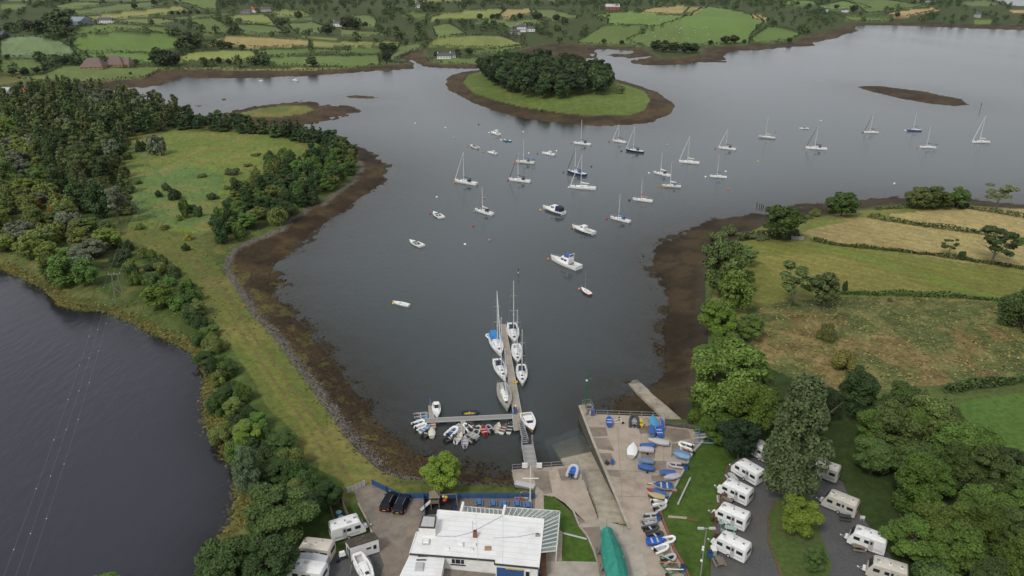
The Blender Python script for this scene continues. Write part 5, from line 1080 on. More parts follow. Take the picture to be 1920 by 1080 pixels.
Y = [  # bow, stern, mast top, hull, cover, jib, label, kwargs
 ((855.3, 339.1), (892.8, 344.7), (871.3, 285.6), WHT, NAVY, WHT, 'white yacht with navy boom cover and white jib, leftmost large yacht moored', dict(hood=NAVY)),
 ((957, 336.3), (993.5, 340), (971.6, 286.6), WHT, NAVY, NAVY, 'white yacht with dark furled jib behind a red buoy near the ketch', dict(hood=BLK)),
 ((969.1, 302.5), (1001.2, 305.3), (980, 262.8), CREAM, BLUE, N_, 'cream hulled two-masted ketch with blue covers among the left moorings', dict(ketch=BLUE, hood=BLUE)),
 ((892.8, 393.4), (923.4, 401), (905, 351.3), WHT, CREAM, N_, 'small pale yacht with a cream boom cover, lowest of the left hand moored yachts', dict(hood=DGR)),
 ((1078, 267.8), (1107, 270.6), (1092, 224.7), WHT, NAVY, N_, 'white yacht moored closest to the grassy island beside a yellow buoy', dict(hood=NAVY)),
 ((1150.3, 263), (1173, 266.5), (1162, 233.5), WHT, NAVY, WHT, 'small white yacht with navy cover between the island shore and the navy hulled yacht', {}),
 ((1175.4, 281), (1206, 284.7), (1192, 237), NAVY, NAVY, WHT, 'navy hulled yacht with a white furled jib below the island', dict(hood=NAVY)),
 ((1065.3, 321.3), (1097.8, 327.8), (1081, 278), mat('hull_blue', (.01, .03, .12), .3), NAVY, NAVY, 'dark blue hulled yacht with white deck lying just behind a long white sloop', dict(hood=BLUE)),
 ((1071.5, 350.3), (1116, 353), (1093.8, 289.8), WHT, WH2, WHT, 'longest white sloop with white boom cover in the middle of the moorings', {}),
 ((1275.3, 302.5), (1310.4, 305.3), (1297, 254.7), WHT, CREAM, WHT, 'tall masted white yacht with white jib and no dark cover, right of centre', {}),
 ((1349, 276.3), (1379, 279.6), (1365.3, 241.6), WHT, NAVY, WHT, 'white yacht with thick white jib above the one with a bright blue cover', dict(hood=NAVY)),
 ((1227.5, 323), (1256, 328.8), (1242.5, 286.6), WHT, WH2, N_, 'off-white yacht with a dark mast and white boom cover', dict(hood=DGR)),
 ((1243.4, 347.5), (1276, 349.4), (1262.6, 303.4), CREAM, WH2, N_, 'broad cream yacht with white boom cover and blue hood beside an orange buoy', dict(hood=BLUE)),
 ((1332.9, 329.7), (1362, 331.6), (1349.4, 290.3), WHT, BLUE, N_, 'white yacht with a bright blue boom cover, rightmost above the right shore', {}),
 ((1188.7, 372.8), (1222.8, 376.6), (1206.5, 336), WHT, RED, N_, 'white yacht with the red boom cover', {}),
 ((1146.9, 407.5), (1180.6, 415), (1165, 364), WHT, BLUE, N_, 'white yacht with blue cover and blue cockpit hood, nearest moored yacht to the right shore', dict(hood=BLUE, tent=None)),
 ((1424, 256), (1452.8, 258.7), (1443.5, 218), LGR, LGR, N_, 'grey sided yacht with dark bottom, leftmost of the far right group', {}),
 ((1513.3, 277), (1549.3, 279), (1533.8, 234.8), WHT, NAVY, DGR, 'white yacht with a radar pole and navy hood, largest of the far right group', dict(hood=NAVY)),
 ((1621.5, 247.5), (1646.3, 248), (1639.3, 212.3), WHT, NAVY, DGR, 'small white yacht with black furled jib in the far right group', {}),
 ((1702.5, 243.3), (1727, 244), (1720, 211), BLUE, BLUE, N_, 'small yacht with a mid blue hull in the far right group', {}),
 ((1726.4, 275), (1753.8, 276), (1746, 237), WHT, BLUE, N_, 'white two-masted yacht with blue cover in the far right group', dict(ketch=BLUE)),
 ((1824.6, 265.8), (1854.4, 265.8), (1851.6, 216.6), WHT, WH2, WHT, 'all white yacht furthest to the right on the moorings', {}),
]
for (bw, sn, mt, hu, cv_, jb, lb, kw) in Y: yacht(bw, sn, mt, hu, cv_, jb, lb, **kw)
G2 = 'yachts berthed on the long pontoon'
yacht((939.4, 666.5), (923.7, 629), (935, 546), WHT, N_, WHT, 'white yacht with bright blue cockpit tent, top left berth of the long pontoon', tent=mat('azure_canvas', (.03, .22, .55), .7), group=G2, Lf=1.0)
yacht((965.8, 643), (959, 608), (965, 527), WHT, NAVY, N_, 'white yacht with navy hood and very tall mast, top right berth of the long pontoon', hood=NAVY, group=G2, Lf=1.0)
yacht((971, 681), (968, 646.7), (974.7, 580.6), CREAM, CREAM, N_, 'cream yacht in the middle right berth of the long pontoon', group=G2, Lf=1.0)
yacht((980, 721.6), (977, 685), (981.5, 618.5), WHT, NAVY, N_, 'white yacht with navy hood, lowest right berth of the long pontoon', hood=NAVY, group=G2, Lf=1.0)
yacht((946.8, 712.7), (931, 675), (943.5, 594.8), WHT, NAVY, N_, 'white yacht with dark sail cover, middle left berth of the long pontoon', hood=NAVY, group=G2, Lf=1.0)
yacht((951.9, 769), (941.5, 720.7), (949, 654), mat('grey_hull', (.40, .40, .38), .5), BLUE, N_, 'grey decked yacht with a blue cover, lowest left berth of the long pontoon', deckm=TEAK, group=G2, Lf=1.0)
def cruiser(bow, stern, label, hull=None, size=1.0, canopy=None, fly=False, stripe=None, name='motor_cruiser', cat='motor boat', z=0.0, Lf=1.05, cream=False, rail=True, B=None, cab=(.36, .68, 1.0)):
    c, hd, L = axis(bow, stern, .5 + z); L *= Lf; L = max(L, 4); B_ = B or (L * .33); fb = .1 * L + .1; hull = hull or WHT
    root = empty(name, (c.x, c.y, z), hd, label, cat); kw = dict(tr=.88, mx=.35)
    b = MB(); hull_mb(b, L, B_, fb, hull, stripe or NAVY, n=13, **kw); h = b.build('hull', root, smooth=True)
    if stripe is not None:
        s_ = MB()
        for sd in (1, -1):
            for i in range(10):
                t0 = i / 11; t1 = (i + 1) / 11; q = []
                for t, f in ((t0, .12), (t1, .12), (t1, .56), (t0, .56)): q.append((-L / 2 + L * t + .05 * L * t ** 6 * f, sd * (beamf(t, B_, .88, .35) * (np.interp(f, [0, .55, 1], [.86 * (1 - .25 * t), .97, 1])) + .015), sheer(t, fb) * f))
                s_.add(q, [(0, 1, 2, 3)], stripe)
        s_.build('hull_band', h)
    b = MB(); deck_mb(b, L, B_, fb, WHT, TEAK if cream else DECK, ck=(.04, .36), cw=.78, dep=fb * .6, tr=.88, mx=.35); b.build('deck', root)
    a0, a1, hh = cab; ch = hh * .14 * L * .9; cb = MB(); secs = []
    for t, f, k in ((a0, .74, 1), (a0 + .06, .76, 1.02), (a1 - .16, .72, .98), (a1 - .02, .60, .35), (a1 + .08, .42, .04)):
        w = beamf(t, B_, .88, .35) * f; x = -L / 2 + L * t; zz = sheer(t, fb); secs.append([(x, w, zz), (x - .02 * L * k, w * .84, zz + ch * k), (x - .02 * L * k, -w * .84, zz + ch * k), (x, -w, zz)])
    cb.loft(secs, WHT); ca = cb.build('cabin', root)
    ws = MB()
    s0, s1 = secs[2], secs[3]; L1 = lambda p, q, t: tuple(p[i] + (q[i] - p[i]) * t for i in range(3))
    q = [L1(s0[1], s1[1], .08), L1(s0[2], s1[2], .08), L1(s0[2], s1[2], .85), L1(s0[1], s1[1], .85)]; ws.add([(p[0] + .02, p[1] * .92, p[2] + .03) for p in q], [(0, 1, 2, 3)], GLS); ws.build('windscreen', ca)
    for sd in (0, 3):
        wb = MB(); tp = 1 if sd == 0 else 2; o = .02 if sd == 0 else -.02
        for (e0, e1, ta, tb_) in ((secs[1], secs[2], .05, .45), (secs[1], secs[2], .52, .95)):
            lo = [L1(e0[sd], e1[sd], ta), L1(e0[sd], e1[sd], tb_)]; hi = [L1(e0[tp], e1[tp], ta), L1(e0[tp], e1[tp], tb_)]
            q = [L1(lo[0], hi[0], .45), L1(lo[1], hi[1], .45), L1(lo[1], hi[1], .85), L1(lo[0], hi[0], .85)]; wb.add([(p[0], p[1] + o, p[2]) for p in q], [(0, 1, 2, 3)], GLS)
        wb.build('window', ca)
    if canopy is not None:
        k = MB(); x0 = -L / 2 + L * .08; x1 = -L / 2 + L * a0; w = B_ * .36; zz = fb + .05; k.loft([[(x, w, zz), (x, w * .85, zz + ch * f), (x, -w * .85, zz + ch * f), (x, -w, zz)] for x, f in ((x0, .8), ((x0 + x1) / 2, 1.1), (x1 - .02, 1.0))], canopy); k.build('canopy', root)
    if fly:
        k = MB(); x = -L / 2 + L * .42; k.box(x - .12 * L, x + .14 * L, -B_ * .3, B_ * .3, fb + ch, fb + ch + .45, WHT, taper=.12); f_ = k.build('flybridge', root); k = MB(); k.loft([[(x - .1 * L, y_ * B_ * .27, fb + ch + .4 + zf) for y_, zf in ((-1, 0), (-.8, .9), (.8, .9), (1, 0))], [(x + .06 * L, y_ * B_ * .27, fb + ch + .4 + zf) for y_, zf in ((-1, 0), (-.8, .8), (.8, .8), (1, 0))]], BLUE); k.build('bimini', f_)
        k = MB(); k.path([(x - .13 * L, -B_ * .3, fb + ch), (x - .15 * L, -B_ * .28, fb + ch + 1.5), (x - .15 * L, B_ * .28, fb + ch + 1.5), (x - .13 * L, B_ * .3, fb + ch)], .09, WHT); k.build('radar_arch', root)
    if rail:
        rl = MB()
        for sd in (1, -1):
            pts_ = [(-L / 2 + L * t + .05 * L * t ** 6, sd * beamf(t, B_, .88, .35) * .95, sheer(t, fb) + .45) for t in (.6, .72, .84, .94)] + [(L / 2 * 1.08, 0, sheer(1, fb) + .5)]; rl.path(pts_, .022, ALU, n=4)
            for p in pts_[:-1]: rl.tube((p[0], p[1], p[2] - .45), p, .02, ALU, n=4)
        rl.build('bow_rail', root)
    return root
def speedboat(bow, stern, label, hull=None, motor=True, z=0.0, seat=None, cat='motor boat', name='speedboat', cover=None):
    c, hd, L = axis(bow, stern, .4 + z); L = max(L * 1.03, 4.2); B_ = L * .42; fb = .55; root = empty(name, (c.x, c.y, z), hd, label, cat)
    b = MB(); hull_mb(b, L, B_, fb, hull or WHT, BLK, tr=.9, mx=.35); b.build('hull', root, smooth=True)
    b = MB(); deck_mb(b, L, B_, fb, WHT, LGR, ck=(.1, .58), cw=.76, dep=.35, tr=.9, mx=.35); b.build('deck', root)
    s_ = MB(); x = L * .10; s_.add([(x, B_ * .36, fb), (x, -B_ * .36, fb), (x - .35, -B_ * .3, fb + .45), (x - .35, B_ * .3, fb + .45)], [(0, 1, 2, 3)], GLS); s_.build('windscreen', root)
    for yy in (-.5, .5):
        s_ = MB(); s_.box(-L * .1 - .25, -L * .1 + .25, yy * B_ * .4 - .22, yy * B_ * .4 + .22, fb - .34, fb + .05, seat or DGR); s_.build('seat', root)
    if motor: outboard(root, -L / 2, fb - .1, 1.1)
    return root
cruiser((921.3, 248.1), (936.9, 251.9), 'small white cabin cruiser, furthest left boat with a tall cabin near the island', cab=(.3, .7, 1.7), rail=False)
speedboat((943.8, 262.2), (957.9, 264), 'small turquoise hulled open boat near the cabin cruiser', hull=mat('turquoise', (.05, .28, .38), .4), motor=False)
speedboat((883, 272.5), (895.6, 277.2), 'small white open boat with a black outboard, left of the moorings')
cruiser((915.3, 284.7), (931.3, 287.5), 'little white cabin boat with dark bottom below the turquoise one', cab=(.3, .66, 1.2), rail=False)
cruiser((1018, 286.6), (1040, 289.8), 'white cabin motorboat right of the ketch', cab=(.34, .66, 1.2))
speedboat((813, 398), (827.8, 407.5), 'white speedboat beside a red buoy on the left of the bay', motor=False)
speedboat((768.8, 451), (790.8, 461), 'white speedboat with orange bow fender, furthest left in the bay', motor=False)
cruiser((1020.3, 389.7), (1056, 400), 'white motor cruiser with navy hull band and navy cockpit canopy', stripe=NAVY, canopy=NAVY, cab=(.34, .72, 1.25))
cruiser((1075.5, 426), (1112.5, 437.5), 'white motor cruiser with navy hull band and an open cream cockpit', stripe=NAVY, cream=True, cab=(.40, .74, 1.05))
cruiser((1036, 485), (1084.5, 502.5), 'largest white flybridge motor yacht with a blue bimini', fly=True, cab=(.3, .76, .95))
b_ = speedboat((1500, 240.5), (1515.5, 240.5), 'small white covered boat without a mast in the far right group', motor=False)
cruiser((819.7, 782.5), (817.5, 757), 'white cabin boat berthed on the finger pontoon', cab=(.18, .55, 1.3))
c_ = cruiser((998.5, 807.5), (986, 776), 'brown decked launch with a white cover, berthed right of the long pontoon', hull=TAN, cab=(.25, .7, .35), B=2.7, rail=False)
def dayboat(bow, stern, mt, label, hull, deck, mast=True):
    c, hd, L = axis(bow, stern, .3); L = max(L, 4.8); B_ = L * .36; root = empty('day_sailer', (c.x, c.y, 0), hd, label, 'sailing dinghy'); b = MB(); hull_mb(b, L, B_, .5, hull, hull); b.build('hull', root, smooth=True)
    b = MB(); deck_mb(b, L, B_, .5, deck, CREAM, ck=(.15, .6), cw=.55, dep=.3); b.build('deck', root)
    if mast: m_ = MB(); m_.tube((L * .12, 0, .3), (L * .12, 0, 5.6), .05, ALU, n=5).beam((L * .12, -.45, 3.6), (L * .12, .45, 3.6), .05, .04, ALU); m_.build('mast', root)
    return root
dayboat((1091, 541), (1107, 552.5), None, 'small day sailer with a red hull and white deck near the right shore', mat('oxide_red', (.22, .03, .02), .5), WHT)
dayboat((742, 567.5), (763, 572), None, 'white rowing boat alone on the left of the bay', WHT, WHT, False)
# tenders and dinghies
def rib(bow, stern, label, z=0.0, tube=None, floor=None, motor=True, seatm=None, flip=False, cat='inflatable boat', group=None, rest=None, B=None):
    c, hd, L = axis(bow, stern, z + .3); L = min(max(L, 2.6), 6.5); B_ = B or max(1.45, L * .46); r = B_ * .135; tube = tube or WHT; root = empty('inflatable_dinghy', (c.x, c.y, z), hd, label, cat, group)
    b = MB(); hw = B_ / 2 - r; pts_ = []
    for sd in (1, -1):
        seq = [(-L / 2, hw), (-L * .1, hw), (L * .18, hw * .95), (L * .36, hw * .6), (L / 2 - r, 0)]
        pts_ += [(x, sd * y, .32 + (.12 if x > L * .3 else 0)) for x, y in (seq if sd == 1 else seq[::-1][1:])]
    for p, q in zip(pts_[:-1], pts_[1:]): b.tube(p, q, r, tube, n=8)
    for p in pts_[1:-1]: b.ball(p, r * 1.0, tube, n=8, k=5)
    b.build('tube', root, smooth=True)
    f = MB(); f.prism([(-L * .46, -hw), (-L * .46, hw), (L * .2, hw * .9), (L * .42, 0), (L * .2, -hw * .9)], .12, .2, floor or DGR); f.build('floor', root)
    f = MB(); f.box(-L * .43, -L * .39, -hw, hw, .15, .55, DGR); f.build('transom', root)
    f = MB(); f.box(-L * .05 - .12, -L * .05 + .12, -hw, hw, .36, .42, seatm or LGR); f.build('seat', root)
    if motor: outboard(root, -L * .43, .3, .9)
    if z > 1: f = MB(); f.box(-L * .3, -L * .22, -.4, .4, 0.0, .14, GWOOD).box(L * .12, L * .2, -.3, .3, 0.0, .14, GWOOD); f.build('chock', root)
    return root
def dinghy(bow, stern, label, z=0.0, hull=None, inner=None, cover=None, thw=2, motor=False, cat='dinghy', group=None, B=None, tr=.7, wheels=False, mast=False):
    c, hd, L = axis(bow, stern, z + .4); L = min(max(L, 2.6), 6.2); B_ = B or max(1.3, L * .36); fb = .48; up = .18 if z > 1 else 0
    root = empty('covered_dinghy' if cover is not None else 'dinghy', (c.x, c.y, z + (.36 if z > 1 else 0)), hd, label, cat, group); hull = hull or WHT
    b = MB(); hull_mb(b, L, B_, fb, hull, hull, tr=tr, mx=.45, n=11, dr=.28); b.build('hull', root, smooth=True)
    if cover is not None:
        secs = []
        for i in range(11):
            t = i / 10; w = max(beamf(t, B_, tr, .45), .02) + .03; zz = sheer(t, fb) - .05; x = -L / 2 + L * t + .05 * L * t ** 6; pk = .22 * math.sin(math.pi * min(1, t * .9 + .1)) + .06
            secs.append([(x, w, zz - .06), (x, w * .98, zz + .05), (x, w * .45, zz + .05 + pk * .8), (x, 0, zz + .06 + pk), (x, -w * .45, zz + .05 + pk * .8), (x, -w * .98, zz + .05), (x, -w, zz - .06)])
        k = MB(); k.loft(secs, cover); k.build('cover', root, smooth=True)
    else:
        b = MB(); deck_mb(b, L, B_, fb, inner or hull, inner or hull, ck=(.04, .84), cw=.84, dep=.34, tr=tr, mx=.45); b.build('interior', root)
        for i in range(thw): s_ = MB(); x = L * (-.2 + .32 * i); s_.box(x - .13, x + .13, -B_ * .40, B_ * .40, fb - .12, fb - .06, TAN if inner is None else LGR); s_.build('thwart', root)
        if motor: outboard(root, -L / 2, fb - .1, .8)
    if z > 1:
        f = MB(); f.box(-L * .25, -L * .2, -B_ * .35, B_ * .35, -.36, -.2, GAL).box(L * .2, L * .24, -.2, .2, -.36, -.22, GAL); f.tube((L * .62, 0, -.25), (-L * .25, 0, -.25), .03, GAL, n=5); tr_ = f.build('trolley', root)
        if wheels:
            for sd in (1, -1): w_ = MB(); w_.tube((-L * .1, sd * (B_ * .42), -.2), (-L * .1, sd * (B_ * .42 + .12), -.2), .2, RUB, n=12); w_.build('wheel', tr_)
    return root
def kayak(bow, stern, label, col, z=3.27, w=.8, seat=None):
    c, hd, L = axis(bow, stern, z + .2); L = max(min(L, 5), 2.6); root = empty('kayak', (c.x, c.y, z + .12), hd, label, 'kayak'); b = MB(); hull_mb(b, L, w, .22, col, col, tr=.15, mx=.5, dr=.1, rise=.1); b.build('hull', root, smooth=True)
    b = MB(); deck_mb(b, L, w, .22, col, seat or DGR, ck=(.38, .56), cw=.55, dep=.15, tr=.15, mx=.5, rise=.1); b.build('deck', root); return root
GP = 'dinghies tied to the cross pontoon'
oF = lambda x, y: (x / 5.3333 + 740, y / 5.3333 + 740)
rib(oF(340, 195), oF(190, 212), 'grey inflatable furthest up in the left cluster of the cross pontoon', tube=GRY, motor=False, B=1.7)
rib(oF(330, 222), oF(210, 245), 'pale blue inflatable under the grey one at the left end of the cross pontoon', tube=SKYB, motor=False)
rib(oF(305, 262), oF(182, 306), 'white inflatable lying diagonally, leftmost in the dinghy cluster', B=1.7); rib(oF(312, 300), oF(220, 338), 'second white inflatable, tucked below the leftmost one', floor=LGR)
dinghy(oF(345, 312), oF(262, 362), 'white dinghy with light blue inside beside the tan boat', inner=SKYB); dinghy(oF(380, 275), oF(378, 345), 'varnished tan wooden dinghy at the left end of the cross pontoon', hull=CREAM, inner=TAN)
dinghy(oF(371, 340), oF(372, 415), 'cream covered dinghy hanging off the tan one', hull=CREAM, cover=CREAM); rib(oF(338, 365), oF(292, 408), 'small dark grey inflatable between the blue and cream dinghies', tube=DGR)
rib(oF(625, 322), oF(530, 412), 'large white inflatable with blue floor in the middle cluster', floor=BLUE, B=1.9); dinghy(oF(640, 297), oF(640, 375), 'pale dinghy with three thwarts left of the middle finger pontoon', hull=LGR, inner=LGR, thw=3)
rib(oF(605, 415), oF(508, 455), 'black inflatable crossing below the large white inflatable', tube=DGR, floor=BLK); dinghy(oF(672, 385), oF(608, 475), 'rounded white dinghy in the middle cluster', inner=CREAM, motor=True)
dinghy(oF(702, 420), oF(702, 520), 'lilac grey dinghy at the very bottom of the middle cluster', hull=LILAC, inner=LILAC, motor=True); rib(oF(708, 405), oF(796, 468), 'grey inflatable with wooden seat right of the lilac dinghy', tube=GRY, seatm=TAN)
dinghy(oF(732, 380), oF(832, 428), 'flat grey dinghy with a low open hull right of the finger pontoon', hull=GRY, inner=LGR, B=1.4); rib(oF(705, 305), oF(748, 345), 'small white inflatable tucked against the middle finger pontoon', motor=False)
rib(oF(742, 292), oF(795, 338), 'small black inflatable with red trim on the cross pontoon', tube=DGR, floor=RED); rib(oF(845, 318), oF(812, 382), 'off-white inflatable left of the red boat', tube=LGR, floor=DGR)
dinghy(oF(875, 315), oF(908, 395), 'bright red dinghy on the cross pontoon', hull=RED, inner=RED, motor=True); rib(oF(925, 305), oF(978, 375), 'navy floored grey inflatable right of the red boat', tube=GRY, floor=NAVY)
dinghy(oF(1042, 290), oF(1015, 362), 'cream dinghy left of the brown decked one', hull=CREAM, inner=CREAM); dinghy(oF(1118, 298), oF(1062, 375), 'square white dinghy with a brown floor on the cross pontoon', inner=mat('brown_floor', (.2, .12, .08), .8), tr=.9)
dinghy(oF(1165, 283), oF(1138, 375), 'white rowing dinghy with thwarts at the right end of the cross pontoon', inner=DGR, thw=3)
rib(oF(845, 184), oF(672, 192), 'navy rescue inflatable with yellow covers on the far side of the cross pontoon', tube=NAVY, floor=YEL, seatm=YEL, B=2.1)
rib((914.5, 629), (921, 633.5), 'small white inflatable behind the yacht with the blue cockpit tent')
# boat yard
oG = lambda x, y: (x / 5.4 + 1040, y / 5.4 + 680); oH = lambda x, y: (x / 3.857 + 1100, y / 3.857 + 800)
z_ = 3.27
def dk(f, a, b__, label, **k): return f(a, b__, label, z=z_, **k)
dk(dinghy, oG(552, 562), oG(552, 645), 'blue plastic dinghy alone near the quay corner', hull=BLUE, inner=ROYAL); dk(rib, oG(806, 535), oG(806, 650), 'dark grey inflatable against the quay railing', tube=DGR, B=2.0, floor=GRY)
kayak(oG(866, 572), oG(886, 655), 'plain yellow kayak under the quay railing', YEL, w=1.0); dk(dinghy, oG(915, 578), oG(955, 662), 'khaki covered dinghy between the yellow kayak and the blue and white one', hull=TAN, cover=mat('khaki', (.25, .23, .17), .8))
dk(dinghy, oG(993, 560), oG(1012, 668), 'white dinghy with a light blue cover, largest under the quay railing', cover=mat('cyan_cover', (.06, .28, .5), .6), B=1.9); kayak(oG(1040, 574), oG(1060, 645), 'yellow and white kayak right of the light blue covered dinghy', mat('amber', (.65, .35, .04), .5))
kayak(oG(1056, 580), oG(1068, 640), 'orange kayak standing beside the yellow and white one', ORG, w=.6); kayak(oG(1072, 565), oG(1090, 650), 'bright blue kayak in the corner of the quay railing', ROYAL, w=.9)
dk(dinghy, oG(975, 655), oG(992, 742), 'blue covered dinghy below the light blue and white one', hull=GREYB, cover=BLUE); dk(dinghy, oG(1040, 660), oG(1072, 755), 'royal blue open dinghy with a white stripe near the railing corner', hull=ROYAL, inner=ROYAL)
kayak(oG(1092, 655), oG(1080, 705), 'short blue kayak against the side railing', BLUE)
dk(dinghy, oG(950, 797), oG(1158, 828), 'long pale grey covered sailing dinghy in the yard', hull=LGR, cover=LGR, B=1.6); dk(dinghy, oG(1022, 852), oG(866, 856), 'dinghy under a mid blue cover below the long grey one', hull=GREYB, cover=BLUE, wheels=True)
dk(dinghy, oG(848, 885), oG(1000, 895), 'dinghy under a mauve grey cover on a wheeled trolley', hull=WHT, cover=LILAC, wheels=True); dk(dinghy, oG(795, 840), oG(776, 960), 'off-white covered dinghy pointing at the quay railing', hull=LGR, cover=WH2, B=1.75)
dk(dinghy, oG(845, 998), oG(1000, 1015), 'dinghy under a faded pale blue cover, upper of two alike in the yard middle', hull=SKYB, cover=GREYB, wheels=True); dk(dinghy, oH(375, 297), oH(483, 313), 'dinghy under a strong blue cover, lower of two alike in the yard middle', hull=BLUE, cover=BLUE, wheels=True)
dk(rib, oG(1250, 815), oG(1400, 862), 'white inflatable beside the lawn corner, topmost in the yard row', B=1.8); dk(rib, oG(1275, 870), oG(1400, 915), 'pale grey inflatable with red seat under the topmost one', tube=LGR, seatm=RED)
dk(dinghy, oG(1215, 905), oG(1355, 950), 'wide grey blue covered dinghy, left of a pair by the kerb', hull=SKYB, cover=GREYB); dk(dinghy, oG(1220, 940), oG(1360, 972), 'pale blue dinghy leaning beside its grey blue twin', hull=SKYB, cover=SKYB)
dk(rib, oG(1150, 1030), oG(1290, 1045), 'lilac grey inflatable alone on a trolley in the yard', tube=LILAC); dk(dinghy, oH(528, 340), oH(640, 344), 'dinghy with blue cover above the lilac white one', hull=GREYB, cover=BLUE)
dk(dinghy, oH(560, 385), oH(667, 360), 'dinghy under a lilac white cover near the kerb', hull=LGR, cover=LILAC); dk(dinghy, oH(485, 432), oH(623, 442), 'larger blue and white sailing dinghy with open cockpit near the kerb', hull=LGR, inner=BLUE, B=2.0)
kayak(oH(466, 460), oH(520, 478), 'bright red kayak lying across a blue dinghy', RED, z=3.5); dk(dinghy, oH(575, 515), oH(490, 478), 'blue dinghy partly under the bright red kayak', hull=BLUE, cover=BLUE)
dk(dinghy, oH(458, 502), oH(552, 520), 'dinghy with sand yellow cover above the white inflatables', hull=DGR, cover=mat('sand', (.42, .33, .16), .8))
rows_ = [(483, 548, 572, 540, WHT, LGR, 'white inflatable below the sand yellow cover', 1), (490, 600, 572, 562, LGR, DGR, 'grey white inflatable second below the sand yellow cover', 1), (422, 652, 517, 642, LGR, DGR, 'pale grey inflatable first left of the lawn bend', 0), (412, 702, 500, 682, GRY, LGR, 'mid grey inflatable with dark motor above the two black floored ones', 0),
 (420, 747, 512, 722, DGR, BLK, 'dark inflatable, upper of two black floored ones', 1), (460, 800, 540, 772, DGR, NAVY, 'dark inflatable, lower of two black floored ones', 1), (540, 832, 635, 806, WHT, GRY, 'white inflatable resting half on the lawn', 0), (498, 897, 585, 862, WHT, LGR, 'white inflatable below the bright blue dinghy', 1), (550, 977, 640, 932, LGR, NAVY, 'white inflatable with navy floor, lowest in the yard row', 1)]
for (x0, y0, x1, y1, t_, f_, lb, mo) in rows_: dk(rib, oH(x1, y1), oH(x0, y0), lb, tube=t_, floor=f_, motor=bool(mo))
dk(dinghy, oH(545, 832), oH(448, 840), 'bright blue open dinghy in the row of inflatables', hull=ROYAL, inner=ROYAL, tr=.92)
rib((1078, 872), (1071, 893), 'silver and blue motor inflatable on a trailer on the landing platform', z=3.55, tube=mat('silver', (.5, .52, .56), .4), floor=ROYAL, seatm=ROYAL, B=2.0)
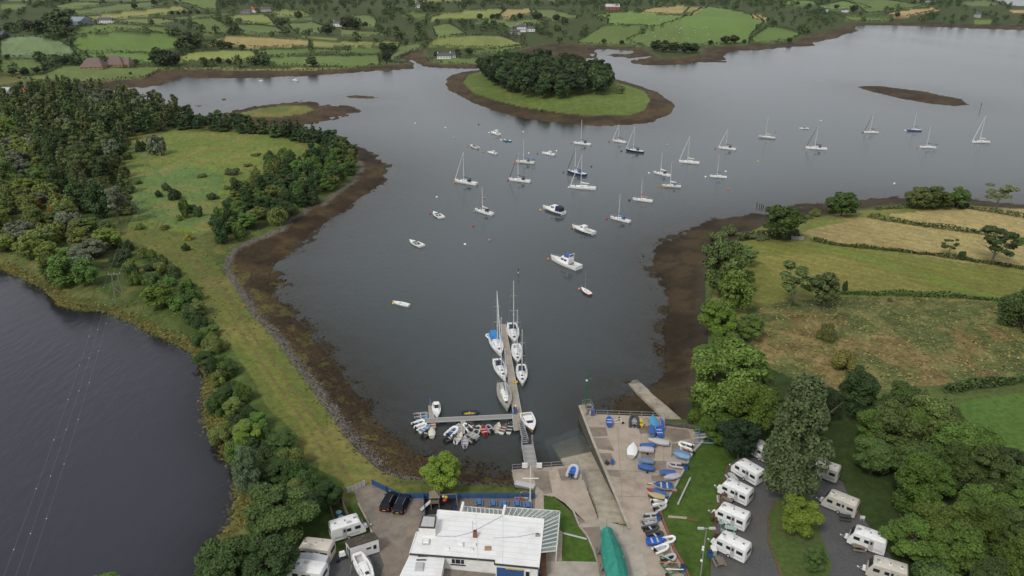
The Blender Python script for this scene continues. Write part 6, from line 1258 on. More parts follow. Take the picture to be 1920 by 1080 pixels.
# ------------------------------------------------------------------ mooring buoys
def buoy(u, v, m, label, r=.42):
    p = P3(u, v, .2); b = MB(); b.ball((0, 0, .1), r, m, n=10, k=7, sz=.9).tube((0, 0, .4), (0, 0, .62), .06, DGR, n=6); return tag(b.build('mooring_buoy', None, (p.x, p.y, 0), smooth=True), label, 'buoy', 'mooring buoys')
PINK = mat('pink', (.5, .2, .2), .6); DRED = mat('dark_red', (.16, .04, .03), .6)
BU = [(778.4, 230.7, WH2, 'white buoy nearest the island west tip'), (835, 238.8, WH2, 'white buoy alone off the left of the island shore'), (851, 257.9, YEL, 'yellow buoy left of the small cabin cruiser'), (897.5, 233, DGR, 'dark buoy under the island beach'), (917, 248.7, WH2, 'white buoy at the bow of the tall cabin cruiser'),
 (876, 274, ORG, 'orange buoy left of the small boat with a black outboard'), (906, 284, GRY, 'grey buoy at the bow of the little cabin boat'), (939.7, 262, WH2, 'white buoy at the bow of the turquoise boat'), (981, 246.8, WH2, 'white buoy between the turquoise boat and the island'), (963, 304.8, ORG, 'orange buoy at the bow of the ketch'),
 (853, 341.5, ORG, 'orange buoy at the bow of the leftmost large yacht'), (952.4, 337.6, RED, 'red buoy at the bow of the yacht with dark jib near the ketch'), (991.6, 287, WH2, 'large white buoy between ketch and cabin motorboat'), (1008, 287.5, RED, 'red buoy at the bow of the cabin motorboat right of the ketch'), (1043.4, 282.8, WH2, 'white buoy astern of the cabin motorboat'),
 (908.8, 370.4, PINK, 'pink buoy above the small pale yacht with cream cover'), (889.4, 396, GRY, 'grey buoy at the bow of the small pale yacht'), (819, 369, WH2, 'white buoy above the white speedboat on the left'), (806.6, 399.6, RED, 'red buoy beside the white speedboat'), (1013.4, 393.3, YEL, 'yellow buoy at the bow of the cruiser with navy canopy'),
 (1056.5, 322.6, DRED, 'dark red buoy at the bow of the dark blue yacht'), (1070.6, 268.2, ORG, 'yellow orange buoy at the bow of the yacht by the island'), (1066.6, 350.9, WH2, 'white buoy at the bow of the longest white sloop'), (1142, 265.4, RED, 'red buoy left of the small yacht above the navy one'), (1165, 283, BLK, 'black buoy at the bow of the navy hulled yacht'),
 (1251, 271, YEL, 'yellow buoy in open water right of the navy yacht'), (1108.8, 311.9, DGR, 'dark buoy right of the dark blue yacht'), (1216.8, 324, WH2, 'white buoy at the bow of the yacht with dark mast'), (1236, 348.8, ORG, 'orange buoy at the bow of the broad cream yacht'), (1341, 278.7, RED, 'red buoy at the bow of the yacht with thick white jib'),
 (1323, 331, WH2, 'white buoy at the bow of the yacht with bright blue cover'), (1360.8, 321, WH2, 'white buoy just above the stern of the bright blue covered yacht'), (1366, 354, ORG, 'orange buoy alone above the right shore'), (1180, 375, BLK, 'black buoy at the bow of the yacht with red cover'), (1137.5, 409.8, RED, 'red buoy at the bow of the yacht with blue cockpit hood'),
 (1420.7, 302.3, YEL, 'yellow buoy in open water right of centre'), (1539.4, 226, WH2, 'white buoy behind the largest yacht of the far right group'), (1454.8, 246.7, GRY, 'grey buoy by the grey sided yacht'), (1506.5, 277.9, PINK, 'pink buoy at the bow of the largest far right yacht'), (1697.5, 244, WH2, 'white buoy at the bow of the blue hulled small yacht'),
 (1677, 343.7, WH2, 'white buoy near the right shore beyond the clump of trees'), (1720, 276, PINK, 'pink buoy at the bow of the two-masted far right yacht'), (1618, 248, DGR, 'dark buoy at the bow of the yacht with black jib'), (887.5, 423, RED, 'red buoy in open water left of the two cruisers'), (872, 457.5, WH2, 'white buoy alone in the middle of the bay'),
 (917.8, 449.3, PINK, 'pink buoy alone in the middle of the bay'), (1071.8, 427.5, RED, 'red buoy at the bow of the cruiser with cream cockpit'), (1028, 485, ORG, 'orange buoy at the bow of the flybridge motor yacht'), (1086.5, 541, PINK, 'pale red buoy at the bow of the red day sailer'), (738, 568, YEL, 'yellow buoy at the bow of the white rowing boat')]
for (u, v, m, lb) in BU: buoy(u, v, m, lb)
mb = MB(); mb.tube((0, 0, -1), (0, 0, 1.8), .09, DGR, n=6).tube((0, 0, .8), (0, 0, 1.2), .13, WH2, n=8).ball((0, 0, 1.9), .22, BLK); p = P3(971.8, 517, 0); tag(mb.build('channel_marker', None, p), 'dark marker post with white band in the water beyond the pontoon', 'marker post')
for k, (u, v, h) in enumerate([(1419, 387, 1.6), (1424, 388, 1.2), (1428, 389, 1.4), (1431, 390, 1.0)]):
    mb = MB(); mb.tube((0, 0, -1), (0, 0, h), .12, BLK, n=6).tube((0, 0, h), (0, 0, h + .08), .15, GWOOD, n=6); tag(mb.build('wooden_pile', None, P3(u, v, 0)), 'old dark wooden pile standing in the water off the right shore', 'post', 'old piles off the right shore')
mb = MB(); mb.tube((0, 0, -1), (0, 0, 3.2), .12, DGR, n=6).ball((0, 0, 3.3), .4, DGR); tag(mb.build('beacon', None, P3(1838, 205, 0)), 'thin dark beacon at the tip of the bare mud bank', 'beacon')
for (a, c, lb) in [((486, 151), (493, 151.5), 'tiny white boat left of two near the far north shore'), ((549, 150), (559, 151), 'tiny white cabin boat right of two near the far north shore')]: cruiser(a, c, lb, cab=(.3, .7, 1.4), rail=False)
# ------------------------------------------------------------------ quay furniture
p = P3(1098, 763, 3.26); root = empty('signal_mast', p, 0, 'tall green pole with a cross arm and lamp on the quay corner', 'mast')
mb = MB(); mb.tube((0, 0, 0), (0, 0, 8.3), .13, GREENM, .08, n=8); mb.build('pole', root); mb = MB(); mb.tube((0, 0, 6.2), (1.1, 0, 6.25), .05, GREENM); mb.build('arm', root); mb = MB(); mb.ball((0, 0, 5.8), .22, WH2); mb.build('lamp', root)
mb = MB(); mb.box(-.35, .35, -.35, .35, 0, 1.0, BLUE, taper=.05).box(-.38, .38, -.38, .38, 1.0, 1.1, BLUE).box(-.2, .2, -.36, -.34, .5, .8, RED); tag(mb.build('bin', None, P3(1111, 778, 3.27)), 'blue bin with red label on the quay head', 'bin')
mb = MB(); mb.box(-.5, .5, -.35, .35, 0, .5, GRY).tube((-.5, 0, .55), (.5, 0, .55), .28, DGR, n=10).tube((.5, 0, .5), (.9, 0, .9), .05, GAL).box(-.6, -.5, -.3, .3, 0, .8, GAL); tag(mb.build('winch', None, P3(1104, 768, 3.27)), 'grey winch by the railing of the quay corner', 'winch')
mb = MB(); mb.obox((0, 0), (.3, 1), 2.4, .3, 0, .3, GWOOD).obox((.7, .3), (.3, 1), 2.2, .2, 0, .2, CREAM); tag(mb.build('timber_planks', None, P3(1102, 772, 3.27)), 'pale planks lying on the quay head', 'planks')
mb = MB(); mb.box(-.3, .3, -.3, .3, 0, .9, BLUE, taper=.04).box(-1.3, -.5, -.1, .1, 0, .5, DGR).tube((-.9, -.5, .3), (-.9, .5, .3), .18, RUB); tag(mb.build('hose_cart', None, P3(1148, 870, 3.27)), 'dark cart with a blue barrel by the quay wall', 'cart')
for k, (u, v, lb) in enumerate([(1285.5, 881, 'blue bin at the kerb beside the lilac inflatable'), (1234.3, 975, 'blue bin at the kerb by the pale grey inflatable'), (1330, 1044, 'blue bin on a white slab next to the lowest caravan'), (1280, 1071, 'blue bin beside the green frame trailer')]):
    mb = MB(); mb.box(-.28, .28, -.28, .28, 0, .95, BLUE, taper=-.03).box(-.33, .33, -.33, .33, .95, 1.05, NAVY).tube((-.3, .3, .1), (.3, .3, .1), .1, RUB); tag(mb.build('bin', None, P3(u, v, 3.27)), lb, 'bin')
root = empty('launching_trolley', P3(1157, 792, 3.27), .3, 'empty white launching trolley near the quay railing', 'trolley'); mb = MB(); mb.path([(-1.2, 0, .35), (0, .5, .35), (1.2, .6, .35)], .05, WH2).path([(-1.2, 0, .35), (0, -.5, .35), (1.2, -.6, .35)], .05, WH2).tube((.8, -.6, .35), (.8, .6, .35), .05, WH2); mb.build('frame', root)
for sd in (1, -1): mb = MB(); mb.tube((.8, sd * .7, .25), (.8, sd * .85, .25), .25, RUB, n=12); mb.build('wheel', root)
for (a, c, r_, m, nm, lb) in [(oH(750, 370), oH(660, 560), .14, LGR, 'spare_mast', 'long pale spar lying diagonally on the yard lawn'), (oH(445, 410), oH(520, 412), .06, WH2, 'spar', 'short white spar beside the blue and white dinghy')]:
    mb = MB(); A = P3(*a, 3.5); B_ = P3(*c, 3.5); mb.tube(A, B_, r_, m, n=8); 
    for t in (.05, .95): q = A.lerp(B_, t); mb.box(q.x - .25, q.x + .25, q.y - .15, q.y + .15, 3.2, 3.4, GWOOD)
    tag(mb.build(nm), lb, 'spar')
mb = MB(); mb.box(-.55, .55, -.4, .4, 0, .3, BROWN, taper=.05).box(-.35, .35, -.2, .2, .3, .45, SLAB); tag(mb.build('stone_block', None, P3(1264, 922, 3.3)), 'flat brown stone block on the kerb by the yard lawn', 'block')
# bundle of masts and blue trolleys under the evergreen
root = empty('mast_rack', P3(1323, 826, 3.26), 0, 'rack of aluminium masts with blue supports at the corner of the yard', 'mast rack'); rr_ = random.Random(5)
for k in range(16): mb = MB(); y = rr_.uniform(-.2, 2.6); mb.tube((-1.6 + rr_.uniform(-.6, .3), y, .5 + rr_.uniform(0, .9)), (2.2 + rr_.uniform(-.6, .6), y + rr_.uniform(-.4, .4), .5 + rr_.uniform(0, .9)), .05, ALU if k % 4 else WH2, n=5); mb.build('mast', root)
for x in (-1.3, .4, 1.8): mb = MB(); mb.path([(x, -.4, 0), (x, -.3, 1.5), (x + .4, 1.2, 1.7), (x, 2.8, 1.5), (x, 3, 0)], .05, ROYAL if x < 1 else SKYB); mb.build('support', root)
mb = MB(); mb.tube((-2.6, -1.0, .3), (1.2, -1.3, .35), .08, SKYB); mb.build('support', root)
# green frame trailer at the bottom
root = empty('frame_trailer', P3(1258, 1072, 3.27), math.radians(115), 'green framed boat trailer at the bottom of the yard row', 'trailer'); mb = MB()
for sd in (1, -1): mb.tube((-2, sd * .9, .6), (1.2, sd * .9, .6), .09, GREENM).tube((1.2, sd * .9, .6), (2.6, 0, .6), .08, GREENM).tube((-2, sd * .9, .6), (-2, sd * .9, 1.3), .06, GREENM).tube((.5, sd * .9, .6), (.5, sd * .9, 1.2), .06, GREENM)
for x in (-2, -.8, .5): mb.tube((x, -.9, .6), (x, .9, .6), .07, GREENM)
mb.build('frame', root)
for x, m in ((-1.2, WH2), (.2, ORG)): k = MB(); k.tube((x, -1.1, 1.0), (x + .9, 1.2, 1.25), .07, m); k.build('bar', root)
for sd in (1, -1): k = MB(); k.tube((-.6, sd * 1.0, .35), (-.6, sd * 1.2, .35), .33, RUB, n=14); k.build('wheel', root)
# lamp post
tp = P3(1325, 990, 12.0); root = empty('lamp_post', (tp.x, tp.y, 3.25), 0, 'tall grey double headed lamp post on the lawn by the caravans', 'lamp post'); mb = MB(); mb.tube((0, 0, 0), (0, 0, 8.7), .1, GAL, .07, n=8); mb.build('pole', root)
mb = MB(); mb.tube((-1.0, 0, 8.7), (1.0, 0, 8.7), .06, GAL); mb.build('arm', root)
for sd in (1, -1): mb = MB(); mb.box(sd * .75 - .45, sd * .75 + .45, -.17, .17, 8.62, 8.82, LGR, taper=.04); mb.build('lamp_head', root)
for h in (3.2, 5.1, 5.5): mb = MB(); mb.ball((-.12, 0, h), .2, WH2, n=6, k=4); mb.build('floodlight', root)
# flagpole
bs = P3(994, 940, 3.28); root = empty('flagpole', bs, 0, 'white ship style flagpole with a yard arm beside the terrace', 'flagpole'); mb = MB(); mb.tube((0, 0, 0), (0, 0, 6.6), .1, WH2, .06, n=8).box(-.25, .25, -.25, .25, 0, .15, CONC2); mb.build('pole', root); mb = MB(); mb.tube((-1.25, 0, 4.4), (1.25, 0, 4.4), .07, WH2, n=6); mb.build('yard', root)
mb = MB()
for sd in (1, -1): mb.tube((sd * 1.2, 0, 4.4), (0, 0, 6.5), .015, GRY, n=3)
mb.build('halyard', root)
# ------------------------------------------------------------------ clubhouse
RZ = 6.6
def wp(px, z): return [tuple(p[:2]) for p in PX([q[0] for q in px], [q[1] for q in px], z)]
MAIN = [(820.8, 956.7), (945, 966.5), (1020, 974), (1010, 1065.5), (927, 1057.5), (927, 1051), (834, 1043.5), (768, 1038.6), (781, 997.8), (814, 1003.5)]
root = empty('clubhouse', (*wp([(900, 1010)], RZ)[0], YZ), 0, 'white flat roofed clubhouse with a glazed veranda and blue trim', 'building'); ro = Vector(root.location)
def lp(px, z): return [(x - ro.x, y - ro.y) for x, y in wp(px, z)]
def inset(poly, d):
    c = np.mean(poly, 0); out = []; n = len(poly); ar = sum(poly[i][0] * poly[(i + 1) % n][1] - poly[(i + 1) % n][0] * poly[i][1] for i in range(n)); s = 1 if ar > 0 else -1
    for i in range(n):
        a = Vector(poly[i - 1]); b_ = Vector(poly[i]); c_ = Vector(poly[(i + 1) % n]); e1 = (b_ - a).normalized(); e2 = (c_ - b_).normalized(); n1 = Vector((-e1.y, e1.x)) * s; n2 = Vector((-e2.y, e2.x)) * s
        m = (n1 + n2); m = m / max(m.length_squared, .3) * 2 * d if m.length > 1e-6 else n1 * d; m = m * .5 * (2 if False else 1) * 1.0; out.append((b_.x + m.x, b_.y + m.y))
    return out
lm = lp(MAIN, RZ); mb = MB(); mb.prism(inset(lm, .3), -.1, RZ - YZ - .2, WH2); mb.build('wall', root)
mb = MB(); mb.prism(lm, RZ - YZ - .2, RZ - YZ, ROOF, WH2); rf = mb.build('roof', root)
mb = MB()
for k in range(26):   # standing seams of the membrane
    pass
e0 = Vector(lm[0]); e1 = Vector(lm[2]); e2 = Vector(lm[3]); e3 = Vector(lm[7])
for k in range(1, 9):
    t = k / 9; a = e0.lerp(Vector(lm[8]), t) if False else Vector(lm[0]).lerp(Vector(lm[6]), t); c = e1.lerp(e2, t * .97); mb.beam((a.x + .4, a.y, RZ - YZ + .012), (c.x - .2, c.y, RZ - YZ + .012), .06, .02, mat('seam_grey', (.62, .62, .62), .6))
for t in (.36, .62): a = Vector(lm[0]).lerp(e1, t); c = Vector(lm[6]).lerp(e2, t); mb.beam((a.x, a.y, RZ - YZ + .015), (c.x, c.y, RZ - YZ + .015), .07, .02, mat('seam_grey', (.62, .62, .62), .6))
mb.build('seam', rf)
fz = RZ - YZ; mb = MB(); n = len(lm)
for i in range(n): a = lm[i]; c = lm[(i + 1) % n]; mb.beam((a[0], a[1], fz - .03), (c[0], c[1], fz - .03), .14, .24, WH2 if i not in (3, 4, 5, 6) else DGR)
mb.build('fascia', root)
WING = [(768, 1040.5), (834, 1045.5), (822, 1110), (735, 1110)]; lw = lp(WING, 6.3); mb = MB(); mb.prism(inset(lw, .2), -.1, 2.95, WH2); mb.build('wing_wall', root); mb = MB(); mb.prism(lw, 2.95, 3.12, ROOF, WH2); wr = mb.build('wing_roof', root)
mb = MB()
for k in range(1, 9): a = Vector(lw[0]).lerp(Vector(lw[3]), k / 9); c = Vector(lw[1]).lerp(Vector(lw[2]), k / 9); mb.beam((a.x + .2, a.y, 3.13), (c.x - .2, c.y, 3.13), .06, .02, mat('seam_grey', (.62, .62, .62), .6))
mb.build('seam', wr)
TB = [(785, 989), (792, 966.5), (819, 968), (816, 990.5)]; lt = lp(TB, 8.0); mb = MB(); mb.prism(lt, 3.3, 4.7, WH2); tk_ = mb.build('tank_room', root); mb = MB(); mb.prism(lt, 4.7, 4.82, DROOF); mb.prism(inset(lt, .45), 4.82, 4.86, LGR); mb.build('cap', tk_)
def onroof(u, v, w, d, h, m, nm, z=None, m2=None):
    p = lp([(u, v)], RZ)[0]; mb = MB(); mb.box(p[0] - w / 2, p[0] + w / 2, p[1] - d / 2, p[1] + d / 2, fz + .01, fz + h, m, taper=.06)
    if m2: mb.box(p[0] - w / 2 + .12, p[0] + w / 2 - .12, p[1] - d / 2 + .12, p[1] + d / 2 - .12, fz + h, fz + h + .1, m2, taper=.1)
    return mb.build(nm, rf)
onroof(863, 1023, .95, .9, .35, WH2, 'skylight', m2=WHT); onroof(839, 1029.5, .55, .5, .25, WH2, 'vent', m2=WHT); onroof(890, 1023, .5, .5, .3, WH2, 'vent', m2=WHT); onroof(884, 1031, .5, .45, .35, WH2, 'vent', m2=LGR); onroof(915, 1028.5, .95, .85, .15, TAN, 'hatch'); onroof(1008, 1004.5, .6, .45, .35, GRY, 'vent', m2=DGR); onroof(799, 1017, 1.1, 1.1, .25, LGR, 'skylight', m2=WHT)
onroof(891, 1006, .6, .6, 1.0, BRICK, 'chimney', m2=BLK)
p = lp([(887, 1006)], RZ)[0]; mb = MB(); mb.tube((p[0], p[1], fz), (p[0], p[1], fz + 2.8), .03, GRY).tube((p[0], p[1], fz + 2.3), (p[0] + .4, p[1], fz + 2.2), .02, GRY); mb.build('aerial', rf)
p = lp([(787, 1062)], 6.3)[0]; mb = MB(); mb.box(p[0] - .6, p[0] + .6, p[1] - .9, p[1] + .5, 3.13, 3.5, LGR, taper=.12); mb.build('skylight', wr)
for (u, v) in ((793, 1044), (790, 1051)): p = lp([(u, v)], 6.3)[0]; mb = MB(); mb.box(p[0] - .65, p[0] + .65, p[1] - .06, p[1] + .06, 3.13, 3.3, DGR); mb.build('solar_tube', wr)
for k, (u0, v0, u1, v1) in enumerate([(864.5, 960, 868.5, 943), (943, 967, 947, 949)]):
    a = lp([(u0, v0)], RZ)[0]; c = lp([(u1, v1)], RZ)[0]; mb = MB(); mb.beam((a[0], a[1], 1.75), (c[0], c[1], 1.75), .35, 3.5 + .3, WH2); mb.build('fin_wall', root)
# lean-to glazing
GO = [((869, 948.5), (869, 957.5)), ((941, 955), (941, 963))]
def glaze(o0, o1, i0, i1, n, zo=2.1, zi=None, nm='veranda'):
    zi = zi or fz - .12; O0, O1 = Vector((*lp([o0], YZ + zo)[0], zo)), Vector((*lp([o1], YZ + zo)[0], zo)); I0, I1 = Vector((*lp([i0], YZ + zi)[0], zi)), Vector((*lp([i1], YZ + zi)[0], zi))
    g = MB(); g.add([O0, O1, I1, I0], [(0, 1, 2, 3)], gl_); g.add([O0, O1, O1 - Vector((0, 0, zo)), O0 - Vector((0, 0, zo))], [(0, 1, 2, 3)], gl_); go = g.build('veranda_glass', root); b = MB()
    for k in range(n + 1): t = k / n; b.beam(O0.lerp(O1, t) + Vector((0, 0, .04)), I0.lerp(I1, t) + Vector((0, 0, .04)), .13, .12, WH2); b.beam(O0.lerp(O1, t), O0.lerp(O1, t) - Vector((0, 0, zo)), .09, .09, WH2)
    b.beam(O0, O1, .1, .1, WH2); b.beam(O0 - Vector((0, 0, 1.2)), O1 - Vector((0, 0, 1.2)), .06, .06, WH2); b.build('glazing_bars', root)
glaze((869, 949.5), (942, 956), (869, 958.5), (942, 965.5), 9); glaze((948, 951), (1050, 958.5), (945, 967), (1020, 974), 9); glaze((1050, 958.5), (1043, 1033), (1020, 974), (1014, 1036), 9)
mb = MB(); v0 = lp([(1019, 985)], YZ)[0]; v1 = lp([(1010, 1030)], YZ)[0]
for t in (.15, .5, .8): q = Vector(v0).lerp(Vector(v1), t); mb.box(q.x + .4, q.x + 1.2, q.y - .4, q.y + .4, .05, .75, NAVY).box(q.x + 1.4, q.x + 1.8, q.y - .2, q.y + .2, .05, .9, DGR)
mb.build('veranda_seats', root)
mb = MB()
cp = [lp([q], RZ)[0] for q in [(943, 967), (915, 982), (880, 1000), (850, 1007), (816, 1005)]]; mb.path([(x, y, fz + .03) for x, y in cp], .03, GRY, n=4); cp = [lp([q], RZ)[0] for q in [(1008, 1000), (970, 1007), (925, 1009)]]; mb.path([(x, y, fz + .03) for x, y in cp], .025, GRY, n=4); mb.build('roof_cable', rf)
LOWR = [(834, 1066), (930, 1076), (930, 1115), (826, 1115)]; ll = lp(LOWR, 4.4); mb = MB(); mb.prism(ll, 0, 1.2, FCONC, WH2); mb.build('lower_roof', root)
# windows in the south wall
sa = Vector(lm[6]); sb = Vector(lm[5]); sd_ = (sb - sa).normalized(); nn_ = Vector((sd_.y, -sd_.x))
def wallbox(t0, t1, z0, z1, m, nm, par, a=sa, d=sd_, n=nn_, off_=-.26, th=.1):
    q0 = a + d * t0 + n * off_; q1 = a + d * t1 + n * off_; mb = MB(); c = (q0 + q1) / 2; mb.obox((c.x, c.y), (d.x, d.y), abs(t1 - t0), th, z0, z1, m); return mb.build(nm, par)
w_ = wallbox(.8, 2.7, 2.1, 3.0, WHT, 'window', root); wallbox(.9, 2.6, 2.2, 2.92, GLS, 'pane', w_, off_=-.19); wallbox(.7, 2.8, 2.0, 2.08, NAVY, 'sill', w_, off_=-.12, th=.25)
wallbox(1.35, 1.42, 2.2, 2.92, WHT, 'mullion', w_, off_=-.13, th=.04); wallbox(2.1, 2.17, 2.2, 2.92, WHT, 'mullion', w_, off_=-.13, th=.04)
wallbox(6.5, 6.62, 2.2, 2.5, BLK, 'wall_vent', root); wallbox(4.6, 5.0, 1.8, 2.2, GRY, 'wall_box', root)
ea = Vector(lm[4]); eb = Vector(lm[3]); ed = (eb - ea).normalized(); en = Vector((ed.y, -ed.x)); TL = (eb - ea).length
wallbox(.3, TL * .66, 0, 2.75, BFEN, 'blue_shutter', root, ea, ed, en, -.08, .16); wallbox(TL * .25, TL * .66, 2.78, 2.86, YEL, 'sign_strip', root, ea, ed, en, .03, .1); w_ = wallbox(TL * .70, TL * .80, 1.6, 2.7, WHT, 'window', root, ea, ed, en, -.08, .12); wallbox(TL * .71, TL * .79, 1.75, 2.6, GLS, 'pane', w_, ea, ed, en, .0, .06)
for k in range(3):
    mb = MB(); mb.box(-.28, .28, -.28, .28, 0, 1.0, NAVY, taper=-.02).box(-.32, .32, -.32, .32, 1.0, 1.1, BLUE); tag(mb.build('bin', None, P3(994 + k * 7.5, 1082, 3.27)), ['navy wheeled bin nearest the blue shutter of the clubhouse', 'navy wheeled bin in the middle of three at the clubhouse', 'navy wheeled bin at the clubhouse corner, last of three'][k], 'bin')
mb = MB(); mb.box(-.5, .5, -1.6, 1.4, 0, 1.4, BROWN, taper=.08).ball((0, 1.7, 1.0), .55, BLK); tag(mb.build('storage_bunker', None, P3(1018, 1066, 3.27)), 'brown storage bunker against the clubhouse east wall', 'bunker')
# terrace tables, blue fence, playground
def picnic(p, rz, m, label, group=None, s=1.0):
    root = empty('picnic_table', p, rz, label, 'picnic table', group); b = MB()
    for k in range(5): b.box(-.36 + k * .15, -.23 + k * .15, -.85, .85, .70, .75, m)
    b.build('table_top', root)
    for sd in (1, -1): b = MB(); b.box(sd * .68 - .14, sd * .68 + .14, -.85, .85, .42, .47, m); b.build('bench', root)
    for y in (-.55, .55):
        b = MB(); b.beam((-.25, y, .7), (-.6, y, 0), .08, .08, m).beam((.25, y, .7), (.6, y, 0), .08, .08, m).beam((-.75, y, .38), (.75, y, .38), .08, .08, m); b.build('leg_frame', root)
    root.scale = (s, s, s); return root
wh = ['leftmost of the five blue picnic tables on the terrace', 'second blue picnic table from the left on the terrace', 'middle one of the five blue picnic tables on the terrace', 'fourth blue picnic table from the left on the terrace', 'rightmost blue picnic table, beside the flagpole']
for k, (u, v) in enumerate([(898.3, 945.5), (924.5, 947), (945.5, 948), (969.7, 947.5), (989.3, 950)]): picnic(P3(u, v, 3.28), random.uniform(-.12, .12), BTAB, wh[k], 'blue picnic tables', .76)
picnic(P3(1348, 1058, 3.26), .1, GWOOD, 'weathered wooden picnic table below the lowest left caravan'); picnic(P3(1369, 997, 3.26), 1.2, MINT, 'mint green picnic table between two caravans of the left row'); picnic(P3(1362, 943, 3.26), 1.0, GWOOD, 'dark wooden picnic table under the second caravan of the left row')
picnic(P3(1583, 974, 3.26), 1.35, DGR, 'charcoal picnic table beside the beige caravan of the right row'); picnic(P3(1608, 1031, 3.26), 1.35, GWOOD, 'pale wooden picnic table beside the white caravan of the right row'); picnic(P3(1371, 899, 3.26), .2, LGR, 'grey picnic bench behind the topmost caravan of the left row')
def board_fence(name, pts, h, m, label, board=.15, gap=.02, post=2.0, rail=True):
    root = empty(name, pts[0], 0, label, 'fence'); o = Vector(pts[0])
    for a, c in zip(pts[:-1], pts[1:]):
        a = Vector(a) - o; c = Vector(c) - o; d = c - a; n = max(1, int(d.length / (board + gap))); b = MB(); dn = d.normalized()
        for i in range(n): q = a + d * ((i + .5) / n); b.obox((q.x, q.y), (dn.x, dn.y), board, .03, q.z + .03, q.z + h * (1 + .01 * ((i * 7) % 3)), m)
        b.build('panel', root); npst = max(1, int(d.length / post))
        for i in range(npst + 1): q = a + d * (i / npst); k = MB(); k.box(q.x - .06, q.x + .06, q.y - .1, q.y + .02, q.z - .1, q.z + h + .08, m); k.build('post', root)
    return root
FB = [P3(698, 909, 3.22), P3(726, 923, 3.22), P3(751, 934.5, 3.22), P3(1003, 935, 3.22)]
board_fence('blue_fence', [Vector((p.x, p.y, 3.22)) for p in FB], 1.05, BFEN, 'long blue board fence between the forecourt, terrace and shore')
board_fence('blue_fence', [P3(794, 936, 3.22), P3(797, 968, 3.22)], 1.05, BFEN, 'short blue fence on the left side of the play area'); board_fence('blue_fence', [P3(859, 937, 3.22), P3(852, 962, 3.22)], 1.05, BFEN, 'short blue fence on the right side of the play area')
mb = MB(); mb.box(-.7, .7, -.03, .03, .0, .5, PINK).box(-.5, -.1, -.05, -.03, .1, .4, ROYAL).box(.1, .5, -.05, -.03, .1, .4, RED); pp = P3(973, 935, 3.6); tag(mb.build('banner', None, pp + Vector((0, -.12, -.1))), 'small pink and blue banner hung on the blue fence', 'banner')
board_fence('field_gate', [P3(652, 925, 3.22), P3(684, 911, 3.22)], 1.1, LGR, 'pale grey boarded gate at the start of the embankment track', board=.5, gap=.02, post=1.6)
board_fence('timber_enclosure', [P3(628, 985, 3.22), P3(617, 950, 3.22), P3(639, 942, 3.22), P3(654, 977, 3.22)], 1.5, GWOOD, 'weathered timber screen around a small bin yard')
for k, (u, v) in enumerate([(636, 966), (640, 975)]): mb = MB(); mb.tube((0, 0, 0), (0, 0, .55), .4, GREENM if k else SKYB, .42, n=14).tube((0, 0, .55), (0, 0, .62), .44, SKYB, n=14); tag(mb.build('tub', None, P3(u, v, 3.22)), ['upper', 'lower'][k] + ' of two round teal tubs inside the timber screen', 'tub')
root = empty('play_tower', P3(816, 950, 3.29), .1, 'wooden play tower with pitched roof, slide and swing beam', 'play tower')
mb = MB()
for i in (-.6, .6):
    for j in (-.6, .6): mb.box(i - .06, i + .06, j - .06, j + .06, 0, 2.4, GWOOD)
mb.box(-.65, .65, -.65, .65, 1.1, 1.2, GWOOD).box(-.65, .65, -.66, -.62, 1.2, 1.7, GWOOD).box(-.66, -.62, -.62, .62, .1, 1.7, GWOOD); mb.build('tower', root)
mb = MB(); mb.add([(-.85, -.85, 2.3), (.85, -.85, 2.3), (.85, .85, 2.3), (-.85, .85, 2.3), (0, 0, 3.2)], [(0, 1, 4), (1, 2, 4), (2, 3, 4), (3, 0, 4), (3, 2, 1, 0)], GWOOD); mb.build('roof', root)
mb = MB(); mb.beam((-.6, 0, 1.2), (-2.2, -.8, .15), .55, .08, LGR); mb.build('slide', root)
mb = MB(); mb.tube((.6, 0, 2.2), (3.3, .1, 2.1), .07, GWOOD).tube((3.3, .1, 2.1), (3.5, -.9, 0), .06, GWOOD).tube((3.3, .1, 2.1), (3.5, 1.0, 0), .06, GWOOD); mb.build('swing_beam', root)
mb = MB(); mb.ball((1.5, 0, 1.2), .4, RED, sz=.7).ball((1.75, .2, 1.55), .28, YEL).ball((1.3, .2, 1.7), .22, WH2).tube((1.5, 0, 1.4), (1.5, 0, 2.2), .03, GRY); mb.build('swing_seat', root)
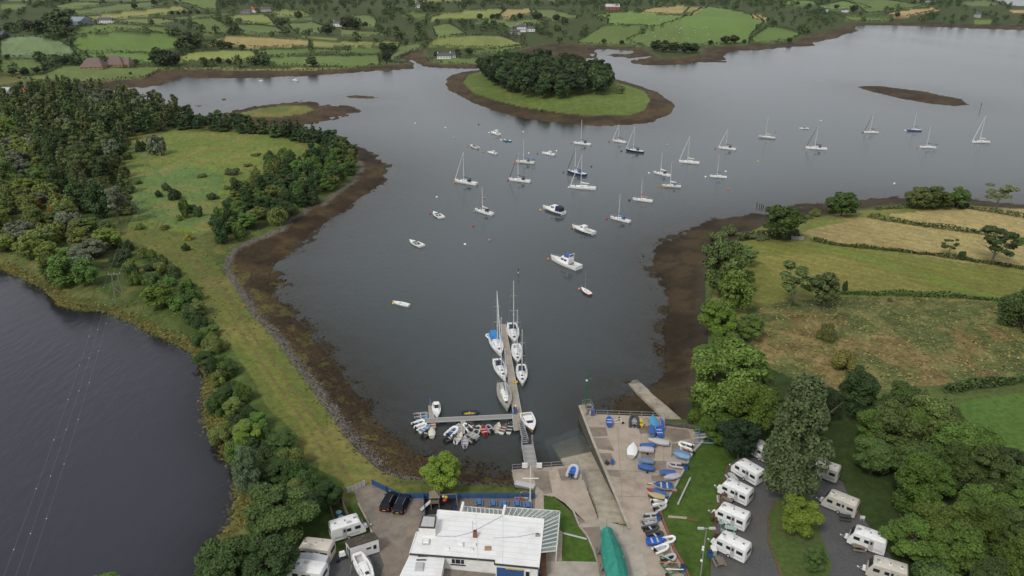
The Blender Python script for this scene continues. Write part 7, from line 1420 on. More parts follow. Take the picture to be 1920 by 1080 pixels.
# ------------------------------------------------------------------ caravans
def caravan(front, rear, label, body=None, near=-1, L=None, tilt=0, win=3, hatch=3, z=3.27, name='caravan', tent=None, H=2.15, Wd=2.25):
    A = P3(*front, z + .45); B_ = P3(*rear, z + .45); d = A - B_; hd = math.atan2(d.y, d.x); L = L or min(max(d.length, 5.0), 7.2); nrm = Vector((-math.sin(hd), math.cos(hd), 0)) * near
    c = (A + B_) / 2 + nrm * Wd / 2; root = empty(name, (c.x, c.y, z), hd, label, 'caravan', 'touring caravans'); body = body or WHT; z0 = .38; z1 = z0 + H
    prof = [(-L / 2, z0), (-L / 2 - .04, z0 + .7), (-L / 2 + .03, z1 - .25), (-L / 2 + .2, z1), (L / 2 - 1.1, z1), (L / 2 - .75, z1 - .12), (L / 2 - .25, z0 + 1.1), (L / 2 - .02, z0 + .65), (L / 2 - .02, z0 + .05), (L / 2 - .1, z0)]
    b = MB(); w = Wd / 2; n = len(prof); V = [(x, -w * .94, zz) for x, zz in prof] + [(x, -w, zz if 0 < i < n - 1 else zz) for i, (x, zz) in enumerate(prof)]
    rows = []
    for y, s_, dz in ((-w, .985, -.06), (-w + .08, 1, 0), (w - .08, 1, 0), (w, .985, -.06)): rows.append([(x * s_, y, zz + (dz if zz > z0 + .5 else 0)) for x, zz in prof])
    b.loft(rows, body, ring=True); bd = b.build('body', root, smooth=True)
    for sd in (-1, 1):
        y = sd * (w + .004); sp = [(.18, .34), (-.06, .06), (-.42, -.24)][:win]
        for (t0, t1) in sp:
            k = MB(); k.box(L * t0, L * t1, min(y, y + sd * .03), max(y, y + sd * .03), z0 + 1.06, z0 + 1.56, GLS); wn_ = k.build('window', root)
            k = MB(); k.box(L * t0 - .05, L * t1 + .05, min(y, y + sd * .012), max(y, y + sd * .012), z0 + 1.01, z0 + 1.61, LGR); k.build('frame', wn_)
    y = near * -1 * (w + .004); k = MB(); k.box(-L * .19, -L * .19 + .62, min(y, y * 1.008), max(y, y * 1.008), z0 + .1, z0 + 1.85, LGR); dr_ = k.build('door', root); k = MB(); y2 = y * 1.012; k.box(-L * .19 + .15, -L * .19 + .45, min(y2, y2 * 1.006), max(y2, y2 * 1.006), z0 + 1.1, z0 + 1.6, GLS); k.build('window', dr_)
    k = MB(); k.add([(L / 2 - .68, -w * .8, z1 - .2), (L / 2 - .68, w * .8, z1 - .2), (L / 2 - .25, w * .8, z0 + 1.18), (L / 2 - .25, -w * .8, z0 + 1.18)], [(0, 1, 2, 3)], GLS); o_ = k.build('front_window', root); o_.location = (.04, 0, .03)
    k = MB(); k.box(-L / 2 - .06, -L / 2 - .03, -w * .6, w * .6, z0 + 1.1, z0 + 1.6, GLS); k.build('rear_window', root)
    for i, (x, ww) in enumerate([(L * .25, .7), (-L * .05, .4), (-L * .33, .5)][:hatch]):
        k = MB(); k.box(x - ww / 2, x + ww / 2, -.3, .3, z1 - .02, z1 + .1, WH2, taper=.06).box(x - ww / 2 + .1, x + ww / 2 - .1, -.2, .2, z1 + .1, z1 + .13, GRY); k.build('roof_hatch', root)
    k = MB(); k.box(-L * .45, L * .42, -w * .97, w * .97, z0 - .1, z0 - .005, GRY); k.build('chassis', root)
    k = MB(); k.beam((L / 2 - .1, -.5, .42), (L / 2 + 1.0, 0, .45), .08, .1, GAL).beam((L / 2 - .1, .5, .42), (L / 2 + 1.0, 0, .45), .08, .1, GAL).tube((L / 2 + .85, 0, 0), (L / 2 + .85, 0, .6), .04, GAL).box(L / 2 - .02, L / 2 + .45, -.4, .4, .45, .85, WH2, taper=.06).ball((L / 2 + 1.0, 0, .5), .12, WH2); k.build('drawbar', root)
    for sd in (1, -1): k = MB(); yy = sd * (w - .18); k.tube((-L * .03, yy, .32), (-L * .03, yy + sd * .2, .32), .32, RUB, n=16).tube((-L * .03, yy + sd * .2, .32), (-L * .03, yy + sd * .21, .32), .18, LGR, n=12); k.build('wheel', root)
    sc_ = random.Random(int(c.x * 10)); sm = sc_.choice([GRY, SKYB, LILAC, GREYB])
    for sd in (-1, 1):
        y = sd * (w + .003); k = MB(); zz = z0 + .38; k.box(-L * .44, L * .30, min(y, y + sd * .01), max(y, y + sd * .01), zz, zz + .07 + .05 * sc_.random(), sm); k.box(-L * .44, -L * .1, min(y, y + sd * .01), max(y, y + sd * .01), zz + .2, zz + .25, sm); k.build('side_stripe', root)
    k = MB(); xx = sc_.uniform(-.15, .12) * L; k.box(xx - .35, xx + .35, -.75, -.35, z1, z1 + .22, LGR, taper=.08).tube((xx + 1.1, .6, z1), (xx + 1.1, .6, z1 + .35), .03, GRY, n=5).tube((xx + .8, .6, z1 + .35), (xx + 1.4, .6, z1 + .35), .02, GRY, n=4); k.build('roof_unit', root)
    for x in (-L * .42, L * .38):
        k = MB(); k.tube((x, -.8, 0), (x, -.8, z0), .04, GAL).tube((x, .8, 0), (x, .8, z0), .04, GAL); k.build('leg', root)
    return root
BEIGE = mat('beige_body', (.58, .54, .46), .45, noise=.07, dirt=((.4, .36, .28), .4), dscale=.8)
caravan((1337, 1026.7), (1391, 1053.6), 'white caravan, lowest of the left row beside the lamp post'); caravan((1338.6, 971.7), (1391.4, 994.5), 'white caravan with a mint green picnic table, second from the bottom in the left row')
caravan((1349.7, 924.4), (1394, 945.8), 'white caravan with tarnished roof, third from the bottom of the left row'); caravan((1373.3, 884), (1413, 908), 'white caravan at the top of the left row, clear of the tree')
caravan((1404, 848), (1440, 870), 'white caravan half hidden behind the silvery poplar'); caravan((1520, 888), (1556, 901), 'off-white caravan peeping out right of the silvery poplar', body=BEIGE)
caravan((1541.7, 947), (1598, 970), 'long beige white caravan with a charcoal picnic table, upper of the right row', body=BEIGE, win=3); caravan((1589, 1017), (1655, 1041), 'bright white caravan with rounded front and pale picnic table in the right row', win=2); caravan((1622, 1077), (1698, 1101), 'caravan cut by the bottom edge at the end of the right row', body=BEIGE)
caravan((681, 998), (630, 1014), 'white caravan on the grass beside the timber screen', near=1, win=2)
cr_ = caravan((561, 1047), (612, 1053), 'cream caravan joined to the silver awning', body=mat('cream_caravan', (.62, .55, .47), .5, noise=.06), H=2.1, near=-1, hatch=2, L=5.2)
# awning
a0 = P3(564, 1036, 5.65); a1 = P3(616, 1042, 5.65); b0 = P3(553.5, 1055.5, 5.15); b1 = P3(607, 1062.5, 5.15); o = Vector((a0.x, a0.y, 3.27)); root = empty('awning', o, 0, 'silver grey tent awning with clear windows in front of the cream caravan', 'awning')
mb = MB(); am = a0.lerp(a1, .5) + Vector((0, 0, .25)); bm = b0.lerp(b1, .48) + Vector((0, 0, .3)); mb.add([p_ - o for p_ in (a0, am, bm, b0)], [(0, 3, 2, 1)], SILV); mb.add([p_ - o for p_ in (am, a1, b1, bm)], [(0, 3, 2, 1)], SILV); mb.build('roof', root)
g0, g1_ = Vector((b0.x, b0.y, 3.27)), Vector((b1.x, b1.y, 3.27)); mb = MB(); mb.add([p_ - o for p_ in (b0, bm, b1, g1_, g0)], [(0, 1, 2, 3, 4)], SILV); mb.build('front_wall', root)
h1 = Vector((a1.x, a1.y, 3.27)); h0 = Vector((a0.x, a0.y, 3.27)); mb = MB(); mb.add([p_ - o for p_ in (b1, a1, h1, g1_)], [(0, 1, 2, 3)], SILV); mb.add([p_ - o for p_ in (b0, a0, h0, g0)], [(0, 1, 2, 3)], SILV); mb.build('side_wall', root)
dv = (g1_ - g0); dn = dv.normalized(); nf = Vector((dn.y, -dn.x, 0)) * .03
for (t0, t1, m) in ((.15, .24, ORG), (.27, .46, GLS), (.52, .72, GLS), (.75, .86, GLS)):
    q = [g0 + dv * t0 + Vector((0, 0, .35)), g0 + dv * t1 + Vector((0, 0, .35)), g0 + dv * t1 + Vector((0, 0, 1.6)), g0 + dv * t0 + Vector((0, 0, 1.6))]; mb = MB(); mb.add([p_ - o + nf for p_ in q], [(0, 1, 2, 3)], m); mb.build('window', root)
mb = MB(); mb.beam(g0 - o + nf * 2 + Vector((0, 0, .12)), g1_ - o + nf * 2 + Vector((0, 0, .12)), .05, .24, NAVY); mb.build('skirt', root)
mb = MB(); c = P3(575, 1085, 3.27); mb.box(-2.2, 2.2, -.6, .9, 0, .15, GWOOD).box(-2.2, 2.2, .9, 1.0, .15, .9, GRY).box(-1.0, .2, -.2, .6, .15, .8, BLK); tag(mb.build('decking', None, c), 'grey decking with furniture in front of the awning', 'decking')
caravan((546, 1090), (598, 1098), 'white caravan roof cut by the bottom edge below the awning', near=-1, hatch=1)
# garden seats
def chair(p, rz, m, label):
    root = empty('garden_chair', p, rz, label, 'chair', 'garden chairs'); b = MB(); b.box(-.27, .27, -.25, .25, .38, .44, m); b.build('seat', root); b = MB(); b.box(-.27, .27, .22, .28, .44, .95, m); b.build('backrest', root)
    for i in (-.22, .22):
        for j in (-.2, .2): b = MB(); b.tube((i, j, 0), (i * .9, j * .9, .4), .035, m); b.build('leg', root)
        b = MB(); b.box(i - .04, i + .04, -.22, .25, .6, .65, m); b.build('armrest', root)
for k, (u, v, m, lb) in enumerate([(1352, 985, MINT, 'mint green chair beside the second caravan of the left row'), (1355, 1001, MINT, 'mint green chair behind the lowest left caravan, left of the mint table'), (1616, 975, WH2, 'white plastic chair at the wood edge near the beige caravan'), (1532, 899, WH2, 'white chair in front of the caravan right of the poplar')]): chair(P3(u, v, 3.27), k * 1.3 + .4, m, lb)
mb = MB(); mb.box(-.35, .35, -.5, .5, 0, .9, MINT, taper=.03).box(-.38, .38, -.53, .53, .9, 1.0, WH2); tag(mb.build('gas_locker', None, P3(1337, 1038, 3.27)), 'pale green locker beside the lowest left caravan', 'locker')
for k, (u, v) in enumerate([(1347, 937), (1352, 945)]): mb = MB(); mb.obox((0, 0), (.2, 1), 1.6, .5, .02, .25, LGR).obox((.1, .1), (.2, 1), 1.0, .3, .25, .5, GWOOD); tag(mb.build('timber_pallet', None, P3(u, v, 3.27)), ['pale pallet at the drawbar of the third left caravan', 'darker pallet just below the pale one by the third left caravan'][k], 'pallet')
# ------------------------------------------------------------------ hut, cars, big covered boat, boat ashore
HR = [(646.5, 1013), (700.5, 997.5), (710.7, 1009.7), (655.7, 1027)]; hw_ = wp(HR, 5.8); o = Vector((hw_[0][0], hw_[0][1], 3.25)); root = empty('white_hut', o, 0, 'white rendered hut with a dark mossy roof', 'building'); hl = [(x - o.x, y - o.y) for x, y in hw_]
mb = MB(); mb.prism(inset(hl, .12), -.1, 2.45, WH2); mb.build('wall', root); mb = MB(); mb.prism(hl, 2.45, 2.6, DROOF); mb.build('roof', root)
ha = Vector(hl[3]); hb_ = Vector(hl[2]); hd_ = (hb_ - ha).normalized(); hn = Vector((hd_.y, -hd_.x)); w_ = wallbox(3.3, 3.75, .9, 1.6, NAVY, 'window', root, ha, hd_, hn, -.08, .08); wallbox(3.36, 3.69, .98, 1.52, GLS, 'pane', w_, ha, hd_, hn, -.03, .05); wallbox(2.3, 3.0, 1.2, 1.5, GLS, 'fanlight', root, ha, hd_, hn, -.08, .08); wallbox(.1, (hb_ - ha).length - .1, 0, .14, NAVY, 'plinth', root, ha, hd_, hn, -.06, .1)
la = Vector(hl[0]); lb_ = Vector(hl[3]); ld = (lb_ - la).normalized(); ln = Vector((ld.y, -ld.x)); LL = (lb_ - la).length; wallbox(LL * .25, LL * .5, .9, 1.8, GLS, 'window', root, la, ld, ln, -.08, .08); wallbox(LL * .6, LL * .9, 0, 1.95, NAVY, 'door', root, la, ld, ln, -.08, .08)
root = empty('outboard_motor', P3(643, 1050, 3.27), .4, 'white covered outboard motor on a stand left of the white hut', 'outboard motor'); mb = MB(); mb.box(-.45, .45, -.3, .3, .9, 1.5, WHT, taper=.1); mb.build('cowling', root); mb = MB(); mb.box(-.12, .12, -.1, .1, .1, .9, DGR).beam((-.5, 0, 0), (.1, 0, .9), .08, .08, NAVY).beam((.6, 0, 0), (.1, 0, .9), .08, .08, NAVY).box(-.9, -.5, -.3, .3, 0, .5, NAVY); mb.build('stand', root)
CGL = mat('car_glass', (.012, .014, .018), .65, spec=.12)
def car(p, rz, label, m):
    root = empty('parked_car', p, rz, label, 'car', 'cars on the forecourt'); L, Wd = 4.5, 1.8; b = MB(); lo = []
    for x, w, z0, z1 in ((-2.25, .74, .35, .85), (-2.1, .86, .25, .98), (-1.2, .9, .22, .98), (0.2, .9, .22, .95), (1.2, .88, .22, .88), (2.0, .82, .25, .74), (2.25, .66, .35, .6)): lo.append([(x, -w, z0), (x, -w * .99, (z0 + z1) / 2), (x, -w * .92, z1), (x, w * .92, z1), (x, w * .99, (z0 + z1) / 2), (x, w, z0)])
    b.loft(lo, m, ring=True); b.build('body', root, smooth=True)
    b = MB(); gs = [[(-2.05, -.72, .95), (-2.05, .72, .95), (-1.95, .7, 1.0), (-1.95, -.7, 1.0)]]; lo = []
    for x, w, z1 in ((-2.0, .78, .97), (-1.55, .66, 1.42), (-.2, .66, 1.48), (.35, .66, 1.42), (1.15, .78, .93)): lo.append([(x, -.84 if z1 < 1 else -.82, .93), (x, -w, z1), (x, w, z1), (x, .84 if z1 < 1 else .82, .93)])
    b.loft(lo, CGL, ring=True); b.build('windows', root)
    b = MB(); b.loft([[(-1.6, -.63, 1.43), (-1.6, .63, 1.43), (-1.6, .62, 1.46), (-1.6, -.62, 1.46)], [(-.2, -.64, 1.485), (-.2, .64, 1.485), (-.2, .63, 1.52), (-.2, -.63, 1.52)], [(.36, -.62, 1.42), (.36, .62, 1.42), (.36, .61, 1.45), (.36, -.61, 1.45)]], m, ring=True); r_ = b.build('roof', root)
    b = MB(); b.tube((-1.4, -.6, 1.52), (.2, -.6, 1.52), .025, ALU).tube((-1.4, .6, 1.52), (.2, .6, 1.52), .025, ALU); b.build('roof_rail', r_)
    for x in (-1.35, 1.4):
        for sd in (1, -1):
            b = MB(); b.tube((x, sd * .72, .32), (x, sd * .91, .32), .32, RUB, n=16); w_ = b.build('wheel', root); b = MB(); b.tube((x, sd * .91, .32), (x, sd * .92, .32), .2, LGR, n=12); b.build('rim', w_)
    for sd in (1, -1):
        b = MB(); b.box(-2.27, -2.1, min(sd * .5, sd * .8), max(sd * .5, sd * .8), .65, .85, RED); b.build('tail_light', root); b = MB(); b.box(2.02, 2.2, min(sd * .45, sd * .72), max(sd * .45, sd * .72), .55, .7, LGR); b.build('headlight', root); b = MB(); b.box(.75, .95, min(sd * .88, sd * 1.02), max(sd * .88, sd * 1.02), .9, 1.05, m); b.build('wing_mirror', root)
    b = MB(); b.box(-2.29, -2.26, -.26, .26, .5, .62, YEL); b.build('number_plate', root); return root
CB = mat('black_car_paint', (.012, .012, .018), .6, spec=.15); CN = mat('navy_car_paint', (.014, .018, .035), .6, spec=.15)
def car_at(front, rear, lb, m): A = P3(*front, 3.9); B_ = P3(*rear, 3.9); c = (A + B_) / 2; car((c.x, c.y, 3.27), math.atan2((A - B_).y, (A - B_).x), lb, m)
car_at((735, 927), (723, 950), 'black car, left of the two parked by the blue fence', CB); car_at((759, 932), (748, 954), 'dark navy car with roof rails, right of the two parked by the blue fence', CN)
# green tarpaulin boat on its cradle
A = P3(1138, 985, 6.2); B_ = P3(1167, 1098, 6.2); c = (A + B_) / 2; d = A - B_; L = min(d.length, 14) ; hd = math.atan2(d.y, d.x); root = empty('covered_yacht', (c.x, c.y, 3.27), hd, 'large laid-up boat under a green tarpaulin on a dark cradle', 'boat')
secs = []
for i in range(12):
    t = i / 11; w = max(beamf(t, 2.9, .75, .42, 3.2), .8); x = -L / 2 + L * t; zz = 1.5 + .25 * t; wob = .08 * math.sin(i * 2.7); secs.append([(x, w + .05, zz - .5 + wob), (x, w + .08, zz + .4), (x, w * .6, zz + .8 + .35 * math.sin(math.pi * t) + wob), (x, wob * .5, zz + .95 + .7 * math.sin(math.pi * t) + .1 * math.sin(i * 1.9)), (x, -w * .6, zz + .75 + .35 * math.sin(math.pi * t) - wob), (x, -w - .08, zz + .4), (x, -w - .05, zz - .5 - wob)])
mb = MB(); mb.loft(secs, GTARP); mb.build('tarpaulin', root, smooth=False); mb = MB(); hull_mb(mb, L * .98, 2.5, 1.6, DGR, BROWN, dr=.9); h_ = mb.build('hull', root, smooth=True); h_.location = (0, 0, .35)
for x in (-L * .3, 0, L * .28):
    for sd in (1, -1): mb = MB(); mb.beam((x, sd * 1.7, 0), (x, sd * 1.3, 2.4), .12, .12, GRY).beam((x, sd * 1.7, .05), (x, 0, .12), .12, .12, DGR).beam((x + .9, sd * 1.7, 0), (x, sd * 1.7, 1.6), .08, .08, GRY); mb.build('cradle_leg', root)
mb = MB(); mb.tube((L * .52, 0, 1.2), (L * .52, 0, 3.9), .06, ALU); mb.build('stanchion', root)
# sailing boat on the hard
rt = yacht((701, 1104), (668, 1037), (690, 1000), WHT, N_, N_, 'white cabin yacht with red bottom propped ashore beside the white hut', buoyant=4.6, hgt=1.2, boot=RED, group='boats ashore', name='yacht_ashore', Lf=.95)
for ch in list(rt.children):
    if ch.name.split('.')[0] in ('mast', 'boom', 'rigging'): 
        for c2 in list(ch.children): bpy.data.objects.remove(c2)
        bpy.data.objects.remove(ch)
mb = MB(); Lr = 8.5; mb.loft([[(x, .25, -.3), (x, .12, -1.3), (x, -.12, -1.3), (x, -.25, -.3)] for x in (-1.6, 1.4)], RED); mb.build('keel', rt)
for x in (-2.2, 1.8):
    for sd in (1, -1): mb = MB(); mb.beam((x, sd * 1.5, -1.33), (x, sd * 1.2, .1), .1, .1, GRY); mb.build('prop', rt)
# ------------------------------------------------------------------ power line
def pole(u, v, hpx, label, H=None, hframe=False):
    p = hit(u, v)[0]; s = F / (p[1] * CT + (HC - p[2]) * ST); H = H or hpx / (s * CT); root = empty('power_pole', p - np.array([0, 0, .2]), math.radians(8), label, 'power pole'); m = mat('pole_timber', (.20, .175, .145), .9, noise=.2)
    xs = (-.95, .95) if hframe else (0,); 
    for x in xs: b = MB(); b.tube((x * 1.2, 0, 0), (x * .7, 0, H), .12, m, .09, n=8); b.build('pole', root)
    b = MB(); b.beam((-1.5, 0, H - .15), (1.5, 0, H - .15), .11, .11, GRY)
    if hframe: b.beam((-.9, 0, H * .62), (.9, 0, H * .35), .1, .1, m)
    b.build('crossarm', root)
    for x in (-1.35, 0, 1.35): b = MB(); b.tube((x, 0, H), (x, 0, H + .3), .08, LGR, n=6); b.build('insulator', root)
    return Vector(p) + Vector((0, 0, H + .1)), root
PT = []
PD_ = [(228, 575, 62, 'twin legged timber power pole at the lagoon edge', True), (261.7, 414, 31, 'single power pole beside the embankment track', False), (281, 324, 30, 'single power pole out on the meadow by the conifers', False), (231, 277, 24, 'power pole half lost at the edge of the conifer wood', False), (190, 240, 22, 'power pole sticking out of the conifer wood', False), (158, 213, 20, 'furthest power pole above the conifer wood', False)]
for (u, v, h, lb, hf) in PD_: PT.append(pole(u, v, h, lb, None, hf))
end = P3(22, 1100, 15.0)
def wires(a, b_, nm, lb, sag, mark=False, r=.02):
    d = (b_ - a); n = Vector((-d.y, d.x, 0)).normalized() * 1.3; root = empty(nm, a, 0, lb, 'power line', 'power line spans')
    for k in (-1, 0, 1):
        mb = MB(); pts_ = [Vector((0, 0, 0)) + n * k + d * (i / 16) + Vector((0, 0, -sag * 4 * (i / 16) * (1 - i / 16))) for i in range(17)]; mb.path(pts_, r, GRY, n=4); wr_ = mb.build('wire', root)
        if mark:
            mk = MB()
            for i in range(2 + (k == 0), 17, 2): t = (i + k * .6) / 16.5; q = n * k + d * t + Vector((0, 0, -sag * 4 * t * (1 - t))); mk.ball(q, .07, WH2, n=6, k=4)
            mk.build('bird_marker', wr_)
wires(PT[0][0], end, 'power_line', 'three thin overhead wires with white bird markers crossing the lagoon', 1.2, True, .009)
for i in range(5): wires(PT[i][0], PT[i + 1][0], 'power_line', ['thin wires between the twin pole and the track pole', 'thin wires over the meadow to the pole by the conifers', 'thin wires along the edge of the conifer wood', 'thin wires above the conifer wood', 'furthest thin wires above the conifer wood'][i], .8, False, .012)
# ------------------------------------------------------------------ fields gate, far houses
g = hit(1495, 452)[0]; root = empty('field_gate', g, math.radians(-5), 'grey metal gate in the hedge gap of the green field', 'gate'); mb = MB()
for k in range(5): mb.tube((-1.8, 0, .3 + .22 * k), (1.8, 0, .3 + .22 * k), .05, LGR)
mb.build('bars', root)
for x in (-1.9, 1.9): mb = MB(); mb.box(x - .12, x + .12, -.12, .12, 0, 1.5, GWOOD); mb.build('post', root)
def house(u, v, wpx, dm, h, label, wall=None, roof=None, rz=0, pitch=.35, wins=4, chim=2, name='farmhouse', hip=False):
    p = hit(u, v)[0]; s = F / (p[1] * CT + (HC - p[2]) * ST); w = wpx / s; wall = wall or WH2; roof = roof or mat('slate', (.09, .09, .10), .8, noise=.15); root = empty(name, (p[0], p[1], p[2] - .2), rz, label, 'building')
    b = MB(); b.box(-w / 2, w / 2, -dm / 2, dm / 2, 0, h, wall); b.build('wall', root); rh = dm * pitch; e = .3; ins = w * .25 if hip else 0; b = MB()
    b.add([(-w / 2 - e, -dm / 2 - e, h), (w / 2 + e, -dm / 2 - e, h), (w / 2 + e, dm / 2 + e, h), (-w / 2 - e, dm / 2 + e, h), (-w / 2 + ins, 0, h + rh), (w / 2 - ins, 0, h + rh)], [(0, 1, 5, 4), (2, 3, 4, 5), (1, 2, 5), (3, 0, 4), (3, 2, 1, 0)], roof); r = b.build('roof', root)
    for k in range(chim): x = (-w / 2 + .6 + ins) if k == 0 else (w / 2 - .6 - ins); b = MB(); b.box(x - .4, x + .4, -.35, .35, h + rh * .7, h + rh + .9, wall); b.build('chimney', r)
    for k in range(wins):
        x = -w / 2 + w * (k + .5) / wins; b = MB(); b.box(x - .5, x + .5, -dm / 2 - .06, -dm / 2 + .02, h * .35, h * .7, GLS); b.build('window', root)
    return root
SLT = mat('slate', (.09, .09, .10), .8, noise=.15); RT = mat('brown_tiles', (.17, .12, .10), .9, noise=.2, nscale=1); SHED = mat('shed_steel', (.22, .26, .31), .6, noise=.1, nscale=.2)
house(833, 110, 26, 6, 2.6, 'white cottage on the small point in front of the far shore', SLT and WH2, SLT, 0, .45, 5, 3 and 2)
house(848, 109, 10, 6, 2.6, 'white outbuilding joined to the cottage on the point', WH2, SLT, .3, .4, 2, 1)
house(199, 43.5, 27, 9, 4, 'long low white farmhouse right of the blue grey barn', WH2, SLT, .05, .45, 6, 2); house(135, 46, 60, 20, 4, 'long blue grey steel barn on the far left hill', SHED, SHED, -.15, .2, 0, 0, 'steel_barn'); house(3, 74, 18, 10, 4, 'dark barn at the left edge of the far fields', DGR, SLT, 0, .3, 0, 0, 'barn')
house(978, 60, 16, 9, 6, 'tall white country house among trees behind the island', WH2, SLT, .1, .35, 4, 2); house(966, 65, 18, 8, 3, 'grey wing building left of the white country house', LGR, SLT, .1, .35, 3, 1); house(996, 59, 14, 8, 3.6, 'low white building right of the country house', WH2, SLT, .0, .35, 3, 0)
house(178, 128, 40, 16, 1.8, 'left half of the brown roofed building by the far shore', TAN, RT, .12, .42, 5, 0, 'brown_roofed_house', True); house(214, 124, 46, 16, 2.0, 'right half of the brown roofed building by the far shore, with dormers', TAN, RT, .05, .42, 6, 0, 'brown_roofed_house', True); house(238, 124, 26, 13, 1.8, 'small brown roofed end wing of the building by the far shore', TAN, RT, -.1, .4, 3, 0, 'brown_roofed_house', True)
house(1148, 19, 26, 14, 5, 'far barn with a red gable among trees on the skyline hill', mat('red_steel', (.25, .09, .06), .7), LGR, 0, .3, 2, 0, 'barn'); house(478, 23, 10, 8, 4, 'tiny bright house with a red roof on the far hill', WH2, mat('red_tiles', (.30, .08, .05), .8), 0, .5, 2, 1); house(462, 25, 18, 8, 3.4, 'dark low house left of the tiny red roofed one', GRY, SLT, 0, .4, 3, 1); house(500, 22, 18, 8, 3.4, 'grey house right of the tiny red roofed one', LGR, SLT, 0, .4, 3, 1)
house(634, 50, 16, 8, 4, 'white house half hidden by trees in the middle of the far fields', WH2, SLT, 0, .4, 3, 1); house(783, 15, 8, 8, 5, 'small white house deep in the far woods', WH2, SLT, 0, .4, 2, 1); house(1584, 23, 10, 8, 3.5, 'low white bungalow on the far right shore fields', WH2, SLT, 0, .4, 3, 1); house(1548, 22, 6, 7, 3.5, 'tiny white cottage left of the bungalow on the far right', WH2, SLT, 0, .4, 2, 1); house(1832, 33, 8, 8, 5, 'pale house among the woods at the far right', LGR, SLT, 0, .4, 2, 1); house(1745, 4, 16, 9, 3.5, 'grey farm building on the far right skyline', LGR, SLT, 0, .3, 2, 0, 'barn')
# boat yard far left
for k, (u, v, w, m, lb) in enumerate([(12, 176, 20, LGR, 'pale shed at the far left boat yard'), (33, 170, 14, GRY, 'grey shed in the far left boat yard'), (54, 166, 12, LGR, 'low white shed in the far left boat yard')]): house(u, v, w, 7, 2.6, lb, m, SLT if k else LGR, .2 * k, .25, 2, 0, 'boat_shed')
for k, (u, v, m, lb) in enumerate([(46, 172, ORG, 'orange digger cab in the far left boat yard'), (62, 165, RED, 'red container in the far left boat yard'), (22, 168, TAN, 'heap of timber in the far left boat yard')]):
    p = hit(u, v)[0]; b = MB(); b.box(-1.6, 1.6, -1, 1, 0, 1.8, m, taper=.1).box(-.8, .8, -.7, .7, 1.8, 2.4, DGR, taper=.2); tag(b.build(['digger', 'container', 'timber_heap'][k], None, p), lb, ['digger', 'container', 'timber heap'][k])
# ------------------------------------------------------------------ stones along the bank
rng = np.random.default_rng(404)
def stones(poly_z, n, rmin, rmax, name, label, seed, col):
    rng = np.random.default_rng(seed); m = (ZONE == 1) & (DG < 2.2 + 1.2 * fbm(GX / 6, GY / 6, 5, 2)) & (GX < 5) & (GY < 330) & (GY > 90); ys, xs = np.nonzero(m); k = rng.integers(0, len(ys), n); x = GX[ys[k], xs[k]] + rng.normal(0, .5, n); y = GY[ys[k], xs[k]] + rng.normal(0, .5, n); z = gz(x, y)
    oc = np.array([(1, 0, 0), (-1, 0, 0), (0, 1, 0), (0, -1, 0), (0, 0, .7), (0, 0, -.5)]); fc_ = np.array([(0, 2, 4), (2, 1, 4), (1, 3, 4), (3, 0, 4), (2, 0, 5), (1, 2, 5), (3, 1, 5), (0, 3, 5)])
    V_ = []; F_ = []
    a = rng.uniform(0, 6.28, n); r = rng.uniform(rmin, rmax, (n, 1)) * rng.uniform(.6, 1.4, (n, 6))
    for i in range(n):
        ca, sa_ = math.cos(a[i]), math.sin(a[i]); q = oc * r[i][:, None]; V_.append(np.stack([q[:, 0] * ca - q[:, 1] * sa_ + x[i], q[:, 0] * sa_ + q[:, 1] * ca + y[i], q[:, 2] + z[i]], -1)); F_.append(fc_ + 6 * i)
    return tag(link(name, npmesh(name, np.concatenate(V_), np.concatenate(F_), [col])), label, kind='stuff')
STN = mat('shore_stone', (.19, .18, .165), .9, noise=.5, nscale=.7)
stones(None, 2200, .07, .22, 'shingle', 'grey boulders and shingle along the top of the embankment shore', 3, STN)
def clumps(mask, n, seed, name, label, rmin, rmax, col, flat=.35):
    rng = np.random.default_rng(seed); ys, xs = np.nonzero(mask); 
    wgt = np.sqrt(np.maximum(GY[ys, xs], 1)); k = rng.integers(0, len(ys), n); x = GX[ys[k], xs[k]] + rng.normal(0, .8, n); y = GY[ys[k], xs[k]] + rng.normal(0, .8, n); z = gz(x, y)
    P_ = np.stack([x, y, z + rng.uniform(0, .15, n)], -1); V_, F_, l_ = leaves(P_, np.tile([0, 0, 1.2], (n, 1)), rmax, rng.uniform(.6, 1.5, n), rng, .35); o = link(name, npmesh(name, V_, F_, [M_leaf], attrs={'lc': l_})); o['leaf'] = list(Z(col)); return tag(o, label, kind='stuff')
clumps((ZONE == 1) & (GY < 420) & (GY > 90) & (DS < 30) & (GX < 10), 6000, 5, 'seaweed', 'brown wrack clumps strewn over the foreshore', .15, .2, (66, 52, 36))
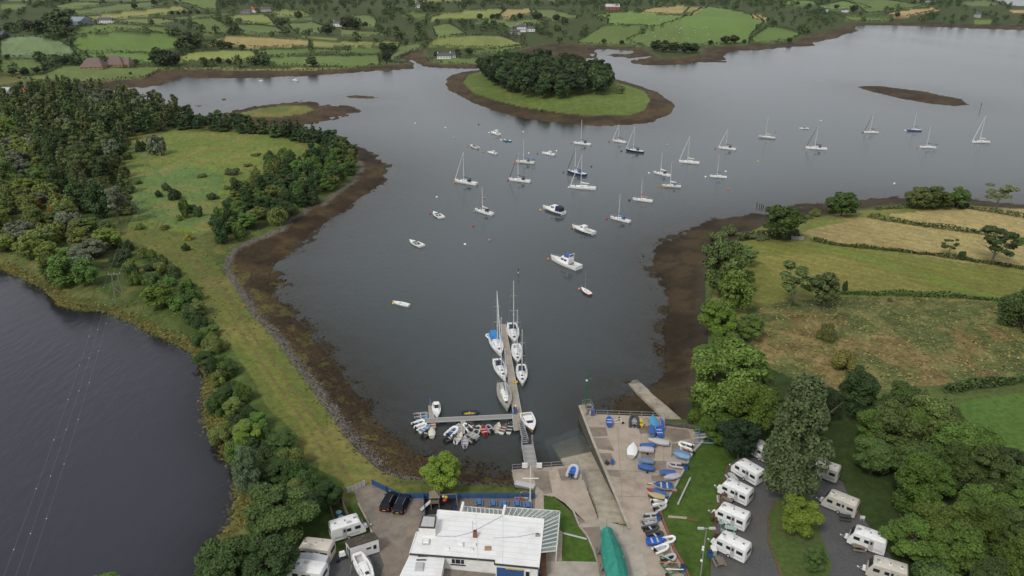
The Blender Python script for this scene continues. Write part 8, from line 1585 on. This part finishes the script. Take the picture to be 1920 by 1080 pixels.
clumps((ZONE == 0) & (GY < 420) & (GY > 90) & (DS < 2.5), 2500, 6, 'seaweed', 'dark weed clumps breaking the surface along the waterline', .2, .3, (46, 40, 30))
clumps((ZONE == 2) & (DL < 2.5) & (GY < 420) & (GY > 90), 7000, 7, 'reeds', 'ochre reeds and rushes fringing the lagoon', .2, .3, (106, 102, 50))
rm = (FID.reshape(GX.shape) == 214)
clumps(rm, 5000, 8, 'rough_grass', 'tussocky bracken and rough grass of the meadow', .2, .3, (116, 110, 64))
pm = (ZONE == 2) & (GY < 560) & (GX < -20) & (GY > 150)
clumps(pm, 7000, 9, 'grass_tussocks', 'tussocks of rough grass on the embankment and peninsula', .2, .3, (92, 100, 56))

sb = MB(); sb.ball((0, 0, .65), .45, WH2, n=7, k=5, sz=.7).ball((.3, 0, .68), .3, WH2, n=6, k=4).ball((.62, 0, .85), .16, CREAM, n=6, k=4)
for x in (-.25, .3):
    for y in (-.15, .15): sb.tube((x, y, 0), (x, y, .5), .05, DGR, n=4)
sm_ = sb.mesh('sheep'); rs = random.Random(9)
for k in range(46):
    u, v = (rs.uniform(1160, 1270), rs.uniform(30, 50)) if k < 14 else (rs.uniform(1195, 1330), rs.uniform(52, 76)) if k < 36 else (rs.uniform(860, 930), rs.uniform(18, 28))
    p = hit(u, v)[0]; o = tag(link('sheep', sm_, None, p, rs.uniform(0, 6.28)), 'white sheep grazing on the green hill behind the island', 'sheep', 'sheep on the far hills'); o.scale = (1.05, 1.05, 1.05)
HZ = 2e-5
m, nt, N, L, P = newmat('haze_air'); N.remove(P); vol = N.new('ShaderNodeVolumePrincipled'); vol.inputs['Density'].default_value = HZ; vol.inputs['Color'].default_value = (.80, .86, .94, 1); vol.inputs['Anisotropy'].default_value = .2
L.new(vol.outputs[0], N['Material Output'].inputs['Volume'])
mb = MB(); XM = float(np.abs(GX).max()) + 50; mb.box(-XM, XM, -400, float(yrow.max()) + 50, -6, 84, m); tag(mb.build('haze'), 'thin pale haze in the air over the bay', kind='stuff')
